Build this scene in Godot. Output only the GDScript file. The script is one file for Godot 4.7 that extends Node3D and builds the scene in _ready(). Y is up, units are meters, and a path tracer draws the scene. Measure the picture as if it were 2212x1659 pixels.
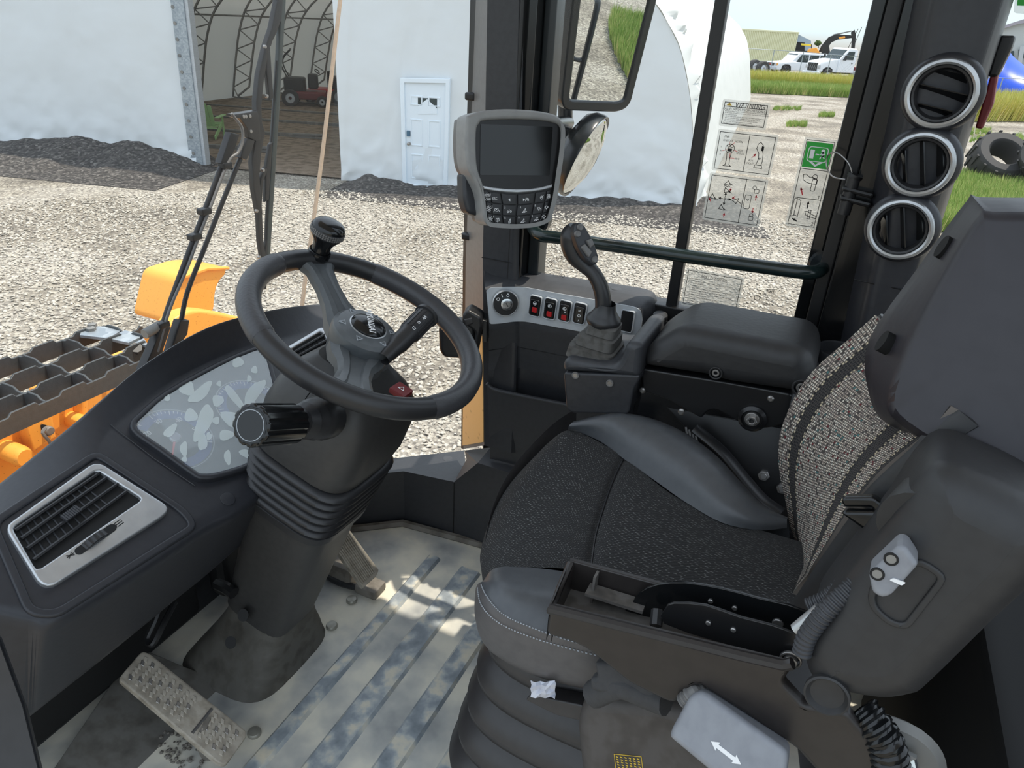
extends Node3D
# Cab of a wheel loader seen from its open door. x runs to the rear of the cab, y up, z towards the open door; the cab floor is y = 0.

const FOCAL := 1540.0                     # lens, in pixels of the 2212 x 1659 frame
const GROUND := -1.98
var eye := Vector3(0, 1.25, 0)
var turn := Basis.from_euler(Vector3(deg_to_rad(-27.0), deg_to_rad(23.4), deg_to_rad(3.4)))
var M := {}
var T := {}
var rng := RandomNumberGenerator.new()


# ---------------------------------------------------------------- where a sight line meets a plane of the place
func ray(x, y) -> Vector3:
	return turn * Vector3((x - 1106.0) / FOCAL, -(y - 829.5) / FOCAL, -1.0)

func onp(x, y, n: Vector3, p: Vector3) -> Vector3:
	var r := ray(x, y)
	return eye + r * ((p - eye).dot(n) / r.dot(n))

func ox(x, y, v) -> Vector3:
	return onp(x, y, Vector3.RIGHT, Vector3(v, 0, 0))

func oy(x, y, v) -> Vector3:
	return onp(x, y, Vector3.UP, Vector3(0, v, 0))

func oz(x, y, v) -> Vector3:
	return onp(x, y, Vector3.BACK, Vector3(0, 0, v))

func od(x, y, d) -> Vector3:
	return eye + ray(x, y) * d

# a plane's own axes: z along its normal, y as near to «up» as can be
func fr(p: Vector3, n: Vector3, up := Vector3.UP) -> Transform3D:
	n = n.normalized()
	var r := up.cross(n).normalized()
	return Transform3D(Basis(r, n.cross(r), n), p)

func axis(p: Vector3, y: Vector3, hint := Vector3.FORWARD) -> Transform3D:
	y = y.normalized()
	var r := y.cross(hint).normalized()
	return Transform3D(Basis(r, y, r.cross(y)), p)

func tr1(f: Transform3D, x, y) -> Vector2:
	var q: Vector3 = f.affine_inverse() * onp(x, y, f.basis.z, f.origin)
	return Vector2(q.x, q.y)

# an outline, read off as x, y, x, y ... and laid on the plane f
func trc(f: Transform3D, a: Array) -> PackedVector2Array:
	var out := PackedVector2Array()
	for i in range(0, a.size(), 2):
		out.append(tr1(f, a[i], a[i + 1]))
	if area(out) < 0:
		out.reverse()
	return out

func trl(f: Transform3D, a: Array) -> PackedVector2Array:
	var out := PackedVector2Array()
	for i in range(0, a.size(), 2):
		out.append(tr1(f, a[i], a[i + 1]))
	return out

func area(p: PackedVector2Array) -> float:
	var s := 0.0
	for i in p.size():
		s += p[i].cross(p[(i + 1) % p.size()])
	return s / 2.0


# ---------------------------------------------------------------- outlines
func roundp(p: PackedVector2Array, r: float, n := 4) -> PackedVector2Array:
	var out := PackedVector2Array()
	for i in p.size():
		var a := p[(i - 1 + p.size()) % p.size()]
		var b := p[i]
		var c := p[(i + 1) % p.size()]
		var k := minf(r, minf(a.distance_to(b), b.distance_to(c)) * 0.48)
		var s := b + (a - b).normalized() * k
		var e := b + (c - b).normalized() * k
		for j in n + 1:
			var t := float(j) / n
			out.append(s * (1 - t) * (1 - t) + b * 2 * t * (1 - t) + e * t * t)
	return out

func smooth2(p: PackedVector2Array, n := 4, closed := true) -> PackedVector2Array:
	var out := PackedVector2Array()
	var m := p.size()
	for i in (m if closed else m - 1):
		for j in n:
			var g := func(k): return p[(k + m) % m] if closed else p[clampi(k, 0, m - 1)]
			out.append(p[i].cubic_interpolate(g.call(i + 1), g.call(i - 1), g.call(i + 2), float(j) / n))
	if not closed:
		out.append(p[m - 1])
	return out

func smooth3(p: Array, n := 4, closed := false) -> PackedVector3Array:
	var out := PackedVector3Array()
	var m := p.size()
	for i in (m if closed else m - 1):
		var p0: Vector3 = p[(i - 1 + m) % m] if closed else p[maxi(i - 1, 0)]
		var p1: Vector3 = p[i]
		var p2: Vector3 = p[(i + 1) % m]
		var p3: Vector3 = p[(i + 2) % m] if closed else p[mini(i + 2, m - 1)]
		for j in n:
			out.append(p1.cubic_interpolate(p2, p0, p3, float(j) / n))
	if not closed:
		out.append(p[m - 1])
	return out

func resample(p: PackedVector2Array, n: int) -> PackedVector2Array:
	var total := 0.0
	for i in p.size():
		total += p[i].distance_to(p[(i + 1) % p.size()])
	var out := PackedVector2Array()
	var k := 0
	var done := 0.0
	for i in n:
		var want := total * i / n
		while done + p[k].distance_to(p[(k + 1) % p.size()]) < want and k < p.size() - 1:
			done += p[k].distance_to(p[(k + 1) % p.size()])
			k += 1
		var seg := p[k].distance_to(p[(k + 1) % p.size()])
		out.append(p[k].lerp(p[(k + 1) % p.size()], clampf((want - done) / maxf(seg, 1e-9), 0, 1)))
	return out

func inset(p: PackedVector2Array, d: float) -> PackedVector2Array:
	var out := PackedVector2Array()
	var m := p.size()
	for i in m:
		var e1 := (p[i] - p[(i - 1 + m) % m]).normalized()
		var e2 := (p[(i + 1) % m] - p[i]).normalized()
		var n1 := Vector2(-e1.y, e1.x)
		var n2 := Vector2(-e2.y, e2.x)
		var b := n1 + n2
		b = n1 if b.length() < 0.2 else b.normalized()
		out.append(p[i] + b * d / maxf(b.dot(n1), 0.45))
	# edges that a deep inset has turned round shrink to a point
	for pass_ in 6:
		var turned := false
		for i in m:
			var j := (i + 1) % m
			if (out[j] - out[i]).dot(p[j] - p[i]) < 0.0:
				var mid := (out[i] + out[j]) / 2.0
				out[i] = mid
				out[j] = mid
				turned = true
		if not turned:
			break
	return out

func rect(w, h, r := 0.0) -> PackedVector2Array:
	var p := PackedVector2Array([Vector2(-w / 2.0, -h / 2.0), Vector2(w / 2.0, -h / 2.0), Vector2(w / 2.0, h / 2.0), Vector2(-w / 2.0, h / 2.0)])
	return roundp(p, r) if r > 0 else p

func disc(r, n := 24, ry := 0.0) -> PackedVector2Array:
	var p := PackedVector2Array()
	for i in n:
		p.append(Vector2(cos(TAU * i / n) * r, sin(TAU * i / n) * (ry if ry > 0 else r)))
	return p

func lift(f: Transform3D, p: PackedVector2Array, z := 0.0) -> PackedVector3Array:
	var out := PackedVector3Array()
	for q in p:
		out.append(f * Vector3(q.x, q.y, z))
	return out


# ---------------------------------------------------------------- a mesh being put together (outward faces run counter-clockwise here)
class Mb:
	var v := PackedVector3Array()
	var uv := PackedVector2Array()
	var xf := Transform3D()

	func tri(a: Vector3, b: Vector3, c: Vector3, ua := Vector2.ZERO, ub := Vector2.ZERO, uc := Vector2.ZERO) -> void:
		v.append(xf * a); v.append(xf * b); v.append(xf * c)
		uv.append(ua); uv.append(ub); uv.append(uc)

	func quad(a: Vector3, b: Vector3, c: Vector3, d: Vector3, ua := Vector2.ZERO, ub := Vector2.ZERO, uc := Vector2.ZERO, ud := Vector2.ZERO) -> void:
		tri(a, b, c, ua, ub, uc)
		tri(a, c, d, ua, uc, ud)

	func cap(p: PackedVector2Array, z: float, up: bool) -> void:
		var w := PackedVector2Array()
		for q in p:
			if w.is_empty() or (w[w.size() - 1].distance_to(q) > 1e-6 and w[0].distance_to(q) > 1e-6):
				w.append(q)
		if w.size() < 3:
			return
		p = w
		var t := Geometry2D.triangulate_polygon(p)
		if t.is_empty():
			for clean in Geometry2D.offset_polygon(p, -0.00002):
				if clean.size() != p.size() or clean != p:
					cap_plain(clean, z, up)
			return
		cap_tris(p, t, z, up)

	func cap_plain(p: PackedVector2Array, z: float, up: bool) -> void:
		cap_tris(p, Geometry2D.triangulate_polygon(p), z, up)

	func cap_tris(p: PackedVector2Array, t: PackedInt32Array, z: float, up: bool) -> void:
		for i in range(0, t.size(), 3):
			var a := p[t[i]]
			var b := p[t[i + 1]]
			var c := p[t[i + 2]]
			if ((b - a).cross(c - a) > 0) != up:
				var s := b
				b = c
				c = s
			tri(Vector3(a.x, a.y, z), Vector3(b.x, b.y, z), Vector3(c.x, c.y, z), a, b, c)

	func band(a: PackedVector3Array, b: PackedVector3Array, closed := true) -> void:
		var m := a.size()
		for i in (m if closed else m - 1):
			var j := (i + 1) % m
			quad(a[i], a[j], b[j], b[i])

	func mesh(crease := 38.0) -> ArrayMesh:
		var n := v.size() / 3
		var fn := PackedVector3Array()
		var at := {}
		fn.resize(n)
		var key := []
		key.resize(v.size())
		for i in n:
			fn[i] = (v[i * 3 + 1] - v[i * 3]).cross(v[i * 3 + 2] - v[i * 3])
			for k in 3:
				var q := Vector3i((v[i * 3 + k] * 20000.0).round())
				key[i * 3 + k] = q
				if at.has(q):
					at[q].append(i)
				else:
					at[q] = [i]
		var lim := cos(deg_to_rad(crease))
		var nn := PackedVector3Array()
		var vv := PackedVector3Array()
		var uu := PackedVector2Array()
		var fu := PackedVector3Array()
		fu.resize(n)
		for i in n:
			fu[i] = fn[i].normalized()
		var ix := PackedInt32Array()
		var seen := {}
		for i in n:
			for k in [0, 2, 1]:
				var s := Vector3.ZERO
				for j in at[key[i * 3 + k]]:
					if fu[i].dot(fu[j]) > lim:
						s += fn[j]
				s = s.normalized()
				var id := [key[i * 3 + k], Vector3i((s * 500.0).round()), Vector2i((uv[i * 3 + k] * 20000.0).round())]
				if not seen.has(id):
					seen[id] = vv.size()
					vv.append(v[i * 3 + k])
					uu.append(uv[i * 3 + k])
					nn.append(s)
				ix.append(seen[id])
		var ar := []
		ar.resize(Mesh.ARRAY_MAX)
		ar[Mesh.ARRAY_VERTEX] = vv
		ar[Mesh.ARRAY_NORMAL] = nn
		ar[Mesh.ARRAY_TEX_UV] = uu
		ar[Mesh.ARRAY_INDEX] = ix
		var m := ArrayMesh.new()
		m.add_surface_from_arrays(Mesh.PRIMITIVE_TRIANGLES, ar)
		return m

func mb(xf := Transform3D()) -> Mb:
	var b := Mb.new()
	b.xf = xf
	return b

# a plate: outline p in the plane of b.xf, from z0 up to z1, edges rounded by bev (at both faces if both)
func slab(b: Mb, p: PackedVector2Array, z0: float, z1: float, bev := 0.0, seg := 3, both := false) -> Mb:
	if area(p) < 0:
		p.reverse()
	var lay := []
	if both and bev > 0:
		for i in seg:
			var t := PI / 2 * (1 - float(i) / seg)
			lay.append([bev * (1 - cos(t)), z0 + bev - bev * sin(t)])
	lay.append([0.0, z0 + (bev if both else 0.0)])
	if bev > 0:
		for i in seg + 1:
			var t := PI / 2 * i / seg
			lay.append([bev * (1 - cos(t)), z1 - bev + bev * sin(t)])
	else:
		lay.append([0.0, z1])
	var last := PackedVector3Array()
	for k in lay.size():
		var q: PackedVector2Array = inset(p, lay[k][0]) if lay[k][0] > 0 else p
		var ring := PackedVector3Array()
		for w in q:
			ring.append(Vector3(w.x, w.y, lay[k][1]))
		if k == 0:
			b.cap(q, lay[k][1], false)
		else:
			b.band(last, ring)
		if k == lay.size() - 1:
			b.cap(q, lay[k][1], true)
		last = ring
	return b

# a frame: the plate between two outlines
func hoop(b: Mb, outer: PackedVector2Array, inner: PackedVector2Array, z0: float, z1: float, bev := 0.0, seg := 3) -> Mb:
	if area(outer) < 0:
		outer.reverse()
	if area(inner) < 0:
		inner.reverse()
	if outer.size() != inner.size():
		var n := maxi(outer.size(), inner.size()) * 2
		outer = resample(outer, n)
		inner = resample(inner, n)
		var best := 0
		for i in n:
			if inner[i].distance_to(outer[0]) < inner[best].distance_to(outer[0]):
				best = i
		var turned := PackedVector2Array()
		for i in n:
			turned.append(inner[(i + best) % n])
		inner = turned
	var rings := [[outer, z0]]
	if bev > 0:
		for i in seg + 1:
			var t := PI / 2 * i / seg
			rings.append([inset(outer, bev * (1 - cos(t))), z1 - bev + bev * sin(t)])
		for i in seg + 1:
			var t := PI / 2 * (1 - float(i) / seg)
			rings.append([inset(inner, -bev * (1 - cos(t))), z1 - bev + bev * sin(t)])
	else:
		rings.append([outer, z1])
		rings.append([inner, z1])
	rings.append([inner, z0])
	rings.append([outer, z0])
	for k in rings.size() - 1:
		var a := PackedVector3Array()
		var c := PackedVector3Array()
		for w in rings[k][0]:
			a.append(Vector3(w.x, w.y, rings[k][1]))
		for w in rings[k + 1][0]:
			c.append(Vector3(w.x, w.y, rings[k + 1][1]))
		b.band(a, c)
	return b

func box(b: Mb, at: Vector3, size: Vector3, bev := 0.0, bas := Basis()) -> Mb:
	var keep := b.xf
	b.xf = keep * Transform3D(bas, at)
	slab(b, rect(size.x, size.y, 0.0) if bev <= 0 else roundp(rect(size.x, size.y), bev, 2), -size.z / 2, size.z / 2, bev, 2, true)
	b.xf = keep
	return b

func loft(b: Mb, rings: Array, caps := true) -> Mb:
	for k in rings.size() - 1:
		b.band(rings[k], rings[k + 1])
	if caps:
		for e in [0, rings.size() - 1]:
			var c := Vector3.ZERO
			var m: int = rings[e].size()
			for q in rings[e]:
				c += q / m
			for i in m:
				var p0: Vector3 = rings[e][i]
				var p1: Vector3 = rings[e][(i + 1) % m]
				if e == 0:
					b.tri(c, p1, p0)
				else:
					b.tri(c, p0, p1)
	return b

# a rod along a path; r is one radius or one for each point; flat squeezes it across «up»
func tube(b: Mb, path, r, n := 8, closed := false, flat := 1.0, up := Vector3.UP) -> Mb:
	var rings := []
	var m: int = path.size()
	var side := Vector3.ZERO
	for i in m:
		var a: Vector3 = path[(i - 1 + m) % m] if closed else path[maxi(i - 1, 0)]
		var c: Vector3 = path[(i + 1) % m] if closed else path[mini(i + 1, m - 1)]
		var d := (c - a).normalized()
		if side == Vector3.ZERO:
			side = d.cross(up if absf(d.dot(up)) < 0.97 else Vector3.RIGHT).normalized()
		side = (side - d * side.dot(d)).normalized()
		var o := side.cross(d).normalized()
		var rad: float = r[i] if r is Array or r is PackedFloat32Array else r
		var ring := PackedVector3Array()
		for k in n:
			var t := TAU * k / n
			ring.append(path[i] + side * cos(t) * rad + o * sin(t) * rad * flat)
		ring.reverse()
		rings.append(ring)
	if closed:
		rings.append(rings[0])
	return loft(b, rings, not closed)

# turned about the y axis of b.xf; profile points are (radius, height), listed upwards
func lathe(b: Mb, prof: Array, n := 24, sx := 1.0, sz := 1.0) -> Mb:
	var rings := []
	for p in prof:
		var ring := PackedVector3Array()
		for k in n:
			var t := -TAU * k / n
			ring.append(Vector3(cos(t) * p[0] * sx, p[1], sin(t) * p[0] * sz))
		rings.append(ring)
	return loft(b, rings, false)

# a sheet through rows of points; t gives it thickness on the side away from its face
func sheet(b: Mb, rows: Array, t := 0.0) -> Mb:
	var nr := rows.size()
	var nc: int = rows[0].size()
	var g := []
	for i in nr:
		var nrm := PackedVector3Array()
		for j in nc:
			var du: Vector3 = rows[i][mini(j + 1, nc - 1)] - rows[i][maxi(j - 1, 0)]
			var dv: Vector3 = rows[mini(i + 1, nr - 1)][j] - rows[maxi(i - 1, 0)][j]
			nrm.append(rows[i][j] - du.cross(dv).normalized() * t)
		g.append(nrm)
	for i in nr - 1:
		for j in nc - 1:
			var q := func(r, c): return Vector2(float(c) / (nc - 1), float(r) / (nr - 1))
			b.quad(rows[i][j], rows[i][j + 1], rows[i + 1][j + 1], rows[i + 1][j], q.call(i, j), q.call(i, j + 1), q.call(i + 1, j + 1), q.call(i + 1, j))
			if t > 0:
				b.quad(g[i][j], g[i + 1][j], g[i + 1][j + 1], g[i][j + 1], q.call(i, j), q.call(i + 1, j), q.call(i + 1, j + 1), q.call(i, j + 1))
	if t > 0:
		for i in nr - 1:
			b.quad(rows[i][0], rows[i + 1][0], g[i + 1][0], g[i][0])
			b.quad(rows[i + 1][nc - 1], rows[i][nc - 1], g[i][nc - 1], g[i + 1][nc - 1])
		for j in nc - 1:
			b.quad(rows[0][j + 1], rows[0][j], g[0][j], g[0][j + 1])
			b.quad(rows[nr - 1][j], rows[nr - 1][j + 1], g[nr - 1][j + 1], g[nr - 1][j])
	return b

# rows through a few given rows, smooth both ways
func fair(rows: Array, nu := 4, nv := 4) -> Array:
	var wide := []
	for r in rows:
		wide.append(smooth3(r, nu))
	var out := []
	var cols := []
	for j in wide[0].size():
		var c := []
		for r in wide:
			c.append(r[j])
		cols.append(smooth3(c, nv))
	for i in cols[0].size():
		var row := PackedVector3Array()
		for c in cols:
			row.append(c[i])
		out.append(row)
	return out

func words(text: String, size: float, depth := 0.0004, font := "Droid Sans") -> TextMesh:
	var t := TextMesh.new()
	t.text = text
	var f := SystemFont.new()
	f.font_names = PackedStringArray([font])
	t.font = f
	t.font_size = 24
	t.pixel_size = size / 24.0
	t.depth = depth
	t.curve_step = 3.0
	return t


# ---------------------------------------------------------------- naming and placing
var names := {}

func obj(called: String, mesh, material: Material, parent: Node = self, xf := Transform3D()) -> MeshInstance3D:
	var o := MeshInstance3D.new()
	o.name = called
	o.mesh = mesh.mesh() if mesh is Mb else mesh
	o.material_override = material
	put(o, parent)
	o.global_transform = xf
	return o

func put(o: Node3D, parent: Node) -> void:
	if parent == self:
		if names.has(str(o.name)):
			names[str(o.name)] += 1
			o.name = "%s_%03d" % [o.name, names[str(o.name)]]
		else:
			names[str(o.name)] = 0
	parent.add_child(o, true)

func thing(called: String, label: String, category: String, at := Vector3.ZERO, group := "") -> Node3D:
	var o := Node3D.new()
	o.name = called
	put(o, self)
	o.position = at
	tag(o, label, category, group)
	return o

func tag(o: Node3D, label: String, category: String, group := "", kind := "") -> Node3D:
	o.set_meta("label", label)
	o.set_meta("category", category)
	if group:
		o.set_meta("group", group)
	if kind:
		o.set_meta("kind", kind)
	return o

func struct(called: String, mesh, material: Material, label: String, category: String) -> MeshInstance3D:
	var o := obj(called, mesh, material)
	tag(o, label, category, "", "structure")
	return o

func copy(o: Node3D, at: Transform3D, label := "") -> Node3D:
	var c: Node3D = o.duplicate()
	c.name = str(o.name).rstrip("0123456789").trim_suffix("_")
	put(c, self)
	c.global_transform = at
	if label:
		c.set_meta("label", label)
	return c


# ---------------------------------------------------------------- materials
func noise(kind: String, size := 512, freq := 0.02, oct := 3, ramp = null, seed_ := 1, bump := 0.0) -> NoiseTexture2D:
	var n := FastNoiseLite.new()
	n.seed = seed_
	n.frequency = freq
	n.fractal_octaves = oct
	n.fractal_type = FastNoiseLite.FRACTAL_FBM if oct > 1 else FastNoiseLite.FRACTAL_NONE
	if kind == "cell":
		n.noise_type = FastNoiseLite.TYPE_CELLULAR
		n.cellular_return_type = FastNoiseLite.RETURN_DISTANCE
	elif kind == "stone":
		n.noise_type = FastNoiseLite.TYPE_CELLULAR
		n.cellular_return_type = FastNoiseLite.RETURN_CELL_VALUE
	else:
		n.noise_type = FastNoiseLite.TYPE_SIMPLEX_SMOOTH
	var t := NoiseTexture2D.new()
	t.width = size
	t.height = size
	t.seamless = true
	t.noise = n
	if ramp != null:
		var g := Gradient.new()
		g.offsets = PackedFloat32Array(ramp[0])
		g.colors = PackedColorArray(ramp[1])
		t.color_ramp = g
	if bump > 0:
		t.as_normal_map = true
		t.bump_strength = bump
	return t

func mat(called: String, c: Color, rough := 0.5, metal := 0.0) -> StandardMaterial3D:
	var m := StandardMaterial3D.new()
	m.resource_name = called
	m.albedo_color = c
	m.roughness = rough
	m.metallic = metal
	M[called] = m
	return m

func tex(m: StandardMaterial3D, albedo, relief = null, scale := 1.0, height := 0.02, world := false) -> StandardMaterial3D:
	m.uv1_triplanar = true
	m.uv1_world_triplanar = world
	m.uv1_scale = Vector3.ONE * scale
	if albedo:
		m.albedo_texture = albedo
	if relief:
		m.heightmap_enabled = true
		m.heightmap_texture = relief
		m.heightmap_scale = height
	return m


func _ready() -> void:
	rng.seed = 7
	# ---- camera, sky, sun, exposure
	var cam := Camera3D.new()
	cam.name = "camera"
	cam.fov = rad_to_deg(2.0 * atan(829.5 / FOCAL))
	cam.near = 0.02
	cam.far = 400.0
	add_child(cam)
	cam.transform = Transform3D(turn, eye)
	cam.current = true
	var we := WorldEnvironment.new()
	we.name = "sky_and_air"
	var env := Environment.new()
	var sk := ProceduralSkyMaterial.new()
	sk.sky_top_color = Color(0.83, 0.88, 0.935)
	sk.sky_horizon_color = Color(0.745, 0.81, 0.825)
	sk.sky_curve = 0.12
	sk.ground_horizon_color = Color(0.72, 0.72, 0.70)
	sk.ground_bottom_color = Color(0.5, 0.49, 0.46)
	sk.sky_energy_multiplier = 1.0
	sk.sun_angle_max = 1.0
	var sky := Sky.new()
	sky.sky_material = sk
	env.background_mode = Environment.BG_SKY
	env.sky = sky
	env.tonemap_mode = Environment.TONE_MAPPER_LINEAR
	env.tonemap_exposure = 1.7
	env.sdfgi_enabled = true
	env.ssao_enabled = true
	env.ssil_enabled = true
	we.environment = env
	add_child(we)
	var sun := DirectionalLight3D.new()
	sun.name = "sun"
	sun.light_color = Color(1.0, 0.965, 0.9)
	sun.light_energy = 0.88
	sun.light_angular_distance = 0.6
	sun.shadow_enabled = true
	sun.sky_mode = DirectionalLight3D.SKY_MODE_LIGHT_ONLY
	add_child(sun)
	sun.look_at_from_position(Vector3.ZERO, -Vector3(0.25, 1.0, -0.245), Vector3.UP)
	stuff()
	yard()
	shell()
	dash()
	column()
	console()
	screens()
	pillar_vents()
	seat()
	armrests()
	outside_machine()
	far_yard()


func stuff() -> void:
	var W := Color.WHITE
	T.grain = noise("cell", 256, 0.06, 1, null, 3)
	T.fine = noise("smooth", 256, 0.09, 2, null, 5)
	T.cloud = noise("smooth", 512, 0.012, 4, [[0.0, 0.42, 0.6, 1.0], [Color(0.90, 0.90, 0.90), Color(0.955, 0.955, 0.955), Color(0.985, 0.985, 0.98), W]], 9)
	T.dust = noise("smooth", 1024, 0.0045, 5, [[0.0, 0.30, 0.5, 0.66, 1.0], [Color(0.52, 0.53, 0.53), Color(0.67, 0.67, 0.65), Color(0.75, 0.74, 0.70), Color(0.82, 0.80, 0.74), Color(0.88, 0.85, 0.77)]], 14)
	T.ribdust = noise("smooth", 512, 0.012, 6, [[0.0, 0.4, 0.58, 0.72, 1.0], [Color(0.42, 0.45, 0.47), Color(0.54, 0.57, 0.59), Color(0.66, 0.675, 0.67), Color(0.77, 0.75, 0.69), Color(0.83, 0.79, 0.70)]], 21)
	T.gravel = noise("stone", 1024, 0.07, 1, [[0.0, 0.25, 0.6, 0.85, 1.0], [Color(0.50, 0.48, 0.46), Color(0.64, 0.62, 0.59), Color(0.74, 0.72, 0.68), Color(0.84, 0.82, 0.78), Color(0.93, 0.92, 0.88)]], 4)
	T.gravelbump = noise("cell", 1024, 0.07, 2, null, 4)
	T.dark_gravel = noise("stone", 512, 0.07, 1, [[0.0, 0.5, 0.85, 1.0], [Color(0.26, 0.25, 0.25), Color(0.38, 0.37, 0.36), Color(0.52, 0.50, 0.49), Color(0.72, 0.71, 0.69)]], 6)
	T.mottle = noise("smooth", 1024, 0.006, 4, [[0.0, 0.4, 0.6, 1.0], [Color(0.70, 0.69, 0.68), Color(0.90, 0.89, 0.87), W, W]], 31)
	T.specks = noise("cell", 512, 0.035, 1, [[0.0, 0.035, 0.06, 1.0], [Color(0.50, 0.38, 0.27), Color(0.82, 0.75, 0.66), W, W]], 41)
	T.galv = noise("stone", 256, 0.04, 1, [[0.0, 1.0], [Color(0.8, 0.82, 0.84), W]], 12)
	T.cloth = noise("smooth", 512, 0.006, 4, null, 17)
	T.rubber_pit = noise("cell", 256, 0.11, 1, null, 8)
	T.grass = noise("smooth", 512, 0.03, 5, [[0.0, 0.4, 0.55, 0.7, 1.0], [Color(0.30, 0.38, 0.14), Color(0.45, 0.55, 0.22), Color(0.58, 0.66, 0.32), Color(0.74, 0.72, 0.42), Color(0.8, 0.76, 0.5)]], 51)

	var pl := func(called, c, rough, h := 0.012, k := 9.0): return tex(mat(called, c, rough), T.cloud, T.grain, k, h)
	pl.call("plastic", Color(0.19, 0.195, 0.21), 0.42)
	pl.call("plastic_soft", Color(0.235, 0.24, 0.255), 0.48)
	pl.call("plastic_dash", Color(0.17, 0.175, 0.195), 0.42)
	pl.call("plastic_grey", Color(0.44, 0.435, 0.43), 0.38, 0.008)
	pl.call("plastic_column", Color(0.22, 0.217, 0.215), 0.46)
	pl.call("plastic_pad", Color(0.185, 0.185, 0.19), 0.5, 0.02, 7.0)
	pl.call("leather", Color(0.32, 0.33, 0.345), 0.36, 0.014, 7.0)
	pl.call("leather_side", Color(0.36, 0.35, 0.352), 0.45, 0.014, 7.0)
	pl.call("rubber", Color(0.165, 0.165, 0.172), 0.38, 0.006)
	pl.call("bellows", Color(0.215, 0.208, 0.21), 0.4, 0.006)
	mat("lining", Color(0.86, 0.86, 0.85), 0.8)
	mat("black", Color(0.10, 0.10, 0.105), 0.4)
	mat("black_gloss", Color(0.075, 0.08, 0.085), 0.16)
	mat("black_paint", Color(0.13, 0.15, 0.16), 0.25)
	mat("void", Color(0.04, 0.04, 0.042), 0.7)
	mat("bracket", Color(0.11, 0.11, 0.115), 0.3)
	tex(mat("silver", Color(0.74, 0.76, 0.78), 0.42, 0.25), T.cloud, null, 4.0)
	mat("chrome", Color(0.86, 0.87, 0.88), 0.16, 1.0)
	tex(mat("satin", Color(0.78, 0.79, 0.80), 0.35, 0.75), T.cloud, null, 4.0)
	mat("steel", Color(0.62, 0.61, 0.60), 0.34, 0.8)
	tex(mat("galvanized", Color(0.70, 0.73, 0.75), 0.45, 0.45), T.galv, null, 3.0)
	tex(mat("truss_steel", Color(0.56, 0.55, 0.53), 0.55, 0.3), T.galv, null, 1.0)
	mat("red_plastic", Color(0.72, 0.10, 0.12), 0.35)
	mat("dark_red", Color(0.42, 0.12, 0.13), 0.45)
	mat("white_print", Color(0.93, 0.93, 0.93), 0.6)
	mat("grey_print", Color(0.62, 0.64, 0.66), 0.6)
	mat("black_print", Color(0.06, 0.06, 0.06), 0.6)
	mat("red_print", Color(0.80, 0.22, 0.25), 0.6)
	mat("yellow_print", Color(0.78, 0.65, 0.22), 0.6)
	mat("green_sign", Color(0.15, 0.66, 0.22), 0.5)
	tex(mat("bounce_tint", Color(0.96, 0.74, 0.45), 0.42), T.specks, null, 1.0)  # pillar strip: orange of the bounced light put into the colour
	tex(mat("orange", Color(0.96, 0.665, 0.27), 0.42), T.specks, null, 2.2)
	tex(mat("grate", Color(0.27, 0.285, 0.295), 0.55, 0.2), T.cloud, T.fine, 6.0, 0.03)
	tex(mat("pedal", Color(0.66, 0.63, 0.58), 0.62, 0.15), T.mottle, T.fine, 5.0, 0.05)
	tex(mat("stud", Color(0.58, 0.57, 0.53), 0.4, 0.3), T.cloud, null, 8.0)
	tex(mat("mat_rubber", W, 0.75), T.dust, T.rubber_pit, 1.1, 0.10)
	tex(mat("rib_rubber", W, 0.6), T.ribdust, T.fine, 2.4, 0.05)
	tex(mat("dusty", Color(0.46, 0.44, 0.41), 0.7), T.mottle, T.fine, 3.0, 0.03)
	var g := tex(mat("gravel", Color(0.86, 0.85, 0.835), 0.9), T.gravel, T.gravelbump, 0.42, 2.4, true)
	g.detail_enabled = true
	g.detail_blend_mode = BaseMaterial3D.BLEND_MODE_MUL
	g.detail_albedo = T.mottle
	g.detail_uv_layer = BaseMaterial3D.DETAIL_UV_2
	g.uv2_triplanar = true
	g.uv2_world_triplanar = true
	g.uv2_scale = Vector3.ONE * 0.06
	tex(mat("dark_gravel", Color(0.8, 0.79, 0.78), 0.9), T.dark_gravel, T.gravelbump, 0.6, 4.0, true)
	tex(mat("dirt_floor", Color(0.56, 0.50, 0.44), 0.95), T.mottle, T.gravelbump, 0.5, 2.0, true)
	tex(mat("grass_ground", W, 0.95), T.grass, T.fine, 0.3, 5.0, true)
	mat("pebble", Color(0.76, 0.74, 0.70), 0.85)
	var f := tex(mat("tent_fabric", Color(0.93, 0.955, 0.97), 0.5), null, T.cloth, 0.22, 3.0)
	f.backlight_enabled = true
	f.backlight = Color(0.75, 0.76, 0.76)
	var f2 := tex(mat("tent_cover", Color(0.82, 0.835, 0.83), 0.55), null, T.cloth, 0.22, 3.0)
	f2.backlight_enabled = true
	f2.backlight = Color(0.5, 0.5, 0.48)
	mat("door_white", Color(0.88, 0.92, 0.95), 0.4)
	mat("screen_glass", Color(0.05, 0.055, 0.055), 0.12)
	mat("mirror", Color(0.86, 0.88, 0.88), 0.0, 1.0)
	mat("tyre", Color(0.19, 0.19, 0.195), 0.75)
	mat("car_white", Color(0.90, 0.92, 0.94), 0.25)
	mat("car_glass", Color(0.18, 0.24, 0.25), 0.1)
	var gl := mat("glass", Color(1, 1, 1, 0.02), 0.0)
	gl.transparency = BaseMaterial3D.TRANSPARENCY_ALPHA
	gl.metallic_specular = 0.16
	var lens := mat("clear_lens", Color(0.92, 0.96, 1.0, 0.06), 0.02)
	lens.transparency = BaseMaterial3D.TRANSPARENCY_ALPHA
	var film := mat("film", Color(0.95, 0.98, 0.97, 0.36), 0.4)
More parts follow.
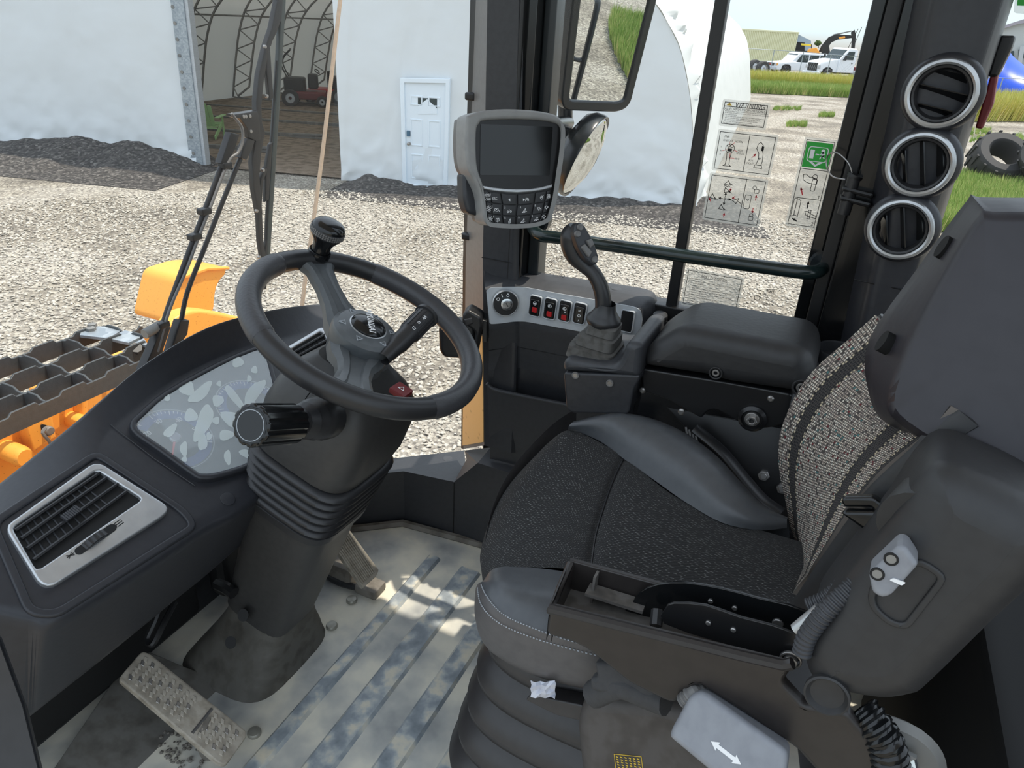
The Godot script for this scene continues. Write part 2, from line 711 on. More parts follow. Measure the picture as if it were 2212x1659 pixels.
	film.transparency = BaseMaterial3D.TRANSPARENCY_ALPHA
	var hz := mat("sky_sheen_film", Color(0.92, 0.95, 0.95, 0.17), 0.4)  # whitish tint stands in for sky mirrored in the lens
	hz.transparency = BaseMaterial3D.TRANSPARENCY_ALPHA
	var label := mat("label_film", Color(0.93, 0.93, 0.90, 0.34), 0.5)
	label.transparency = BaseMaterial3D.TRANSPARENCY_ALPHA


# ---------------------------------------------------------------- the cab itself
func shell() -> void:
	# floor: rubber mat with raised strips running across the cab
	var b := mb()
	var plan := PackedVector2Array([Vector2(0.62, 0.2), Vector2(-1.16, 0.2), Vector2(-1.16, 1.0), Vector2(-1.01, 1.225), Vector2(-0.88, 1.345), Vector2(-0.735, 1.352), Vector2(0.62, 1.352)])
	slab(mb(), plan, 0, 1)
	b.xf = Transform3D(Basis(Vector3.RIGHT, Vector3.FORWARD, Vector3.UP), Vector3.ZERO)
	slab(b, plan, -0.06, 0.0)
	var fl := struct("floor", b, M.mat_rubber, "dusty grey rubber cab floor mat with raised strips across it", "floor")
	for e in [[606, 652], [724, 797], [868, 930], [1000, 1068]]:
		var x0 := oy(e[0], 1564, 0.0).x
		var x1 := oy(e[1], 1564, 0.0).x
		var r := mb()
		var p := PackedVector2Array([Vector2(x0, 0), Vector2(x1, 0), Vector2(x1 - 0.006, 0.006), Vector2(x0 + 0.006, 0.006)])
		r.xf = Transform3D(Basis(), Vector3(0, 0, -0.72))
		slab(r, p, -0.53, 0.45)
		obj("mat_strip", r, M.rib_rubber, fl)
	for e in [[760, 1298], [717, 1354], [550, 1585], [1030, 1600]]:
		var r := mb(Transform3D(Basis(), oy(e[0], e[1], 0.0)))
		lathe(r, [[0.013, 0.0], [0.013, 0.005], [0.011, 0.008], [0.006, 0.009], [0.0, 0.0092]], 16)
		obj("mat_button", r, M.stud, fl)
	# mat lip running up the wall on the far side
	var lip := mb()
	var lp := []
	for e in [[560, 1205], [735, 1146], [870, 1131], [975, 1159], [1075, 1187]]:
		lp.append(oy(e[0], e[1], 0.004))
	tube(lip, lp, 0.011, 6)
	obj("mat_edge", lip, M.dusty, fl)

	# lower right wall: step box, ledge under the corner glass, foot well
	var z := -1.348
	var A := oz(981, 1041, z)
	var A0 := Vector3(A.x, 0, z)
	var B := oz(1032, 1000, z)
	var yl := B.y
	var C := Vector3(0.62, yl, z)
	var C0 := Vector3(0.62, 0, z)
	var B2 := Vector3(-0.655, yl + 0.02, -1.40)
	var C2 := Vector3(0.62, yl + 0.02, -1.40)
	var w := mb()
	w.quad(A0, Vector3(B.x, 0, z), B, A)
	w.quad(Vector3(B.x, 0, z), C0, C, B)
	w.quad(B, C, C2, B2)
	var D := oz(1008, 992, -1.42)
	var E := oz(1003, 973, -1.45)
	w.tri(A, B, D)
	w.quad(B, B2, E, D)
	var L1 := oy(872, 1018, 0.165)
	var L2 := oy(786, 1026, 0.165)
	var L3 := oy(797, 996, 0.165)
	var L4 := oy(1003, 973, 0.165)
	var N2 := Vector3(-1.10, 0.165, -1.10)
	w.quad(A, Vector3(D.x, 0.165, D.z), L4, L1)
	w.quad(L1, L4, L3, L2)
	w.quad(L2, L3, Vector3(-1.22, 0.165, -1.12), N2)
	var F1 := Vector3(L1.x, 0, L1.z)
	var F2 := Vector3(L2.x - 0.03, 0, L2.z + 0.03)
	w.quad(F1, A0, A, L1)
	w.quad(F2, F1, L1, L2)
	w.quad(Vector3(-1.11, 0, -1.09), F2, L2, N2)
	w.quad(Vector3(-1.11, 0, -0.25), Vector3(-1.11, 0, -1.09), N2, Vector3(-1.10, 0.165, -0.25))
	w.quad(Vector3(-1.10, 0.165, -0.25), N2, Vector3(-1.22, 0.165, -1.12), Vector3(-1.22, 0.165, -0.25))
	var wr := struct("wall_right", w, M.plastic, "dark plastic lower wall panel with a step below the switch console", "wall panel")
	for e in [[830, 1007], [967, 991]]:
		var p := oy(e[0], e[1], 0.166)
		var k := mb(Transform3D(Basis(), p))
		lathe(k, [[0.013, -0.001], [0.013, 0.0008], [0.0118, 0.0012], [0.0, 0.0012]], 20)
		obj("blanking_cap", k, M.plastic_soft, wr)
	var seam := mb()
	tube(seam, [A0 + Vector3(0, 0, 0.0005), A + Vector3(0, 0, 0.0005)], 0.0016, 5)
	obj("panel_seam", seam, M.black, wr)

	# outer skin: floor pan, right side below the glass, front below the glass, roof, back wall
	var s := mb()
	box(s, Vector3(-0.02, 0.34, -1.47), Vector3(1.36, 0.76, 0.04))
	struct("wall_side", s, M.black_paint, "dark painted steel skin of the cab below the side window", "wall panel")
	s = mb()
	box(s, Vector3(-1.24, 0.03, -0.72), Vector3(0.05, 0.26, 0.86))
	struct("wall_front", s, M.black_paint, "dark steel cab front below the windscreen", "wall panel")
	s = mb()
	box(s, Vector3(-0.25, 1.86, -0.93), Vector3(1.9, 0.08, 1.14), 0.03)
	struct("ceiling", s, M.lining, "grey roof lining of the cab", "roof")
	s = mb()
	box(s, Vector3(0.66, 0.40, -0.92), Vector3(0.06, 0.85, 1.1))
	struct("wall_rear", s, M.plastic, "dark rear wall of the cab below the back window", "wall panel")
	for zz in [-0.42, -1.44]:
		s = mb()
		box(s, Vector3(0.66, 1.35, zz), Vector3(0.08, 1.0, 0.08), 0.02)
		struct("trim_4", s, M.black_paint, "dark rear corner post of the cab", "post")

	# tool box behind the seat
	s = mb()
	box(s, Vector3(0.44, 0.30, -0.86), Vector3(0.30, 0.60, 0.86), 0.02)
	struct("trim_5", s, M.void, "black moulded housing on the floor behind the seat", "housing")
	# the front pillar: gasket, grey face, dark face, black glazing channels
	var cols := [[1013, 100, -1.46], [1024, 100, -1.45], [1051, 100, -1.355], [1118, 100, -1.355], [1130, 100, -1.362], [1141, 100, -1.42], [1141, 100, -1.47]]
	var lower := [[1000, 560, -1.46], [1006, 560, -1.45], [1043, 560, -1.355], [1106, 560, -1.355], [1120, 560, -1.362], [1130, 560, -1.42], [1130, 560, -1.47]]
	var foot := [[996, 968, -1.46], [1001, 970, -1.45], [1046, 962, -1.355], [1104, 978, -1.355], [1112, 978, -1.362], [1122, 978, -1.42], [1122, 978, -1.47]]
	var rows := []
	for k in 3:
		var row := PackedVector3Array()
		for e in [foot, lower, cols][k]:
			row.append(oz(e[0], e[1], e[2]))
		rows.append(row)
	var top := PackedVector3Array()
	for i in rows[2].size():
		top.append(rows[2][i] + (rows[2][i] - rows[1][i]) * ((1.83 - rows[2][i].y) / (rows[2][i].y - rows[1][i].y)))
	rows.append(top)
	var pil := Node3D.new()
	pil.name = "trim_1"
	put(pil, self)
	tag(pil, "grey and black front pillar between windscreen and side window", "pillar", "", "structure")
	var part := func(a, c, called, m):
		var q := []
		for r in rows:
			q.append(r.slice(a, c))
		var g := mb()
		sheet(g, q, 0.004)
		obj(called, g, m, pil)
	part.call(0, 2, "gasket", M.black)
	part.call(1, 3, "pillar_face", M.plastic_grey)
	part.call(2, 6, "pillar_cover", M.plastic)
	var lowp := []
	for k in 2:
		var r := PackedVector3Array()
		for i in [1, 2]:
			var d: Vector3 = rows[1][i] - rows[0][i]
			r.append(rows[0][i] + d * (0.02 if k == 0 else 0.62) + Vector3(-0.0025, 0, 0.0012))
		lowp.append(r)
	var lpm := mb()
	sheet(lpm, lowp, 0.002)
	obj("bounce_tint_face", lpm, M.bounce_tint, pil).set_meta("label", "lower strip of the pillar tinted orange for light bounced off the machine")  # orange tint stands in for light bounced off the machine
	for e in [[1012, 208], [1004, 510]]:
		var n := mb(Transform3D(Basis(), oz(e[0] + 6, e[1], -1.44)))
		box(n, Vector3.ZERO, Vector3(0.024, 0.016, 0.02), 0.004)
		obj("clip_notch", n, M.black, pil)
	var cut := mb()
	box(cut, oz(1072, 562, -1.354), Vector3(0.07, 0.0015, 0.002))
	obj("panel_seam", cut, M.black, pil)

	# side window: black frame channels, divider, glass
	var win := Node3D.new()
	win.name = "window_1"
	put(win, self)
	tag(win, "sliding side window with a black divider bar beside the seat", "window", "", "structure")
	var zf := -1.42
	var bar := func(xa, xb, za, zb, y0, y1, m, called):
		var g := mb()
		box(g, Vector3((xa + xb) / 2, (y0 + y1) / 2, (za + zb) / 2), Vector3(absf(xb - xa), y1 - y0, absf(zb - za)), 0.003)
		obj(called, g, m, win)
	var xa: float = oz(1139, 100, -1.40).x
	var xb: float = oz(1168, 100, -1.40).x
	var xc: float = oz(1203, 100, zf).x
	var sill: float = oz(1600, 686, zf).y
	bar.call(xa, xb, -1.37, -1.43, sill - 0.02, 1.83, M.black_gloss, "frame_channel")
	bar.call(xb, xc, -1.405, -1.45, sill - 0.02, 1.83, M.black_paint, "frame_channel")
	bar.call(xa, xa + 0.008, -1.355, -1.38, sill - 0.02, 1.83, M.black, "rubber_strip")
	var xd: float = oz(1541, 30, zf).x
	var xe: float = oz(1570, 30, zf).x
	bar.call(xd, xe, -1.41, -1.435, sill - 0.02, 1.83, M.black, "divider_bar")
	var xg: float = oz(1886, 0, zf).x
	bar.call(xg, xg + 0.022, -1.385, -1.44, sill - 0.03, 1.83, M.black_gloss, "frame_channel")
	bar.call(xg + 0.022, xg + 0.045, -1.36, -1.44, sill - 0.03, 1.83, M.black, "frame_channel")
	bar.call(xg + 0.045, xg + 0.10, -1.335, -1.44, sill - 0.10, 1.83, M.black_gloss, "frame_channel")
	bar.call(xc - 0.02, xg + 0.03, -1.40, -1.45, sill - 0.05, sill, M.black, "window_rail")
	bar.call(xc - 0.02, xg + 0.10, -1.40, -1.45, 1.78, 1.83, M.black, "window_rail")
	for e in [[xc, xd], [xe, xg]]:
		obj("pane", pane(Vector3((e[0] + e[1]) / 2, (sill + 1.8) / 2, zf - 0.006), Vector2(e[1] - e[0] + 0.012, 1.8 - sill)), M.glass, win)
	var dark := mb()
	box(dark, Vector3(-0.1, sill - 0.25, -1.41), Vector3(0.5, 0.44, 0.04))
	obj("lower_panel", dark, M.plastic, win)

	# handrail across the window
	var hr := thing("handrail", "glossy dark green grab rail across the side window", "handrail", Vector3(-0.2, 0.92, -1.33))
	var hp := []
	for e in [[1150, 470, -1.40], [1150, 490, -1.36], [1166, 508, -1.325], [1200, 513, -1.32], [1270, 523, -1.32], [1500, 556, -1.32], [1660, 578, -1.32], [1735, 588, -1.322], [1764, 587, -1.335], [1778, 578, -1.37], [1779, 572, -1.40]]:
		hp.append(oz(e[0], e[1], e[2]))
	var h := mb()
	tube(h, smooth3(hp, 4), 0.0125, 14)
	obj("rail", h, M.rail if M.has("rail") else mat("rail", Color(0.10, 0.15, 0.15), 0.18), hr)
	for e in [[1778, 572], [1160, 478]]:
		var fl2 := mb(axis(oz(e[0], e[1], -1.385), Vector3.BACK, Vector3.UP))
		lathe(fl2, [[0.026, -0.02], [0.026, 0.0], [0.022, 0.005], [0.0, 0.005]], 20)
		obj("mounting_flange", fl2, M.black_paint, hr)

	# windscreen: a raked pane and the corner pane, the pale sealing strip between them
	var ws := Node3D.new()
	ws.name = "window_2"
	put(ws, self)
	tag(ws, "tall windscreen in two panes joined by a pale seal", "window", "", "structure")
	var q0 := ox(735, 0, -1.30)
	var q1 := ox(648, 700, -1.22)
	var q2 := ox(640, 900, -1.22)
	var seal := mb()
	tube(seal, smooth3([q0 + (q0 - q1) * 0.35, q0, q0.lerp(q1, 0.5) + Vector3(0.004, 0, 0), q1, q2], 4), 0.0058, 6)
	obj("seal_strip", seal, tex(mat("seal", Color(0.74, 0.66, 0.58), 0.6), T.cloud, null, 9.0), ws)
	var rk := q0 + (q0 - q1) * 0.4
	var g1 := mb()
	g1.quad(Vector3(-1.21, 0.16, -0.25), Vector3(-1.21, 0.16, q2.z), rk, Vector3(rk.x, rk.y, -0.25))
	obj("pane", g1, M.glass, ws)
	var g2 := mb()
	g2.quad(Vector3(-1.21, 0.16, q2.z), Vector3(-0.79, 0.16, -1.50), Vector3(-0.75, rk.y, -1.47), rk)
	obj("pane", g2, M.glass, ws)


func pane(at: Vector3, size: Vector2) -> Mb:
	var g := mb(Transform3D(Basis(), at))
	g.quad(Vector3(-size.x / 2, -size.y / 2, 0), Vector3(size.x / 2, -size.y / 2, 0), Vector3(size.x / 2, size.y / 2, 0), Vector3(-size.x / 2, size.y / 2, 0))
	return g


# ---------------------------------------------------------------- the yard: ground, fabric building, what stands in it
var wall_f: Transform3D                     # plane of the building's end wall: x along it, y up, z out of it
var deep: Vector3                           # the way the building runs back
var arch: PackedVector2Array

func arch_h(u: float) -> float:
	for i in arch.size() - 1:
		if u <= arch[i].x and u >= arch[i + 1].x:
			return lerpf(arch[i].y, arch[i + 1].y, (arch[i].x - u) / maxf(arch[i].x - arch[i + 1].x, 1e-6))
	return 0.0

func yard() -> void:
	var g := mb()
	var rows := []
	for i in 61:
		var row := PackedVector3Array()
		for j in 61:
			var x := -90.0 + 150.0 * j / 60
			var zz := 22.0 - 150.0 * i / 60
			row.append(Vector3(x, GROUND - 0.02, zz))
		rows.append(row)
	sheet(g, rows)
	struct("ground", g, M.gravel, "pale crushed gravel yard around the machine", "ground")
	# loose stones close by
	var st := mb()
	lathe(st, [[0.0, -0.5], [0.8, -0.3], [1.0, 0.1], [0.55, 0.6], [0.0, 0.7]], 5)
	var mm := MultiMesh.new()
	mm.transform_format = MultiMesh.TRANSFORM_3D
	mm.use_colors = true
	mm.mesh = st.mesh(20)
	mm.instance_count = 42000
	for i in mm.instance_count:
		var a := rng.randf_range(-1.0, 1.0)
		var dist := 3.0 + 12.0 * pow(rng.randf(), 0.8)
		var ang := deg_to_rad(23.4) + a * 0.72
		var p := Vector3(-sin(ang) * dist, GROUND - 0.012, -cos(ang) * dist)
		var sc := rng.randf_range(0.007, 0.019) * (1.0 + 0.05 * dist)
		var k := rng.randf_range(0.62, 1.0)
		mm.set_instance_transform(i, Transform3D(Basis.from_euler(Vector3(rng.randf() * 0.6, rng.randf() * TAU, rng.randf() * 0.6)).scaled_local(Vector3(sc, sc * 0.7, sc * rng.randf_range(0.7, 1.2))), p))
		mm.set_instance_color(i, Color(k, k * 0.985, k * 0.96))
	M.pebble.vertex_color_use_as_albedo = true
	var mi := MultiMeshInstance3D.new()
	mi.name = "gravel"
	mi.multimesh = mm
	mi.material_override = M.pebble
	put(mi, self)
	tag(mi, "loose pale stones strewn over the gravel yard", "gravel", "", "stuff")

	# end wall of the fabric building
	var p0 := oy(1505, 457, GROUND)
	var p1 := oy(418, 360, GROUND)
	var n := (p0 - p1).cross(Vector3.UP).normalized()
	if n.dot(eye - p0) < 0:
		n = -n
	wall_f = fr(p0, n)
	deep = Vector3(-0.108, 0, -0.994)
	arch = PackedVector2Array([Vector2(0, 0)])
	for e in [[1503, 400], [1498, 300], [1490, 200], [1470, 105], [1443, 50], [1410, 0]]:
		arch.append(tr1(wall_f, e[0], e[1]))
	var last := arch[arch.size() - 1]
	var mid := -9.4
	var peak := 7.2
	for i in range(1, 9):
		var t := float(i) / 8
		arch.append(Vector2(lerpf(last.x, mid, t), last.y + (peak - last.y) * sin(t * PI / 2)))
	for i in range(arch.size() - 2, -1, -1):
		arch.append(Vector2(2 * mid - arch[i].x, arch[i].y))
	var t := thing("storage_building", "big white fabric hoop building with an open doorway and a man door", "building", p0)
	var ul := tr1(wall_f, 404, 180).x
	var ur := tr1(wall_f, 729, 200).x
	for e in [[2 * mid, ul, 3], [ur, 0.0, 5]]:
		var b := mb(wall_f)
		var r := []
		var nn := FastNoiseLite.new()
		nn.seed = e[2]
		nn.frequency = 1.0
		for i in 41:
			var row := PackedVector3Array()
			for j in 81:
				var u: float = lerpf(e[0], e[1], j / 80.0)
				var v := pow(i / 40.0, 1.7) * maxf(arch_h(u), 0.02)
				var low := exp(-v / 0.55)
				var fold: float = sin((u * 5.0 + v * 6.0) + nn.get_noise_2d(u * 0.8, v * 0.8) * 7.0) * 0.05 * low + nn.get_noise_2d(u * 0.35, v * 0.22) * 0.09
				row.append(Vector3(u, v, fold * (1.0 if j > 0 and j < 80 else 0.3) + low * 0.06))
			r.append(row)
		sheet(b, r)
		obj("end_panel", b.mesh(60), M.tent_fabric, t)
	var b := mb(wall_f)
	var lint := PackedVector2Array([Vector2(ul, 5.2), Vector2(ur, 5.2), Vector2(ur, arch_h(ur))])
	for q in arch:
		if q.x < ur and q.x > ul:
			lint.append(q)
	lint.append(Vector2(ul, arch_h(ul)))
	slab(b, lint, -0.02, 0.0)
	obj("end_panel", b, M.tent_fabric, t)
	# roof cover; its first metre is gathered over the end arch
	for part in 2:
		b = mb()
		var r := []
		var fine := smooth2(arch, 6, false)
		for i in (15 if part == 0 else 12):
			var row := PackedVector3Array()
			var s := i / 14.0 * 1.15 if part == 0 else 1.15 + 29.0 * i / 11.0
			var run := 0.0
			for j in fine.size():
				if j > 0:
					run += fine[j].distance_to(fine[j - 1])
				var q: Vector2 = fine[j]
				var out := (q - Vector2(mid, 1.5)).normalized()
				var w := 0.0
				if part == 0:
					w = sin(s / 1.15 * PI) * (0.15 + 0.07 * sin(run * 15.0 + sin(run * 5.0 + s * 3.0) * 1.6))
				q += out * w
				row.append(wall_f * Vector3(q.x, q.y, 0) + deep * s)
			r.append(row)
		sheet(b, r)
		obj("gathered_edge" if part == 0 else "roof_cover", b.mesh(70), M.tent_cover, t)
	# ladder trusses inside, purlins along the left side
	for k in 8:
		var s := 2.2 + k * 2.6
		b = mb()
		var o1 := []
		var o2 := []
		var fine := resample(arch, 130)
		for q in fine.slice(46, 100):
			var inn: Vector2 = (Vector2(mid, 1.2) - q).normalized()
			o1.append(wall_f * Vector3(q.x + inn.x * 0.08, q.y + inn.y * 0.08, 0) + deep * s)
			var gap := 0.72 if q.y > 0.4 else 0.2 + q.y * 1.3
			o2.append(wall_f * Vector3(q.x + inn.x * gap, maxf(q.y + inn.y * gap, 0.02 if q.y < 0.1 else 0.0), 0) + deep * s)
		tube(b, o1, 0.04, 5)
		tube(b, o2, 0.04, 5)
		for i in range(0, o1.size() - 1, 2):
			tube(b, [o1[i], o2[i + 1]], 0.022, 4)
			if i + 2 < o1.size():
				tube(b, [o2[i + 1], o1[i + 2]], 0.022, 4)
		obj("truss", b, M.truss_steel, t)
	for e in [[2.85, 0.03], [4.6, 0.03], [5.9, 0.03]]:
		b = mb()
		var uu := 2 * mid
		for q in arch:
			if q.x < mid and q.y < e[0]:
				uu = q.x
				break
		var a0 := wall_f * Vector3(uu + 0.5, e[0], 0)
		tube(b, [a0 + deep * 0.5, a0 + deep * 24.0], e[1], 5)
		obj("purlin", b, M.truss_steel, t)
	b = mb()
	var e0 := wall_f * Vector3(0, 0, 0) + deep * 30.0
	var e1 := wall_f * Vector3(2 * mid, 0, 0) + deep * 30.0
	var far_end := mb(Transform3D(wall_f.basis, wall_f.origin + deep * 30.0))
	far_end.cap(arch, 0.0, true)
	b = far_end
	obj("end_panel", b, M.tent_cover, t)
	# steel post at the doorway
	b = mb(wall_f)
	slab(b, trc(wall_f, [364, -60, 392, -60, 441, 357, 414, 357]), -0.05, 0.06, 0.01)
	var post := obj("door_post", b, M.galvanized, t)
	b = mb(wall_f)
	slab(b, trc(wall_f, [392, -60, 400, -60, 447, 357, 439, 357]), -0.16, 0.03, 0.01)
	obj("door_track", b, M.silver, t)
	for i in 11:
		var q := tr1(wall_f, 372 + 4.9 * i, -20 + 35.0 * i)
		b = mb(wall_f * Transform3D(Basis(), Vector3(q.x, q.y, 0.06)))
		slab(b, disc(0.035, 8), 0.0, 0.012)
		obj("bolt", b, M.truss_steel, post)
	# man door
	var df := fr(wall_f * Vector3(0, 0, 0.07), n)
	var d := mb(df)
	var fo := trc(df, [865, 168, 973, 170, 966.5, 414, 871, 406])
	hoop(d, fo, inset(fo, 0.085), -0.05, 0.05, 0.012)
	var door := obj("man_door", d, M.door_white, t)
	var leaf := inset(fo, 0.085)
	d = mb(df)
	slab(d, leaf, -0.06, 0.0, 0.0)
	obj("door_leaf", d, M.door_white, door)
	var c := Vector2.ZERO
	for q in leaf:
		c += q / 4
	for iy in 3:
		for ix in 2:
			var hh: float = [0.50, 0.52, 0.18][iy]
			var cy: float = c.y + [-0.62, 0.05, 0.66][iy]
			var cx := c.x + (-0.18 if ix == 0 else 0.19)
			d = mb(df * Transform3D(Basis(), Vector3(cx, cy, 0)))
			hoop(d, rect(0.25, hh), rect(0.20, hh - 0.05), -0.01, 0.012, 0.006, 2)
			obj("raised_panel", d, M.door_white, door)
	d = mb(df)
	slab(d, trc(df, [903, 211, 944, 213, 944, 236, 903, 230]), -0.01, 0.008)
	obj("window_pane", d, M.car_glass, door)
	d = mb(df)
	slab(d, trc(df, [903, 246, 903, 229, 923, 214, 944, 234, 944, 246]), -0.01, 0.012)
	obj("house_cutout", d, M.door_white, door)
	d = mb(df)
	var kp := tr1(df, 883, 288)
	box(d, Vector3(kp.x, kp.y, 0.02), Vector3(0.07, 0.11, 0.04), 0.01)
	obj("keypad", d, mat("keypad_blue", Color(0.25, 0.40, 0.50), 0.4), door)
	kp = tr1(df, 884, 310)
	d = mb(df * Transform3D(Basis(Vector3.RIGHT, Vector3.BACK, Vector3.DOWN), Vector3(kp.x, kp.y, 0)))
	lathe(d, [[0.035, 0.0], [0.035, 0.01], [0.014, 0.015], [0.014, 0.04], [0.032, 0.055], [0.03, 0.075], [0.0, 0.085]], 12)
	obj("door_knob", d, M.steel, door)

	# floor inside and the dark heaps of grindings along the wall
	b = mb()
	var f0 := wall_f * Vector3(-0.1, 0.02, -0.1)
	var f1 := wall_f * Vector3(2 * mid + 0.1, 0.02, -0.1)
	b.quad(f1, f0, f0 + deep * 30, f1 + deep * 30)
	obj("dirt_floor", b, M.dirt_floor, t)
	heap("gravel_heap", 2 * mid - 3.0, ul + 0.45, 0.40, 2.3, 11, "long dark heap of fine gravel banked against the fabric wall", 0.1)
	heap("gravel_heap", ur + 0.1, 1.2, 0.20, 1.6, 23, "low dark gravel ridge at the foot of the man door wall", 0.0)

	chair_green()
	mowers()
	side_mirrors()


func heap(called: String, u0: float, u1: float, h: float, wide: float, seed_: int, label: String, end: float) -> void:
	var nn := FastNoiseLite.new()
	nn.seed = seed_
	nn.frequency = 0.35
	var r := []
	for i in 25:
		var row := PackedVector3Array()
		var w := wide - (wide + 0.5) * i / 24.0
		for j in 91:
			var u := lerpf(u0, u1, j / 90.0)
			var e := smoothstep(0.0, 0.06, j / 90.0) * smoothstep(1.0, 0.93, j / 90.0)
			var hh := (h * (0.75 + 0.7 * nn.get_noise_2d(u, 0.0)) + nn.get_noise_2d(u * 5, w * 5) * 0.06) * e * pow(maxf(1.0 - w / (wide * (0.8 + 0.5 * nn.get_noise_2d(u, 40))), 0.0), 1.25)
			row.append(wall_f * Vector3(u, hh - 0.012, w))
		r.append(row)
	var b := mb()
	sheet(b, r)
	var o := obj(called, b.mesh(60), M.dark_gravel)
	tag(o, label, "gravel heap", "", "stuff")


func chair_green() -> void:
	var at := oy(452, 299, GROUND)
	var m := mat("green_plastic", Color(0.62, 0.76, 0.54), 0.5)
	var t := thing("garden_chair", "pale green slatted garden chair inside the fabric building", "chair", at)
	var xf := Transform3D(Basis(Vector3.UP, deg_to_rad(-150)), at)
	for i in 5:
		var b := mb(xf * Transform3D(Basis(Vector3.RIGHT, -0.42), Vector3((i - 2) * 0.105, 0.34, -0.16)))
		slab(b, roundp(PackedVector2Array([Vector2(-0.045, 0), Vector2(0.045, 0), Vector2(0.048, 0.68 - absf(i - 2) * 0.05), Vector2(-0.048, 0.68 - absf(i - 2) * 0.05)]), 0.03, 3), -0.012, 0.012)
		obj("back_slat", b, m, t)
	for i in 5:
		var b := mb(xf)
		box(b, Vector3(0, 0.37 - (4 - i) * 0.022, -0.13 + i * 0.115), Vector3(0.54, 0.02, 0.10), 0.005)
		obj("seat_slat", b, m, t)
	for s in [-1, 1]:
		var b := mb(xf)
		box(b, Vector3(0.33 * s, 0.56, 0.1), Vector3(0.12, 0.025, 0.68), 0.008)
		obj("arm_rest", b, m, t)
		b = mb(xf)
		box(b, Vector3(0.30 * s, 0.28, 0.36), Vector3(0.035, 0.56, 0.10), 0.006)
		obj("leg", b, m, t)
		b = mb(xf)
		box(b, Vector3(0.28 * s, 0.22, -0.02), Vector3(0.035, 0.10, 0.86), 0.006, Basis(Vector3.RIGHT, -0.33))
		obj("leg", b, m, t)


func wheel(b: Mb, at: Vector3, r: float, w: float, ax := Vector3.BACK) -> Mb:
	b.xf = axis(at, ax, Vector3.UP)
	return lathe(b, [[r * 0.55, -w / 2], [r * 0.9, -w / 2], [r, -w * 0.35], [r, w * 0.35], [r * 0.9, w / 2], [r * 0.55, w / 2]], 20)

func hub(b: Mb, at: Vector3, r: float, w: float, ax := Vector3.BACK) -> Mb:
	b.xf = axis(at, ax, Vector3.UP)
	return lathe(b, [[r * 0.6, -w * 0.5], [r * 0.56, -w * 0.3], [r * 0.2, -w * 0.34], [r * 0.2, w * 0.34], [r * 0.56, w * 0.3], [r * 0.6, w * 0.5]], 16)


func mowers() -> void:
	for k in 2:
		var at := oy(662, 228, GROUND) if k == 0 else oy(716, 222, GROUND)
		var t := thing("riding_mower", ["stand-on mower with a tall looped handle and black engine", "dark red riding mower with a steering wheel near the doorway edge"][k], "mower", at)
		var xf := Transform3D(Basis(Vector3.UP, deg_to_rad(35 if k == 0 else 200)), at)
		var b := mb(xf)
		box(b, Vector3(0, 0.38, 0), Vector3(1.5, 0.28, 0.95), 0.06)
		obj("deck", b, M.dark_red if k == 0 else M.red_plastic, t)
		b = mb(xf)
		box(b, Vector3(-0.35, 0.72, 0), Vector3(0.75, 0.5, 0.7), 0.08)
		obj("engine", b, M.black, t)
		for s in [-1, 1]:
			for e in [[-0.5, 0.3], [0.62, 0.2]]:
				var p: Vector3 = xf * Vector3(e[0], e[1], 0.55 * s)
				b = wheel(mb(), p, e[1], 0.2, xf.basis.z)
				var w := obj("wheel", b, M.tyre, t)
				obj("wheel_rim", hub(mb(), p, e[1], 0.21, xf.basis.z), M.silver, w)
		b = mb(xf)
		if k == 0:
			tube(b, smooth3([Vector3(-0.5, 0.8, 0.28), Vector3(-0.75, 1.45, 0.28), Vector3(-0.45, 1.85, 0.28), Vector3(-0.45, 1.85, -0.28), Vector3(-0.75, 1.45, -0.28), Vector3(-0.5, 0.8, -0.28)], 5), 0.025, 6)
			obj("handle", b, M.black, t)
			b = mb(xf)
			box(b, Vector3(0.3, 0.85, 0), Vector3(0.35, 0.5, 0.5), 0.06)
			obj("operator_pad", b, M.black, t)
		else:
			tube(b, smooth3([Vector3(0.5, 1.1, 0.18), Vector3(0.56, 1.16, 0), Vector3(0.5, 1.1, -0.18), Vector3(0.42, 1.02, 0)], 4, true), 0.02, 6, true)
			obj("steering_wheel", b, M.black, t)
			b = mb(xf)
			box(b, Vector3(0.0, 0.9, 0), Vector3(0.1, 0.5, 0.5), 0.05)
			obj("seat", b, M.black, t)


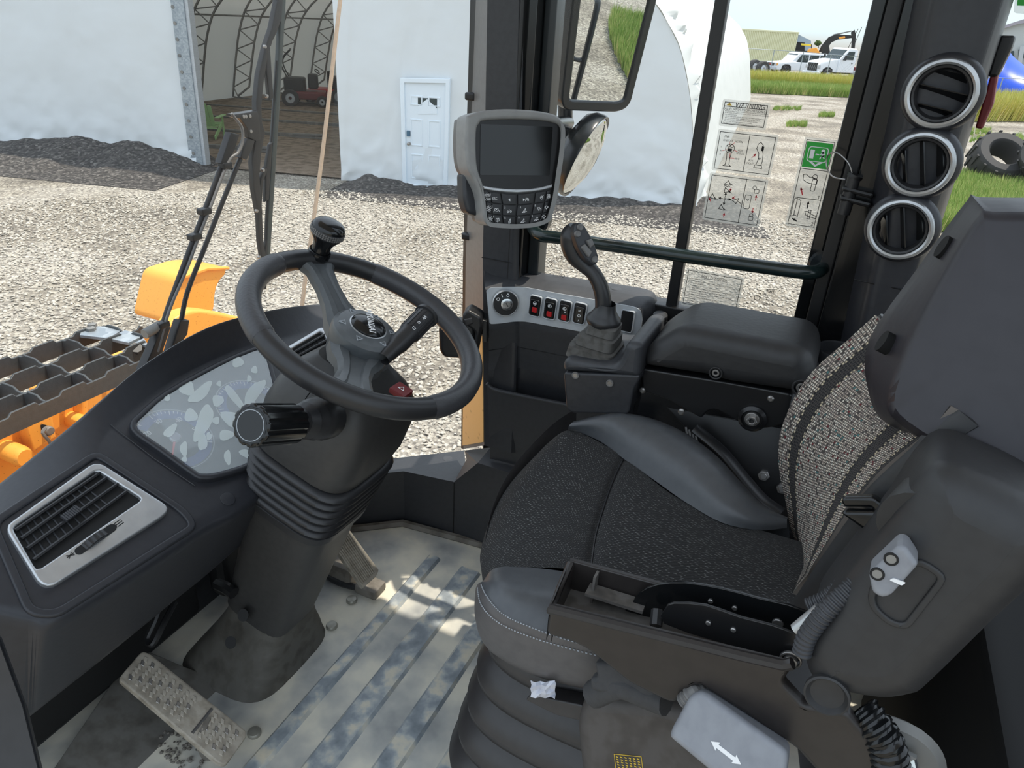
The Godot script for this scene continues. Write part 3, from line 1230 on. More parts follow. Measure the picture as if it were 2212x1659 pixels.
# ---------------------------------------------------------------- mirrors on the right of the machine
func side_mirrors() -> void:
	var c := oz(1308, 100, -1.80)
	var to_eye := (eye - c).normalized()
	var back := Vector3(0.93, -0.22, -0.20).normalized()
	var f := fr(c, to_eye + back)
	var t := thing("side_mirror", "large square wing mirror in a black housing outside the side window", "mirror", c)
	var face := roundp(trc(f, [1262, -160, 1432, -160, 1408, 0, 1352, 222, 1332, 230, 1226, 226, 1219, 213, 1244, 0]), 0.03, 4)
	var b := mb(f)
	slab(b, inset(face, -0.012), -0.075, -0.012, 0.03, 4)
	var bk := mb(f)
	slab(bk, inset(face, -0.012), -0.09, -0.006, 0.02, 4)
	obj("housing", bk, M.black_paint, t)
	b = mb(f)
	hoop(b, inset(face, -0.013), inset(face, 0.012), -0.02, 0.006, 0.005, 3)
	obj("rim", b, M.black_paint, t)
	b = mb(f)
	slab(b, inset(face, 0.010), -0.004, 0.0)
	obj("mirror_face", b, M.mirror, t)
	var arm := thing("mirror_arm", "black tubular bracket below the large wing mirror", "bracket", oz(1222, 260, -1.72))
	b = mb()
	tube(b, [oz(1221, 200, -1.85), oz(1221, 300, -1.85)], 0.019, 10)
	obj("post", b, M.black_paint, arm)
	b = mb()
	tube(b, [oz(1180, 272, -1.55), oz(1226, 265, -1.86)], 0.018, 10)
	obj("cross_tube", b, M.black_paint, arm)
	b = mb()
	tube(b, smooth3([oz(1214, 293, -1.85), oz(1236, 294, -1.85), oz(1246, 302, -1.85), oz(1240, 332, -1.85)], 4), 0.008, 6, false, 2.0)
	obj("strap", b, M.black_paint, arm)
	# the round one
	var rc := oz(1262, 338, -1.83)
	var ax := oz(1231, 327, -1.83)
	var rf := fr(rc, Vector3(0.92, -0.38, -0.05))
	var rt := thing("round_mirror", "small round convex mirror below the large wing mirror", "mirror", rc)
	var R := 0.0
	for e in [[1293, 266], [1232, 411]]:
		R = maxf(R, (onp(e[0], e[1], rf.basis.z, rc) - rc).length())
	b = mb(Transform3D(Basis(rf.basis.x, rf.basis.z, -rf.basis.y), rc))
	lathe(b, [[R * 0.5, -0.055], [R * 0.86, -0.04], [R * 0.97, -0.022], [R, 0.0], [R * 0.985, 0.006], [R * 0.93, 0.004]], 40)
	obj("housing", b, M.black_paint, rt)
	b = mb(Transform3D(Basis(rf.basis.x, rf.basis.z, -rf.basis.y), rc))
	lathe(b, [[R * 0.93, 0.002], [R * 0.8, 0.012], [R * 0.5, 0.024], [R * 0.2, 0.03], [0.0, 0.031]], 40)
	obj("mirror_face", b, M.mirror, rt)
	b = mb()
	tube(b, [rc - rf.basis.z * 0.05, rc - rf.basis.z * 0.085], 0.008, 8)
	obj("stud", b, M.steel, rt)
	# rail and ladder on the machine's flank, seen in the mirror
	var lad := thing("access_rail", "dark tubular access ladder rail on the machine's flank, seen in the wing mirror", "handrail", Vector3(1.2, -0.5, -2.0))
	for e in [-2.10, -1.92]:
		b = mb()
		tube(b, smooth3([Vector3(1.2, -1.2, e), Vector3(1.2, 0.2, e), Vector3(1.2, 0.86, e), Vector3(1.26, 0.96, e), Vector3(1.45, 0.98, e)], 5), 0.015, 8)
		obj("rail_tube", b, M.black_paint, lad)
	for i in 6:
		b = mb()
		tube(b, [Vector3(1.2, -0.9 + i * 0.32, -2.10), Vector3(1.2, -0.9 + i * 0.32, -1.92)], 0.012, 8)
		obj("rung", b, M.black_paint, lad)
	b = mb()
	box(b, Vector3(1.3, -1.1, -1.9), Vector3(0.6, 0.2, 0.7), 0.03)
	obj("step", b, M.orange, lad)


# ---------------------------------------------------------------- dashboard
var dash_f: Transform3D

func dash() -> void:
	var p := oy(450, 900, 0.575)
	dash_f = fr(p, Vector3(0.50, 0.866, 0.0), Vector3.LEFT)
	var t := thing("dashboard", "dark plastic dashboard with a hooded instrument panel and air vents", "dashboard", Vector3(-1.0, 0.3, -0.85))
	var onf := func(x, y, d): return dash_f * (Vector3(tr1(dash_f, x, y).x, tr1(dash_f, x, y).y, 0)) + dash_f.basis.z * d
	var r0 := []
	for e in [[-60, 1090], [60, 995], [170, 905], [215, 866], [320, 780], [450, 705], [570, 671], [660, 657], [704, 655]]:
		r0.append(ox(e[0], e[1], -1.045))
	var r1 := []
	for e in [[-60, 1166], [100, 1050], [205, 975], [238, 922], [361, 830], [470, 774], [545, 745], [640, 722], [712, 704]]:
		r1.append(onf.call(e[0], e[1], 0.0))
	var r2 := []
	for e in [[-40, 1310], [60, 1337], [120, 1344], [250, 1270], [380, 1187], [445, 1145], [530, 1100], [620, 1010], [712, 860]]:
		r2.append(onf.call(e[0], e[1], 0.0))
	var r3 := []
	for e in [[-20, 1625], [60, 1560], [100, 1527], [250, 1407], [380, 1300], [440, 1252], [522, 1180], [640, 1080], [730, 930]]:
		r3.append(ox(e[0], e[1], -0.885))
	var b := mb()
	var first := []
	var under := []
	for i in r0.size():
		first.append(r0[i] + Vector3(-0.10, -0.09, 0))
		under.append(r3[i] + Vector3(-0.14, 0.03, 0))
	var raw := [first, r0, r1, r2, r3, under]
	var rows := []
	for k in raw.size():
		if k == 0 or k == raw.size() - 1:
			rows.append(smooth3(raw[k], 6))
			continue
		for w in [-0.10, -0.035, 0.035, 0.10] if k != 2 else [-0.04, 0.04]:
			var row := []
			for i in r0.size():
				var a: Vector3 = raw[k][i]
				var o: Vector3 = raw[k - 1][i] if w < 0 else raw[k + 1][i]
				var q := a.lerp(o, absf(w))
				if absf(w) < 0.05 and k != 2:
					q = q.lerp((raw[k - 1][i].lerp(a, 0.93) + raw[k + 1][i].lerp(a, 0.93)) / 2.0, 0.25)
				row.append(q)
			rows.append(smooth3(row, 6))
	for r in rows:
		r.reverse()
	sheet(b, rows, 0.006)
	obj("dash_shell", b.mesh(50), M.plastic_dash, t)
	# closing cheek at the end of the dashboard
	b = mb()
	var ring := PackedVector3Array()
	for e in [first, r0, r1, r2, r3, under]:
		ring.append(e[e.size() - 1])
	var ring2 := PackedVector3Array()
	for q in ring:
		ring2.append(q + Vector3(0, 0, -0.004))
	loft(b, [ring2, ring])
	obj("end_cheek", b, M.plastic_dash, t)
	var seamline := mb()
	tube(seamline, [onf.call(238, 918, 0.002), onf.call(330, 990, 0.002), onf.call(420, 1050, 0.002)], 0.0009, 4)
	obj("panel_seam", seamline, M.black, t)
	b = mb(Transform3D(Basis(dash_f.basis.x, dash_f.basis.z, -dash_f.basis.y), onf.call(492, 1078, 0.0)))
	lathe(b, [[0.0125, -0.001], [0.0125, 0.001], [0.0115, 0.0016], [0.0, 0.0016]], 24)
	obj("blanking_cap", b, M.plastic_dash, t)
	# raised edge round the vent
	b = mb(dash_f)
	var rim := roundp(trc(dash_f, [-30, 1130, 208, 972, 404, 1102, 430, 1140, 120, 1338, 55, 1330]), 0.02, 4)
	hoop(b, rim, inset(rim, 0.012), -0.004, 0.004, 0.003)
	obj("vent_surround", b, M.plastic_dash, t)

	# instruments
	var lo := smooth2(trc(dash_f, [291, 924, 307, 906, 362, 859, 470, 798, 535, 769, 559, 763, 571, 776, 590, 850, 594, 880, 579, 964, 542, 1004, 470, 1029, 434, 1033, 416, 1025, 347, 975, 300, 942]), 3)
	var cl := thing("instrument_cluster", "instrument cluster under a clear bubbled protective film with blue dials", "gauge", onf.call(440, 900, 0))
	b = mb(dash_f)
	slab(b, inset(lo, -0.004), -0.01, 0.003)
	obj("dial_plate", b, mat("dial_plate", Color(0.16, 0.18, 0.20), 0.5), cl)
	b = mb(dash_f)
	hoop(b, inset(lo, -0.009), inset(lo, 0.0015), -0.006, 0.013, 0.004)
	obj("bezel", b, M.plastic_dash, cl)
	for e in [[376, 951, 0.062], [540, 880, 0.062]]:
		var c := tr1(dash_f, e[0], e[1])
		var xf := dash_f * Transform3D(Basis(), Vector3(c.x, c.y, 0.003))
		b = mb(xf)
		arc_in(b, c, e[2] * 0.72, e[2], 0.0012, lo)
		var dial := obj("dial_ring", b, M.dial_blue if M.has("dial_blue") else mat("dial_blue", Color(0.20, 0.27, 0.52), 0.5), cl)
		b = mb(xf)
		arc_in(b, c, e[2] * 1.03, e[2] * 1.06, 0.0016, lo)
		obj("dial_edge", b, M.grey_print, dial)
		var ticks := mb()
		for i in 41:
			var a := deg_to_rad(222.0 - 264.0 * i / 40.0)
			ticks.xf = xf * Transform3D(Basis(Vector3.BACK, a), Vector3.ZERO)
			if not Geometry2D.is_point_in_polygon(c + Vector2.from_angle(a) * e[2] * 1.05, lo):
				continue
			var l := 0.16 if i % 5 == 0 else 0.09
			slab(ticks, PackedVector2Array([Vector2(e[2] * (1.0 - l), -0.0006), Vector2(e[2], -0.0006), Vector2(e[2], 0.0006), Vector2(e[2] * (1.0 - l), 0.0006)]), 0.0012, 0.0018)
		var tk := obj("tick_scale", ticks, M.white_print, dial)
		tk.set_meta("kind", "stuff")
		if e[0] == 376:
			for i in 6:
				var a := deg_to_rad(222.0 - 264.0 * i / 5.0 * 0.86)
				if not Geometry2D.is_point_in_polygon(c + Vector2.from_angle(a) * e[2] * 0.85, lo):
					continue
				obj("numeral", words(str(i * 10), 0.012), M.white_print, dial, xf * Transform3D(Basis(), Vector3(cos(a) * e[2] * 0.70, sin(a) * e[2] * 0.70, 0.002)))
		b = mb(xf * Transform3D(Basis(Vector3.BACK, deg_to_rad(222.0 if e[0] == 376 else 235.0)), Vector3.ZERO))
		slab(b, PackedVector2Array([Vector2(-0.01, -0.0025), Vector2(e[2] * 0.8, -0.0008), Vector2(e[2] * 0.8, 0.0008), Vector2(-0.01, 0.0025)]), 0.003, 0.005)
		obj("needle", b, M.red_print, dial)
		b = mb(xf)
		slab(b, disc(0.010, 20), 0.003, 0.008, 0.002)
		obj("needle_hub", b, M.silver, dial)
	b = mb(dash_f)
	slab(b, inset(lo, -0.001), 0.0100, 0.0106)
	obj("lens", b, M.clear_lens, cl)
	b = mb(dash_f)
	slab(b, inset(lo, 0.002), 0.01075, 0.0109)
	obj("film_with_sky_sheen", b, M.sky_sheen_film, cl)  # whole film whitened in place of the sky reflection
	# air blisters under the film
	for e in [[436, 921, 15, 42, -22], [467, 874, 12, 12, 0], [495, 913, 22, 15, -30], [485, 948, 16, 11, 10], [409, 906, 14, 14, 0], [365, 939, 9, 18, -45], [545, 858, 13, 36, -35], [506, 870, 8, 40, 38], [401, 848, 16, 15, 0], [546, 807, 7, 8, 0], [535, 826, 5, 7, 0], [470, 837, 5, 6, 0], [463, 917, 8, 8, 0], [448, 951, 6, 8, 0], [394, 978, 8, 16, 0], [434, 962, 10, 20, 0], [488, 996, 7, 16, 5], [528, 989, 16, 8, -30], [358, 866, 6, 10, 0], [430, 857, 32, 12, 42], [510, 790, 12, 12, 0], [395, 1000, 6, 6, 0]]:
		var px := []
		for k in 14:
			var a := TAU * k / 14
			var v := Vector2(cos(a) * e[2], sin(a) * e[3]).rotated(-deg_to_rad(e[4])) * (1.0 + 0.13 * sin(a * 3.0 + e[0]))
			px.append_array([e[0] + v.x, e[1] + v.y])
		b = mb(dash_f)
		slab(b, smooth2(trc(dash_f, px), 2), 0.0111, 0.0115)
		obj("film_blister", b, M.film, cl)

	# vents
	dash_vent("air_vent", "big rectangular dash air vent in a silver bezel with a thumb wheel", [13, 1140, 197, 1007, 217, 1006, 357, 1095, 363, 1108, 348, 1122, 115, 1270, 96, 1272, 80, 1261, 16, 1157], [29, 1144, 205, 1023, 215, 1025, 303, 1081, 301, 1087, 82, 1236, 76, 1233, 29, 1151], [[32, 1150, 214, 1026], [45, 1168, 228, 1037], [57, 1190, 252, 1050], [71, 1214, 272, 1066]], true)
	dash_vent("air_vent", "small rectangular air vent behind the steering wheel rim", [612, 757, 690, 711, 702, 714, 722, 752, 718, 762, 660, 810, 650, 806], [622, 762, 690, 721, 697, 724, 712, 755, 662, 796], [[628, 768, 700, 726], [636, 776, 706, 737], [645, 785, 711, 750]], false)

	# what hangs under the dashboard
	var u := thing("heater_box", "black heater box and cable loop under the dashboard", "heater", Vector3(-1.05, 0.1, -0.8))
	b = mb()
	box(b, Vector3(-1.06, 0.25, -0.93), Vector3(0.06, 0.40, 0.16), 0.02)
	obj("casing", b, M.black, u)
	b = mb()
	box(b, Vector3(-1.07, 0.26, -0.55), Vector3(0.03, 0.40, 0.50), 0.01)
	obj("back_panel", b, M.void, u)
	b = mb()
	tube(b, smooth3([od(352, 1290, 1.36), od(335, 1340, 1.34), od(318, 1380, 1.33), od(330, 1392, 1.32), od(352, 1350, 1.33), od(378, 1300, 1.36)], 5), 0.006, 7)
	obj("cable", b, M.black, u)
	b = mb()
	tube(b, smooth3([od(470, 1262, 1.42), od(488, 1270, 1.40), od(505, 1282, 1.39)], 5), 0.012, 8)
	obj("hose", b, M.black, u)
	# trim beside the open door
	b = mb()
	var s0 := []
	for e in [[-30, 1330, 0.62], [4, 1378, 0.64], [60, 1530, 0.66], [99, 1690, 0.66]]:
		s0.append([od(e[0] - 260, e[1], e[2]), od(e[0] - 12, e[1] - 4, e[2]), od(e[0], e[1], e[2] + 0.015), od(e[0] + 1, e[1] + 2, e[2] + 0.06)])
	for r in s0:
		r.reverse()
	sheet(b, s0, 0.004)
	struct("trim_3", b.mesh(60), M.plastic, "dark plastic door edge trim at the lower corner of the cab", "trim")

	pedals()


# the part of a flat ring that lies inside the outline lim
func arc_in(b: Mb, c: Vector2, r0: float, r1: float, z: float, lim: PackedVector2Array) -> void:
	for i in 72:
		var u := Vector2.from_angle(TAU * i / 72)
		var v := Vector2.from_angle(TAU * (i + 1) / 72)
		if Geometry2D.is_point_in_polygon(c + u * r1, lim) and Geometry2D.is_point_in_polygon(c + v * r1, lim) and Geometry2D.is_point_in_polygon(c + u * r0, lim):
			b.quad(Vector3(u.x * r0, u.y * r0, z), Vector3(u.x * r1, u.y * r1, z), Vector3(v.x * r1, v.y * r1, z), Vector3(v.x * r0, v.y * r0, z))


func dash_vent(called: String, label: String, outer: Array, inner: Array, bars: Array, big: bool) -> void:
	var c := Vector2.ZERO
	var o := trc(dash_f, outer)
	for q in o:
		c += q / o.size()
	var t := thing(called, label, "air vent", dash_f * Vector3(c.x, c.y, 0))
	var b := mb(dash_f)
	var oo := roundp(o, 0.008, 3)
	var ii := roundp(trc(dash_f, inner), 0.004, 3)
	hoop(b, oo, ii, -0.004, 0.008, 0.003)
	obj("bezel", b, M.satin, t)
	b = mb(dash_f)
	slab(b, inset(ii, -0.002), -0.002, 0.0012)
	obj("recess", b, M.void, t)
	var n := 11 if big else 6
	var iq := trl(dash_f, [bars[0][0], bars[0][1], bars[0][2], bars[0][3], bars[-1][2], bars[-1][3], bars[-1][0], bars[-1][1]])
	var fin := 0
	for i in n:
		var k := (i + 0.6) / n
		var a := iq[0].lerp(iq[1], k * 0.82)
		var e := iq[3].lerp(iq[2], k * 0.82)
		b = mb(dash_f)
		tube(b, [Vector3(a.x, a.y, 0.0022), Vector3(e.x, e.y, 0.0022)], 0.0014, 4)
		obj("vane", b, M.plastic, t)
	for e in bars:
		var a := tr1(dash_f, e[0], e[1])
		var d := tr1(dash_f, e[2], e[3])
		b = mb(dash_f)
		tube(b, [Vector3(a.x, a.y, 0.0055), Vector3(d.x, d.y, 0.0055)], 0.0028, 6)
		obj("louvre", b, M.rubber, t)
	if big:
		var s0 := tr1(dash_f, 137, 1128)
		var s1 := tr1(dash_f, 166, 1107)
		b = mb(dash_f)
		for i in 8:
			var q := s0.lerp(s1, i / 7.0)
			box(b, Vector3(q.x, q.y, 0.010), Vector3(0.0030, 0.013, 0.006), 0.001, Basis(Vector3.BACK, (s1 - s0).angle()))
		var m := s0.lerp(s1, 0.5)
		box(b, Vector3(m.x, m.y, 0.0085), Vector3((s1 - s0).length(), 0.012, 0.005), 0.001, Basis(Vector3.BACK, (s1 - s0).angle()))
		obj("slider", b, M.plastic_soft, t)
		b = mb(dash_f)
		slab(b, roundp(trc(dash_f, [158, 1194, 237, 1138, 251, 1140, 250, 1150, 172, 1205, 161, 1203]), 0.004, 2), 0.0, 0.0088)
		obj("wheel_slot", b, M.void, t)
		var w0 := tr1(dash_f, 172, 1195)
		var w1 := tr1(dash_f, 235, 1150)
		var mid := w0.lerp(w1, 0.5)
		var ang := (w1 - w0).angle()
		b = mb(dash_f * Transform3D(Basis(Vector3.BACK, ang) * Basis(Vector3.RIGHT, PI / 2), Vector3(mid.x, mid.y, -0.018)))
		var prof := PackedVector2Array()
		for i in 60:
			var r := 0.034 if i % 2 == 0 else 0.0328
			prof.append(Vector2(cos(TAU * i / 60) * r, sin(TAU * i / 60) * r))
		slab(b, prof, -0.006, 0.006, 0.001, 1)
		obj("thumb_wheel", b, M.rubber, t)
		for e in [[255, 1136, 0], [150, 1206, 1]]:
			var q := tr1(dash_f, e[0], e[1])
			for i in 3:
				b = mb(dash_f * Transform3D(Basis(Vector3.BACK, ang + (0.0 if e[2] == 0 else 0.6 * (i - 1))), Vector3(q.x, q.y, 0.0082)))
				box(b, Vector3(0, (i - 1) * 0.0035 if e[2] == 0 else 0.0, 0), Vector3(0.011, 0.0012, 0.0006))
				obj("symbol", b, M.black_print, t)


func pedals() -> void:
	# brake pedal
	var f := fr(oy(395, 1530, 0.13), Vector3(0.45, 0.88, 0.08), Vector3.LEFT)
	var t := thing("brake_pedal", "dusty metal brake pedal with raised tread on the near side of the column", "pedal", f.origin)
	var o := roundp(trc(f, [255, 1466, 307, 1405, 325, 1412, 532, 1578, 533, 1590, 488, 1653, 470, 1648]), 0.008, 3)
	var b := mb(f)
	slab(b, o, -0.014, 0.0, 0.003, 2)
	obj("pad", b, M.pedal, t)
	var corner := [tr1(f, 268, 1462), tr1(f, 310, 1413), tr1(f, 525, 1585), tr1(f, 482, 1640)]
	var m := mb()
	slab(m, PackedVector2Array([Vector2(-0.006, -0.003), Vector2(0.003, -0.003), Vector2(0.006, 0.003), Vector2(-0.003, 0.003)]), 0, 0.0022, 0.0008, 1)
	var shared := m.mesh()
	for i in 14:
		if i in [8, 9]:
			continue
		for j in 6:
			var u := (i + 0.6) / 14.2
			var v := (j + 0.7) / 6.4
			var q: Vector2 = corner[0].lerp(corner[3], u).lerp(corner[1].lerp(corner[2], u), v)
			obj("tread_block", shared, M.steel if (i * 3 + j) % 4 == 0 else M.pedal, t, f * Transform3D(Basis(Vector3.BACK, (corner[1] - corner[0]).angle() + 0.5), Vector3(q.x, q.y, 0)))
	b = mb(f)
	var c0: Vector2 = corner[0].lerp(corner[3], 0.69)
	var c1: Vector2 = corner[1].lerp(corner[2], 0.69)
	tube(b, [Vector3(c0.x, c0.y, 0), Vector3(c1.x, c1.y, 0)], 0.003, 6)
	obj("tread_bar", b, M.steel, t)
	b = mb()
	var root := oy(440, 1640, 0.0)
	tube(b, [f.origin + Vector3(0.03, -0.02, 0.0), root + Vector3(0, 0.0, -0.02)], 0.022, 8)
	obj("pedal_arm", b, M.dusty, t)
	# accelerator
	f = fr(oy(765, 1200, 0.12), Vector3(0.62, 0.78, 0.10), Vector3.LEFT)
	t = thing("accelerator_pedal", "dusty ribbed accelerator pedal on the far side of the column", "pedal", f.origin)
	b = mb(f)
	slab(b, roundp(trc(f, [700, 1150, 729, 1108, 819, 1231, 812, 1246, 785, 1270]), 0.004, 2), -0.012, 0.0, 0.002, 2)
	obj("pad", b, M.pedal, t)
	var e0 := [tr1(f, 700, 1150), tr1(f, 729, 1108), tr1(f, 812, 1234), tr1(f, 781, 1262)]
	for j in 9:
		var v := (j + 0.8) / 9.6
		var a: Vector2 = e0[0].lerp(e0[1], v)
		var d: Vector2 = e0[3].lerp(e0[2], v)
		b = mb(f)
		box(b, Vector3((a.x + d.x) / 2, (a.y + d.y) / 2, 0.0005), Vector3((d - a).length(), 0.0026, 0.004), 0.001, Basis(Vector3.BACK, (d - a).angle()))
		obj("pad_rib", b, M.pedal, t)
	b = mb()
	box(b, oy(800, 1268, 0.012) + Vector3(0, 0.0, 0), Vector3(0.06, 0.025, 0.05), 0.006)
	obj("hinge_block", b, M.dusty, t)
	b = mb()
	tube(b, smooth3([oy(690, 1222, 0.02), oy(712, 1246, 0.015), oy(745, 1262, 0.012), oy(785, 1270, 0.012)], 4), 0.009, 7)
	obj("cable", b, M.rubber, t)
	b = mb()
	box(b, oy(738, 1222, 0.03), Vector3(0.10, 0.06, 0.07), 0.012)
	obj("bracket", b, M.dusty, t)
	# grit lying in the corner by the brake pedal
	var grit := mb()
	for i in 70:
		var q := oy(rng.randf_range(345, 440), rng.randf_range(1575, 1668), 0.003)
		var s := rng.randf_range(0.0015, 0.0042)
		grit.xf = Transform3D(Basis.from_euler(Vector3(rng.randf() * 3, rng.randf() * 3, 0)).scaled(Vector3(s, s * 0.8, s * 1.2)), q)
		lathe(grit, [[0.0, -1.0], [0.8, -0.5], [1.0, 0.2], [0.5, 0.9], [0.0, 1.0]], 5)
	tag(obj("grit", grit.mesh(20), M.dusty), "loose grit and crumbs of dirt on the floor by the brake pedal", "dirt", "", "stuff")
	# kick plate under the brake pedal
	b = mb()
	var kf := fr(oy(330, 1540, 0.015), Vector3(0.25, 0.97, 0.0), Vector3.LEFT)
	b.xf = kf
	slab(b, roundp(trc(kf, [95, 1690, 295, 1395, 400, 1440, 527, 1484, 515, 1512, 345, 1659, 330, 1700]), 0.004, 2), -0.01, 0.0, 0.003, 2)
	tag(obj("foot_plate", b, tex(mat("foot_plate", Color(0.40, 0.39, 0.37), 0.75), T.mottle, T.fine, 3.0, 0.03)), "dusty dark foot plate on the floor beneath the brake pedal", "floor plate")


# ---------------------------------------------------------------- steering column and wheel
var hub_at := Vector3.ZERO
var wheel_n := Vector3(0.42, 0.905, -0.07).normalized()

func se(c: Vector3, x: Vector3, z: Vector3, a: float, d: float, p := 4.0, n := 32) -> PackedVector3Array:
	var ring := PackedVector3Array()
	for k in n:
		var t := TAU * k / n
		var cx := pow(absf(cos(t)), 2.0 / p) * signf(cos(t)) * a
		var cz := pow(absf(sin(t)), 2.0 / p) * signf(sin(t)) * d
		ring.append(c + x * cx + z * cz)
	return ring

func column() -> void:
	hub_at = od(793.4, 709.5, 1.145)
	var base := Vector3(-0.925, 0.0, -0.815)
	var up := (hub_at - base).normalized()
	var xz := up.cross(Vector3.FORWARD).normalized()          # towards the driver
	if xz.x < 0:
		xz = -xz
	var sd := xz.cross(up).normalized()
	if sd.z < 0:
		sd = -sd
	var L := (hub_at - base).length()
	var t := thing("steering_column", "dark plastic steering column with a pleated boot standing on the cab floor", "steering column", base)
	var mk := func(list, p, called, m, crease):
		var rings := []
		for e in list:
			var c: Vector3 = base + up * L * e[0] + xz * (e[3] if e.size() > 3 else 0.0) + sd * (e[4] if e.size() > 4 else 0.0)
			rings.append(se(c, xz, sd, e[2], e[1], p))
		var b := mb()
		if (rings[0][1] - rings[0][0]).cross(rings[1][0] - rings[0][0]).dot(rings[0][0] - base - up * L * list[0][0]) < 0:
			for r in rings:
				r.reverse()
		loft(b, rings)
		return obj(called, b.mesh(crease), m, t)
	var y0 := []
	for e in [[0.155, 0.122, 0.0], [0.146, 0.117, 0.014], [0.128, 0.104, 0.05], [0.104, 0.089, 0.09], [0.084, 0.078, 0.13], [0.078, 0.074, 0.165]]:
		y0.append(se(Vector3(base.x, e[2], base.z) + Vector3(up.x * e[2] / up.y, 0, up.z * e[2] / up.y), Vector3.RIGHT, Vector3.BACK, e[1], e[0] * 0.82, 4.0))
	for r in y0:
		r.reverse()
	var b := mb()
	loft(b, y0)
	obj("column_foot", b.mesh(40), tex(mat("foot_plastic", Color(0.33, 0.32, 0.30), 0.6), T.mottle, T.grain, 4.0, 0.012), t)
	mk.call([[0.18, 0.068, 0.074], [0.24, 0.070, 0.076], [0.36, 0.075, 0.080], [0.50, 0.083, 0.085], [0.555, 0.086, 0.088]], 4.5, "lower_column", M.plastic_column, 40)
	# pleated boot, one ring for each pleat
	for k in 6:
		var s := 0.555 + k * 0.0235
		var w := 0.094 + 0.0022 * k
		mk.call([[s, w - 0.011, w - 0.007], [s + 0.006, w, w + 0.002], [s + 0.0125, w + 0.003, w + 0.005], [s + 0.019, w, w + 0.002], [s + 0.0255, w - 0.011, w - 0.007]], 4.0, "boot_pleat", M.rubber, 60)
	mk.call([[0.535, 0.088, 0.090], [0.540, 0.094, 0.096], [0.558, 0.095, 0.097], [0.562, 0.089, 0.091]], 4.0, "boot_rim", M.rubber, 40)
	mk.call([[0.69, 0.090, 0.088, 0.0, -0.004], [0.70, 0.103, 0.099, 0.0, -0.004], [0.74, 0.110, 0.106, 0.0, -0.006], [0.80, 0.112, 0.106, 0.0, -0.010], [0.845, 0.104, 0.098, 0.0, -0.010], [0.88, 0.086, 0.084, -0.002, -0.006], [0.905, 0.066, 0.066, -0.004, -0.002], [0.925, 0.048, 0.050, -0.004]], 4.2, "column_cover", M.plastic_column, 42)
	var seam := mb()
	tube(seam, smooth3([od(648, 902, 1.10), od(655, 870, 1.115), od(672, 845, 1.125), od(690, 832, 1.13)], 4), 0.0012, 4)
	obj("cover_seam", seam, M.black, t)
	for e in [[575, 1333], [548, 1392]]:
		var q := mb(fr(od(e[0] - 50, e[1] - 4, 1.385), (eye - od(e[0], e[1], 1.4)).normalized()))
		slab(q, disc(0.010, 16, 0.012), -0.03, 0.0)
		obj("screw_recess", q, M.void, t)
	# hazard key
	b = mb()
	box(b, od(866, 845, 1.09), Vector3(0.028, 0.010, 0.030), 0.003, Basis(xz, up, xz.cross(up)))
	var hz := obj("hazard_key", b, M.dark_red, t)
	b = mb(Transform3D(Basis(xz, up, xz.cross(up)) * Basis(Vector3.RIGHT, -PI / 2), od(866, 845, 1.09) + up * 0.0055))
	hoop(b, PackedVector2Array([Vector2(-0.006, -0.004), Vector2(0.006, -0.004), Vector2(0, 0.006)]), PackedVector2Array([Vector2(-0.004, -0.003), Vector2(0.004, -0.003), Vector2(0, 0.004)]), 0, 0.0005)
	obj("warning_triangle", b, M.white_print, hz)
	# tilt lever: rubber bellows and fluted knob
	var k0 := od(690, 903, 1.06)
	var k1 := od(628, 915, 0.985)
	var k2 := od(541, 919, 0.90)
	var ax := (k2 - k1).normalized()
	b = mb(axis(k0, k1 - k0, Vector3.UP))
	var len0 := (k1 - k0).length()
	lathe(b, [[0.034, -0.02], [0.034, 0.0], [0.030, len0 * 0.12], [0.026, len0 * 0.2], [0.031, len0 * 0.28], [0.024, len0 * 0.45], [0.027, len0 * 0.52], [0.019, len0 * 0.68], [0.021, len0 * 0.75], [0.014, len0 * 0.95], [0.014, len0 * 1.1]], 24)
	var tl := obj("tilt_lever", b.mesh(50), M.rubber, t)
	b = mb(axis(k1, ax, Vector3.UP) * Transform3D(Basis(Vector3.RIGHT, -PI / 2), Vector3.ZERO))
	var len1 := (k2 - k1).length()
	var fl := PackedVector2Array()
	for i in 72:
		var r := 0.0285 if (i % 6) < 4 else 0.0268
		fl.append(Vector2(cos(TAU * i / 72) * r, sin(TAU * i / 72) * r))
	slab(b, fl, -len1 * 0.05, len1, 0.004, 3, true)
	obj("lever_knob", b.mesh(30), M.black_gloss, tl)
	b = mb(axis(k2, ax, Vector3.UP) * Transform3D(Basis(Vector3.RIGHT, -PI / 2), Vector3.ZERO))
	hoop(b, disc(0.0205, 32), disc(0.0195, 32), 0, 0.0006)
	obj("knob_ring", b, M.grey_print, tl)
	# combination switch
	var s0 := od(852, 752, 1.14)
	var s1 := od(881, 722, 1.165)
	var s2 := od(924, 679, 1.20)
	b = mb(axis(s0, s2 - s0, Vector3.UP))
	var ls := (s2 - s0).length()
	var st_ := thing("combination_switch", "black lamp and wiper stalk with white symbols behind the steering wheel", "switch", s0)
	lathe(b, [[0.011, -0.03], [0.014, 0.0], [0.0165, ls * 0.12], [0.0165, ls * 0.38], [0.0185, ls * 0.42], [0.0185, ls * 0.92], [0.0215, ls * 0.93], [0.0215, ls * 0.985], [0.019, ls], [0.0, ls]], 24)
	obj("stalk", b, M.rubber, st_)
	for i in 16:
		b = mb(axis(s0, s2 - s0, Vector3.UP) * Transform3D(Basis(Vector3.UP, TAU * i / 16), Vector3.ZERO))
		box(b, Vector3(0.0185, ls * 0.67, 0), Vector3(0.0016, ls * 0.46, 0.0034), 0.0006)
		obj("grip_rib", b, M.rubber, st_)
	var sf := fr(s1, (eye - s1).normalized(), (s2 - s0))
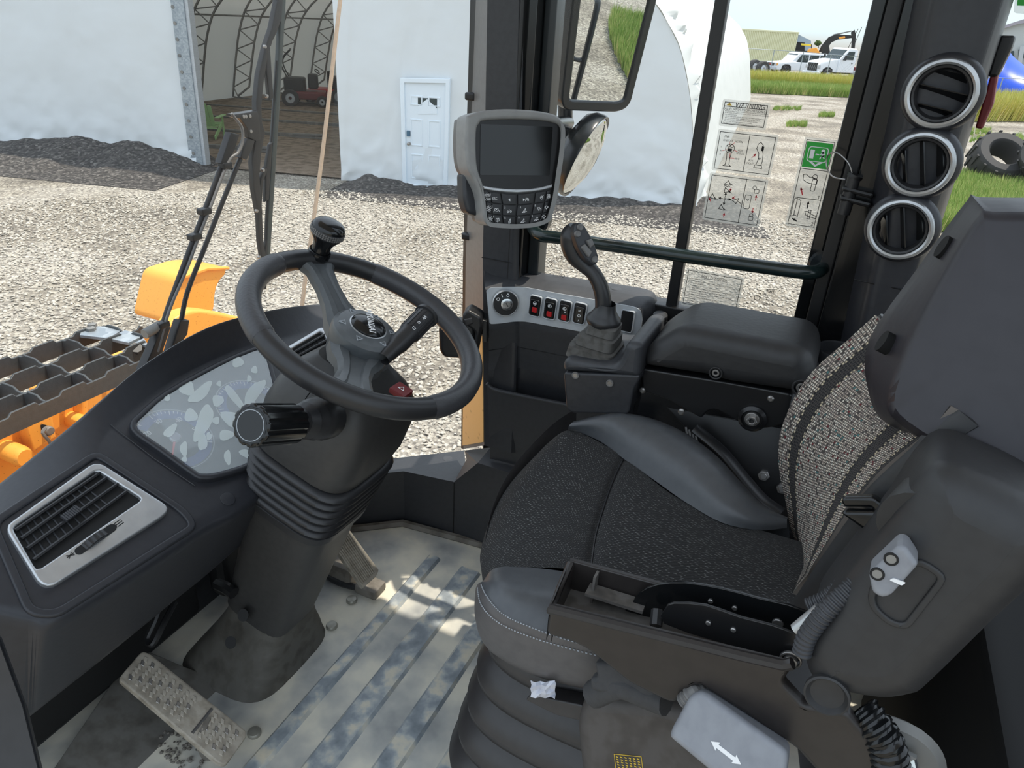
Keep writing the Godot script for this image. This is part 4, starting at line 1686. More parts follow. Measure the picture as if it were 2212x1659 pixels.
	for e in [["o", 0.004, -0.006], ["1", -0.004, -0.012], ["=D", 0.003, -0.020], ["0", 0.008, 0.0], ["A", -0.007, -0.021], [">", 0.006, -0.029], ["o", -0.006, -0.030]]:
		obj("symbol", words(e[0], 0.0075), M.white_print, st_, sf * Transform3D(Basis(Vector3.BACK, -PI / 2), Vector3(e[1], e[2] - 0.004, 0.0172)))
	for e in [["D", 0.0, 0.018], ["o", 0.0, 0.030], ["W", 0.0, 0.042]]:
		obj("symbol", words(e[0], 0.008), M.white_print, st_, sf * Transform3D(Basis(Vector3.BACK, -PI / 2), Vector3(e[1], e[2] - 0.004, 0.0215)))

	# the wheel
	var wf := fr(hub_at, wheel_n, Vector3.LEFT)
	var w := thing("steering_wheel", "black two spoke steering wheel with a spinner knob on its rim", "steering wheel", hub_at)
	var R := 0.1855
	var path := []
	var rad := []
	var cuts := []
	for e in [[600, 570], [805, 590], [570, 730], [925, 878]]:
		cuts.append((trc_dir(wf, e[0], e[1])))
	for i in 120:
		var a := TAU * i / 120
		path.append(wf * Vector3(cos(a) * R, sin(a) * R, 0))
		rad.append(0.0172)
	b = mb()
	tube(b, path, rad, 14, true)
	obj("rim", b.mesh(60), M.rubber, w)
	# moulded grips, a little fatter than the bare rim
	for pr in [[cuts[2], cuts[0]], [cuts[1], cuts[3]]]:
		var a0: float = pr[0]
		var a1: float = pr[1]
		while a1 > a0:
			a1 -= TAU
		path = []
		rad = []
		for i in 49:
			var a := lerpf(a0, a1, i / 48.0)
			path.append(wf * Vector3(cos(a) * R, sin(a) * R, 0))
			rad.append(0.0172 if i == 0 or i == 48 else 0.0186)
		b = mb()
		tube(b, path, rad, 16)
		obj("rim_grip", b.mesh(60), tex(mat("grip", Color(0.235, 0.235, 0.245), 0.42), null, T.grain, 14.0, 0.03) if not M.has("grip") else M.grip, w)
	# spokes: (along, half width, height above the rim plane)
	for e in [[trc_dir(wf, 690, 578), 0.030, 0.040], [trc_dir(wf, 762, 838), 0.036, 0.042]]:
		var d := Vector2(cos(e[0]), sin(e[0]))
		var s := Vector2(-d.y, d.x)
		var rings := []
		for q in [[0.02, 1.35, -0.034, 0.016], [0.055, 1.15, -0.030, 0.016], [0.085, 0.82, -0.022, 0.012], [0.12, 0.72, -0.012, 0.010], [0.155, 0.85, -0.003, 0.009], [0.175, 1.25, 0.0, 0.009], [0.186, 1.6, 0.0, 0.008]]:
			var hw: float = e[1] * q[1]
			var c: Vector2 = d * q[0]
			var ring := PackedVector3Array()
			for k in [[-1.0, -1.0], [1.0, -1.0], [1.0, 0.2], [0.75, 0.85], [0.4, 0.85], [0.3, 0.5], [-0.3, 0.5], [-0.4, 0.85], [-0.75, 0.85], [-1.0, 0.2]]:
				var v2: Vector2 = c + s * hw * k[0]
				ring.append(wf * Vector3(v2.x, v2.y, q[2] + q[3] * k[1]))
			rings.append(ring)
		b = mb()
		for r in rings:
			r.reverse()
		loft(b, rings)
		if volume(b) < 0:
			b = mb()
			for r in rings:
				r.reverse()
			loft(b, rings)
		obj("spoke", b.mesh(32), M.spoke if M.has("spoke") else tex(mat("spoke", Color(0.33, 0.345, 0.355), 0.36), T.cloud, null, 9.0), w)
	# hub cover with embossed arrows and the badge dome
	var hf := Transform3D(Basis(wf.basis.x, wf.basis.z, -wf.basis.y), hub_at)
	b = mb(hf)
	lathe(b, [[0.040, -0.075], [0.050, -0.055], [0.054, -0.030], [0.056, -0.012], [0.054, -0.004], [0.048, 0.001], [0.030, 0.004], [0.0, 0.0045]], 40)
	obj("hub_cover", b.mesh(30), M.spoke, w)
	for i in 6:
		var a := TAU * i / 6 + 0.3
		b = mb(wf * Transform3D(Basis(Vector3.BACK, a), Vector3(cos(a), sin(a), 0) * 0.0425 + Vector3(0, 0, 0.0025)))
		hoop(b, PackedVector2Array([Vector2(-0.005, -0.006), Vector2(0.006, 0), Vector2(-0.005, 0.006)]), PackedVector2Array([Vector2(-0.004, -0.0042), Vector2(0.0035, 0), Vector2(-0.004, 0.0042)]), -0.002, 0.0006)
		obj("arrow_mark", b, M.grey_print, w)
	b = mb(hf * Transform3D(Basis(), Vector3(0, 0.0035, 0)))
	lathe(b, [[0.031, -0.002], [0.031, 0.001], [0.029, 0.0015]], 40)
	obj("badge_ring", b, M.satin, w)
	b = mb(hf * Transform3D(Basis(), Vector3(0, 0.004, 0)))
	lathe(b, [[0.0292, -0.002], [0.0288, 0.003], [0.024, 0.0075], [0.014, 0.0105], [0.0, 0.0115]], 40)
	var bd := obj("badge_dome", b, M.black_gloss, w)
	var bt := words("HYUNDAI", 0.0145, 0.001, "Droid Sans")
	var td := trc_dir(wf, 820, 765) - trc_dir(wf, 780, 690)
	obj("lettering", bt, M.white_print, bd, wf * Transform3D(Basis(Vector3.BACK, trc_dir(wf, 806, 775)), Vector3(0, 0, 0.0152)))
	# spinner knob
	var ka := trc_dir(wf, 688, 567)
	var kp: Vector3 = wf * Vector3(cos(ka) * R, sin(ka) * R, 0.0)
	var kf := Transform3D(hf.basis, kp)
	var kn := mb(kf)
	lathe(kn, [[0.019, 0.008], [0.0195, 0.016], [0.0185, 0.020]], 28)
	var sp := obj("knob_collar", kn, M.black_gloss, w)
	kn = mb(kf)
	lathe(kn, [[0.0165, 0.018], [0.0155, 0.026], [0.0165, 0.034], [0.021, 0.043], [0.0265, 0.050], [0.0275, 0.053]], 32)
	obj("knob_neck", kn, M.black_gloss, w)
	kn = mb(kf)
	lathe(kn, [[0.0272, 0.0525], [0.0288, 0.055], [0.0292, 0.061], [0.0280, 0.0655]], 32)
	var kr := obj("knob_band", kn, M.plastic, w)
	for row in 3:
		for i in 44:
			if i % 44 > 43:
				continue
			kn = mb(kf * Transform3D(Basis(Vector3.UP, TAU * i / 44.0), Vector3.ZERO))
			box(kn, Vector3(0.0290, 0.0566 + row * 0.0032, 0), Vector3(0.0012, 0.0024, 0.0030), 0.0004)
			obj("grip_dot", kn, M.plastic_grey, kr)
	kn = mb(kf)
	lathe(kn, [[0.0278, 0.0655], [0.0272, 0.069], [0.024, 0.0735], [0.017, 0.0765], [0.008, 0.0778], [0.0, 0.078]], 36)
	obj("knob_cap", kn, M.black_gloss, w)


func trc_dir(f: Transform3D, x, y) -> float:
	return tr1(f, x, y).angle()

func volume(b: Mb) -> float:
	var s := 0.0
	for i in range(0, b.v.size(), 3):
		s += b.v[i].dot(b.v[i + 1].cross(b.v[i + 2]))
	var c := Vector3.ZERO
	return s


# ---------------------------------------------------------------- switch console along the side wall
func console() -> void:
	var t := thing("side_console", "dark moulded side console with a silver switch plate below the side window", "console", Vector3(-0.45, 0.28, -1.36))
	# each row runs along the wall: x, y, z (distance) per station
	var lv := [
		[[1046, 540, -1.40], [1100, 574, -1.425], [1164, 588, -1.43], [1280, 606, -1.43], [1380, 621, -1.43], [1412, 632, -1.425], [1420, 652, -1.42]],
		[[1046, 604, -1.335], [1100, 596, -1.365], [1150, 600, -1.38], [1280, 622, -1.38], [1372, 638, -1.38], [1405, 652, -1.385], [1416, 668, -1.40]],
		[[1047, 616, -1.318], [1100, 610, -1.345], [1142, 612, -1.358], [1277, 641, -1.358], [1375, 656, -1.358], [1398, 670, -1.37], [1410, 690, -1.39]],
		[[1049, 626, -1.310], [1105, 618, -1.335], [1140, 620, -1.348], [1275, 647, -1.348], [1372, 664, -1.348], [1390, 680, -1.36], [1402, 700, -1.385]],
		[[1056, 702, -1.305], [1108, 696, -1.33], [1137, 697, -1.343], [1260, 722, -1.343], [1368, 742, -1.343], [1384, 752, -1.36], [1395, 760, -1.385]],
		[[1056, 716, -1.312], [1110, 709, -1.337], [1137, 710, -1.35], [1260, 736, -1.35], [1366, 757, -1.35], [1380, 764, -1.365], [1392, 770, -1.385]],
		[[1056, 757, -1.345], [1112, 750, -1.365], [1136, 753, -1.375], [1250, 775, -1.375], [1362, 800, -1.375], [1376, 806, -1.38], [1388, 810, -1.39]],
		[[1055, 800, -1.35], [1112, 795, -1.372], [1136, 798, -1.383], [1248, 822, -1.383], [1360, 846, -1.383], [1374, 850, -1.385], [1386, 852, -1.39]],
	]
	var rows := []
	for l in lv:
		var r := []
		for e in l:
			r.append(oz(e[0], e[1], e[2]))
		rows.append(smooth3(r, 4))
	var b := mb()
	for r in rows:
		r.reverse()
	sheet(b, rows, 0.004)
	obj("console_top", b.mesh(42), M.plastic_soft, t)
	# bin below: back, lip and front
	var lip := []
	for e in [[1052, 828, -1.335], [1066, 840, -1.338], [1110, 851, -1.342], [1219, 873, -1.342], [1360, 902, -1.342], [1390, 910, -1.342]]:
		lip.append(oz(e[0], e[1], e[2]))
	var lipc := smooth3(lip, 4)
	var low := PackedVector3Array()
	var inn := PackedVector3Array()
	var bot := PackedVector3Array()
	for i in lipc.size():
		low.append(Vector3(lipc[i].x + 0.004, 0.27, lipc[i].z - 0.028))
		inn.append(lipc[i] + Vector3(0, -0.004, -0.012))
		bot.append(lipc[i] + Vector3(0, -0.09, -0.016))
	b = mb()
	sheet(b, [low, lipc])
	sheet(b, [lipc, inn])
	sheet(b, [inn, bot])
	obj("bin_front", b.mesh(30), M.plastic, t)
	var bl := mb()
	tube(bl, lipc, 0.0045, 8)
	obj("bin_lip", bl, M.plastic_soft, t)
	b = mb()
	var back0 := PackedVector3Array()
	var back1 := PackedVector3Array()
	for i in rows[7].size():
		var q: Vector3 = rows[7][rows[7].size() - 1 - i]
		back0.append(Vector3(q.x, 0.40, q.z - 0.006))
		back1.append(q)
	sheet(b, [back0, back1], 0.003)
	obj("bin_back", b, M.plastic, t)
	var sm := mb()
	var sl := []
	for e in lv[6]:
		sl.append(oz(e[0], e[1], e[2] + 0.0006))
	tube(sm, smooth3(sl, 4), 0.0009, 4)
	obj("panel_seam", sm, M.black, t)
	# rear end of the console, down to the sill
	b = mb()
	var endp := PackedVector3Array()
	for r in rows:
		endp.append(r[0])
	var endq := PackedVector3Array()
	for q in endp:
		endq.append(q + Vector3(0.012, -0.006, -0.04))
	sheet(b, [endp, endq])
	obj("end_cap", b, M.plastic_soft, t)
	for e in [[1331, 624]]:
		b = mb(Transform3D(Basis(), oz(e[0], e[1], -1.40)))
		lathe(b, [[0.0115, -0.004], [0.0115, 0.001], [0.0105, 0.0014], [0.0, 0.0014]], 20)
		obj("blanking_cap", b, M.plastic_soft, t)

	# silver plate, following the console face round its bend
	var up_e := [[1050.5, 628, -1.306], [1060, 622, -1.308], [1085, 620.5, -1.321], [1108, 620, -1.332], [1125, 620, -1.339], [1142, 622, -1.343], [1200, 633, -1.343], [1275, 646, -1.343], [1330, 656, -1.343], [1368, 663, -1.343], [1384, 672, -1.345], [1388, 690, -1.347]]
	var lo_e := [[1057, 696, -1.301], [1062, 700, -1.302], [1086, 698, -1.314], [1108, 695, -1.326], [1125, 694.5, -1.334], [1142, 696, -1.338], [1200, 706.5, -1.338], [1257, 717, -1.338], [1320, 728, -1.338], [1360, 735.5, -1.338], [1378, 735, -1.340], [1383, 722, -1.343]]
	var ru := []
	var rl := []
	for e in up_e:
		ru.append(oz(e[0], e[1], e[2]))
	for e in lo_e:
		rl.append(oz(e[0], e[1], e[2]))
	b = mb()
	sheet(b, [smooth3(rl, 3), smooth3(ru, 3)], 0.003)
	obj("switch_plate", b.mesh(60), M.silver, t)

	# key switch
	var kf := fr(oz(1092, 655, -1.312), Vector3(0.50, 0.12, 0.86))
	var ks := thing("key_switch", "round black ignition switch with a chrome key barrel", "switch", kf.origin)
	var ky := Transform3D(Basis(kf.basis.x, kf.basis.z, -kf.basis.y), kf.origin)
	b = mb(ky)
	lathe(b, [[0.0285, -0.004], [0.0285, 0.003], [0.0270, 0.004], [0.0255, 0.003]], 40)
	obj("ring", b, M.satin, ks)
	b = mb(ky)
	lathe(b, [[0.0258, -0.003], [0.0258, 0.0042], [0.0, 0.0045]], 40)
	obj("dial", b, M.black, ks)
	b = mb(ky * Transform3D(Basis(), Vector3(0.002, 0, 0.0)))
	lathe(b, [[0.0135, 0.003], [0.0135, 0.012], [0.0125, 0.0135], [0.0095, 0.0138], [0.0085, 0.0125], [0.0075, 0.0125], [0.0068, 0.014], [0.0, 0.014]], 32)
	obj("barrel", b, M.chrome, ks)
	b = mb(kf)
	box(b, Vector3(0.002, 0, 0.0142), Vector3(0.0018, 0.009, 0.001), 0.0, Basis(Vector3.BACK, 0.5))
	obj("key_slot", b, M.black, ks)
	b = mb(kf * Transform3D(Basis(), Vector3(-0.0165, 0.0095, 0.0046)))
	hoop(b, disc(0.0036, 18), disc(0.0025, 18), 0, 0.0004)
	obj("symbol", b, M.white_print, ks)
	b = mb(kf * Transform3D(Basis(Vector3.BACK, 0.35), Vector3(-0.0085, 0.0175, 0.0046)))
	slab(b, rect(0.0014, 0.007), 0, 0.0004)
	obj("symbol", b, M.white_print, ks)
	b = mb(kf * Transform3D(Basis(), Vector3(0.004, 0.0185, 0.0046)))
	hoop(b, smooth2(PackedVector2Array([Vector2(-0.003, -0.002), Vector2(0, -0.0036), Vector2(0.003, -0.002), Vector2(0.0024, 0.001), Vector2(0, 0.0042), Vector2(-0.0024, 0.001)]), 3), smooth2(PackedVector2Array([Vector2(-0.002, -0.0014), Vector2(0, -0.0026), Vector2(0.002, -0.0014), Vector2(0.0015, 0.0006), Vector2(0, 0.0026), Vector2(-0.0015, 0.0006)]), 3), 0, 0.0004)
	obj("symbol", b, M.white_print, ks)

	# rocker switches
	var sw := [[1156, 661, 0], [1188, 667, 1], [1220, 672, 2], [1252, 677, 3]]
	for e in sw:
		var f := fr(oz(e[0], e[1], -1.336), Vector3(0.0, 0.05, 1.0))
		f = f * Transform3D(Basis(Vector3.BACK, -0.03), Vector3.ZERO)
		var s := thing("rocker_switch", ["rocker switch with a red lock and work lamp symbol, next to the ignition key", "rocker switch with a red lock and round parking brake symbol", "rocker switch with a red lock and two arrow symbols", "plain black rocker switch lettered M and A beside the joystick"][e[2]], "switch", f.origin, "rocker switches in the silver plate")
		b = mb(f)
		hoop(b, rect(0.0285, 0.047, 0.006), rect(0.0245, 0.043, 0.005), -0.004, 0.0022, 0.001, 2)
		obj("bezel", b, M.silver, s)
		b = mb(f)
		slab(b, rect(0.025, 0.043, 0.004), -0.004, 0.0012)
		obj("well", b, M.black, s)
		b = mb(f * Transform3D(Basis(Vector3.RIGHT, 0.12), Vector3(0.001, -0.002, 0)))
		slab(b, rect(0.0205, 0.037, 0.004), -0.004, 0.0052, 0.002)
		obj("rocker", b, M.black_gloss, s)
		var tf := f * Transform3D(Basis(Vector3.RIGHT, 0.12), Vector3(0.001, -0.002, 0.0052))
		if e[2] < 3:
			b = mb(tf)
			slab(b, roundp(trc_rect(0.0005, [-0.005, -0.008, -0.0105][e[2]], 0.0115, 0.0115), 0.002, 2), 0, 0.0022, 0.0008)
			obj("lock_slider", b, M.red_plastic, s)
			var sy: float = [0.010, 0.010, 0.009][e[2]]
			b = mb(tf * Transform3D(Basis(), Vector3(0, sy, 0)))
			hoop(b, disc(0.0042, 16), disc(0.0034, 16), 0, 0.0004)
			obj("symbol", b, M.white_print, s)
			for k in 3 - e[2] % 2:
				b = mb(tf * Transform3D(Basis(Vector3.BACK, 0.6 * k + e[2]), Vector3(-0.002 + k * 0.002, sy - (0.008 if e[2] == 2 and k == 2 else 0.0), 0)))
				slab(b, rect(0.0042, 0.0011), 0, 0.0004)
				obj("symbol", b, M.white_print, s)
		else:
			obj("letter", words("M", 0.006), M.white_print, s, tf * Transform3D(Basis(), Vector3(0, 0.010, 0.0003)))
			obj("letter", words("A", 0.006), M.white_print, s, tf * Transform3D(Basis(), Vector3(0, -0.013, 0.0003)))
			b = mb(tf * Transform3D(Basis(), Vector3(0, -0.0015, 0)))
			hoop(b, disc(0.0034, 16), disc(0.0022, 16), 0, 0.0004)
			obj("symbol", b, M.white_print, s)
	# blank at the end of the plate
	var bf := fr(oz(1354, 694, -1.336), Vector3(0, 0.05, 1.0))
	var bk := thing("switch_blank", "black blank in the last opening of the silver switch plate", "switch", bf.origin)
	b = mb(bf)
	hoop(b, rect(0.0285, 0.047, 0.005), rect(0.0245, 0.043, 0.004), -0.004, 0.0022, 0.001, 2)
	obj("bezel", b, M.silver, bk)
	b = mb(bf)
	slab(b, rect(0.025, 0.043, 0.004), -0.004, 0.0010)
	obj("plug", b, M.black, bk)

	# pouch on the pillar
	var pf := fr(oz(995, 720, -1.27), Vector3(0.35, 0.12, 0.93))
	var pt := thing("holder_pouch", "small black plastic holder hooked on the front pillar behind the wheel rim", "holder", pf.origin)
	b = mb(pf)
	slab(b, roundp(trc(pf, [948, 700, 1000, 690, 1030, 700, 1024, 774, 960, 770, 950, 755]), 0.012, 4), -0.03, 0.012, 0.010, 4)
	obj("pouch", b.mesh(50), M.black, pt)
	b = mb(pf)
	slab(b, roundp(trc(pf, [1002, 672, 1015, 664, 1042, 680, 1044, 700, 1030, 770, 1024, 772, 1028, 712, 1000, 690]), 0.006, 3), -0.034, 0.020, 0.006, 3)
	obj("side_plate", b.mesh(50), M.black, pt)
	b = mb(pf)
	slab(b, roundp(trc(pf, [1004, 684, 1022, 680, 1026, 694, 1008, 700]), 0.003, 2), 0.006, 0.022, 0.004, 3)
	obj("clip", b, M.rubber, pt)
	b = mb(pf)
	slab(b, trc(pf, [1040, 690, 1052, 694, 1052, 740, 1042, 740]), -0.06, 0.0, 0.002)
	obj("hook", b, M.black, pt)

	# bottle cap between console and window
	var cp := thing("filler_cap", "small black knob on the sill between console and window divider", "knob", oz(1425, 690, -1.39))
	b = mb(Transform3D(Basis(Vector3.RIGHT, 0.25), oz(1425, 692, -1.385)))
	lathe(b, [[0.012, -0.03], [0.0125, 0.002], [0.0155, 0.004], [0.016, 0.012], [0.0145, 0.0145], [0.0, 0.015]], 24)
	obj("cap", b, M.rubber, cp)

	# cup holder behind the seat
	var ch := thing("cup_holder", "round black cup holder on the sill behind the armrest", "holder", oz(1815, 790, -1.30))
	var cc := oz(1818, 760, -1.28)
	b = mb(Transform3D(Basis(), cc))
	lathe(b, [[0.036, -0.11], [0.041, -0.02], [0.043, 0.0], [0.041, 0.004], [0.0385, 0.001], [0.036, -0.06], [0.0, -0.062]], 36)
	obj("cup", b.mesh(40), M.plastic_soft, ch)
	b = mb()
	box(b, cc + Vector3(0.02, -0.03, -0.05), Vector3(0.30, 0.03, 0.16), 0.012)
	obj("sill_tray", b, M.plastic_soft, ch)


func trc_rect(x: float, y: float, w: float, h: float) -> PackedVector2Array:
	return PackedVector2Array([Vector2(x - w / 2, y - h / 2), Vector2(x + w / 2, y - h / 2), Vector2(x + w / 2, y + h / 2), Vector2(x - w / 2, y + h / 2)])


# ---------------------------------------------------------------- monitor and window labels
func screens() -> void:
	var f := fr(od(1113, 320, 1.27), Vector3(0.80, 0.20, 0.55))
	var t := thing("monitor", "grey framed display with a dark screen and three rows of keys on the front pillar", "monitor", f.origin)
	var shell_o := smooth2(trc(f, [1004, 260, 1012, 248, 1040, 240, 1090, 236, 1150, 239, 1195, 248, 1210, 262, 1213, 285, 1209, 330, 1202, 375, 1196, 420, 1186, 462, 1178, 478, 1150, 488, 1110, 491, 1070, 489, 1048, 484, 1040, 462, 1034, 420, 1018, 385, 1006, 360, 1002, 320]), 3)
	var b := mb(f)
	slab(b, inset(shell_o, 0.004), -0.05, -0.006, 0.012, 3)
	obj("back_shell", b.mesh(50), M.plastic_grey, t)
	var face := smooth2(trc(f, [1026, 285, 1032, 268, 1044, 261, 1100, 258, 1160, 260, 1196, 266, 1208, 275, 1210, 295, 1206, 340, 1200, 380, 1193, 425, 1183, 462, 1176, 474, 1150, 483, 1110, 486, 1070, 484, 1053, 480, 1050, 462, 1046, 430, 1040, 398, 1030, 370, 1026, 340]), 3)
	b = mb(f)
	hoop(b, shell_o, face, -0.03, 0.008, 0.006, 4)
	obj("front_bezel", b.mesh(50), tex(mat("bezel_grey", Color(0.56, 0.56, 0.555), 0.42), T.cloud, null, 8.0), t)
	b = mb(f)
	slab(b, inset(face, -0.003), -0.012, 0.0008)
	obj("face_panel", b, M.black, t)
	b = mb(f)
	slab(b, roundp(trc(f, [1037, 268, 1193, 274, 1186, 379, 1036, 378]), 0.002, 2), -0.002, 0.0016)
	obj("screen", b, M.screen_glass, t)
	# silver brow over the keys
	b = mb(f)
	slab(b, trc(f, [1040, 401, 1062, 405, 1090, 408, 1115, 409, 1145, 408, 1170, 404, 1191, 398, 1189, 406, 1170, 411, 1145, 415, 1115, 417, 1090, 416, 1064, 413, 1043, 409]), 0.0, 0.005, 0.002, 3)
	obj("brow", b, M.satin, t)
	# keys: three curved rows of six
	var rows := [[[1042, 410], [1064, 415], [1115, 419], [1170, 413], [1188, 409]], [[1049, 436], [1070, 440], [1115, 443], [1165, 438], [1184, 434]], [[1050, 460], [1070, 464], [1112, 467], [1160, 462], [1180, 458]], [[1054, 480], [1075, 484], [1112, 486], [1152, 482], [1174, 473]]]
	var line := []
	for r in rows:
		var p := PackedVector2Array()
		for e in r:
			p.append(tr1(f, e[0], e[1]))
		line.append(p)
	var at := func(i, u):
		var p: PackedVector2Array = line[i]
		var k := clampf(u, 0.0, 0.9999) * 4.0
		var j := int(k)
		return p[j].cubic_interpolate(p[j + 1], p[maxi(j - 1, 0)], p[mini(j + 2, 4)], k - j)
	for i in 3:
		for j in 6:
			var u0: float = j / 6.0 + 0.006
			var u1: float = (j + 1) / 6.0 - 0.006
			var o := PackedVector2Array()
			for k in 4:
				o.append(at.call(i + 1, lerpf(u0, u1, k / 3.0)))
			for k in 4:
				o.append(at.call(i, lerpf(u1, u0, k / 3.0)))
			if area(o) < 0:
				o.reverse()
			o = inset(o, 0.0006)
			b = mb(f)
			slab(b, o, 0.0, 0.0036, 0.0012, 2)
			var key := obj("key", b, M.rubber, t)
			var m: Vector2 = (at.call(i, (u0 + u1) / 2) + at.call(i + 1, (u0 + u1) / 2)) / 2.0
			var kf := f * Transform3D(Basis(), Vector3(m.x, m.y - 0.001, 0.0037))
			key_mark(kf, i * 6 + j, key)
			if i > 0 and j < 5:
				obj("digit", words(str(((i - 1) * 5 + j + 1) % 10), 0.0048), M.white_print, key, kf * Transform3D(Basis(), Vector3(-0.0085, 0.0065, 0)))
	# mount behind
	b = mb(f)
	slab(b, roundp(trc(f, [1012, 372, 1030, 386, 1046, 430, 1052, 470, 1022, 462, 1013, 430]), 0.008, 3), -0.045, -0.02, 0.006)
	obj("mount", b, M.plastic, t)
	b = mb(f)
	slab(b, trc(f, [1188, 398, 1204, 396, 1198, 468, 1182, 468]), -0.06, -0.03, 0.002)
	obj("side_bracket", b, M.black, t)

	# labels stuck on the window
	window_label("warning_label", "clear warning notice label with a yellow triangle, highest on the window", [1563, 215, 1667, 222, 1652, 282, 1551, 271], 0)
	window_label("lever_label", "clear label with two joystick drawings, middle one on the window", [1552, 279, 1682, 291, 1665, 380, 1536, 371], 1)
	window_label("function_label", "clear label of bucket symbols around crossed arrows and padlocks", [1536, 373, 1660, 387, 1640, 490, 1514, 476], 2)
	window_label("exit_label", "clear label strip with a green emergency exit square at its top", [1740, 295, 1811, 303, 1762, 497, 1694, 487], 3)
	window_label("start_label", "clear start procedure label low on the window behind the handrail", [1483, 581, 1609, 597, 1592, 679, 1470, 661], 4)
	glass_print(1205, 578, 1.0)
	glass_print(1657, 655, 1.15)


func dash_line(f: Transform3D, a: Vector2, c: Vector2, w := 0.0008) -> Mb:
	var b := mb(f * Transform3D(Basis(Vector3.BACK, (c - a).angle()), Vector3((a.x + c.x) / 2, (a.y + c.y) / 2, 0)))
	slab(b, rect((c - a).length() + w, w), 0, 0.0003)
	return b

func key_mark(f: Transform3D, k: int, parent: Node) -> void:
	var b := mb(f)
	var w: Material = M.white_print
	var ln := func(x0, y0, x1, y1): obj("symbol", dash_line(f, Vector2(x0, y0) * 0.001, Vector2(x1, y1) * 0.001, 0.0008), w, parent)
	var ring := func(x, y, r):
		var g := mb(f * Transform3D(Basis(), Vector3(x * 0.001, y * 0.001, 0)))
		hoop(g, disc(r * 0.001, 14), disc(r * 0.001 - 0.0008, 14), 0, 0.0003)
		obj("symbol", g, w, parent)
	var poly := func(a):
		var p := PackedVector2Array()
		for i in range(0, a.size(), 2):
			p.append(Vector2(a[i], a[i + 1]) * 0.001)
		var g := mb(f)
		slab(g, p, 0, 0.0003)
		obj("symbol", g, w, parent)
	match k:
		0:
			obj("word", words("MENU", 0.0055), w, parent, f * Transform3D(Basis(), Vector3(0, 0.0035, 0)))
			ln.call(-6, 0.2, 6, 0.2)
			obj("word", words("HOME", 0.0055), w, parent, f * Transform3D(Basis(), Vector3(0, -0.0040, 0)))
		1:
			obj("word", words("ESC", 0.0062), w, parent, f)
		2:
			poly.call([-2.2, 0, 2, -2.6, 2, 2.6])
		3:
			poly.call([-6, -2.4, -2, 0, -6, 2.4])
			ln.call(-1, -2.5, 0.5, 2.5)
			ring.call(4, 0, 2.4)
			ln.call(2, 2.4, 6, -2.4)
		4:
			ring.call(0, 0, 3.2)
			ln.call(2, 2, 4, 3.4)
			ln.call(-1, 0, 1.5, 0)
		5:
			for q in [[-3, -3, 3, -3], [3, -3, 3, 3], [3, 3, -3, 3], [-3, 3, -3, -3]]:
				ln.call(q[0], q[1], q[2], q[3])
			ring.call(0.4, 0, 1.6)
		6, 12:
			ring.call(0, 0, 2.2)
			for i in 8:
				var a := TAU * i / 8
				ln.call(cos(a) * 3.2, sin(a) * 3.2, cos(a) * 4.8, sin(a) * 4.8)
		7:
			ring.call(-1.8, 1, 2.0)
			ring.call(2.2, 1, 2.0)
			ln.call(-6, -3, -3, 0)
			ln.call(6, -3, 3.6, 0)
			ln.call(-2, -3, 2, -3)
		8:
			ring.call(-3, -1, 2.0)
			ring.call(3, -1, 2.0)
			poly.call([-1, 1.5, 1, 1.5, 0, 3.6])
		13:
			for q in [[-3, -2, 3, -2], [3, -2, 3, 3], [3, 3, -3, 3], [-3, 3, -3, -2], [0, -3.6, 0, 1]]:
				ln.call(q[0], q[1], q[2], q[3])
		14:
			for q in [[-1.5, -4, 2, -3.4], [2, -3.4, 2.4, 4], [2.4, 4, -1.5, 0], [-1.5, 0, -1.5, -4], [0, -3, 0.4, 1]]:
				ln.call(q[0], q[1], q[2], q[3])
		10:
			for q in [[-4, 2.6, 1, 2.6], [1, 2.6, -1.5, -2.6], [-1.5, -2.6, -4, 2.6], [1, -2, 5, -2], [1.5, 0, 5, 1.2]]:
				ln.call(q[0], q[1], q[2], q[3])
		11, 17:
			ring.call(0, 0.5, 2.8)
			ln.call(-4, 1, 0, -3)
			ln.call(0, -3, 4, 1)
		_:
			for q in [[-5, -3, -1, 0.5], [-1, 0.5, 1, -3], [1, -3, -5, -3], [0, 0, 4.5, -1.5]]:
				ln.call(q[0], q[1], q[2], q[3])
			ring.call(2.0, 2.4, 1.5)

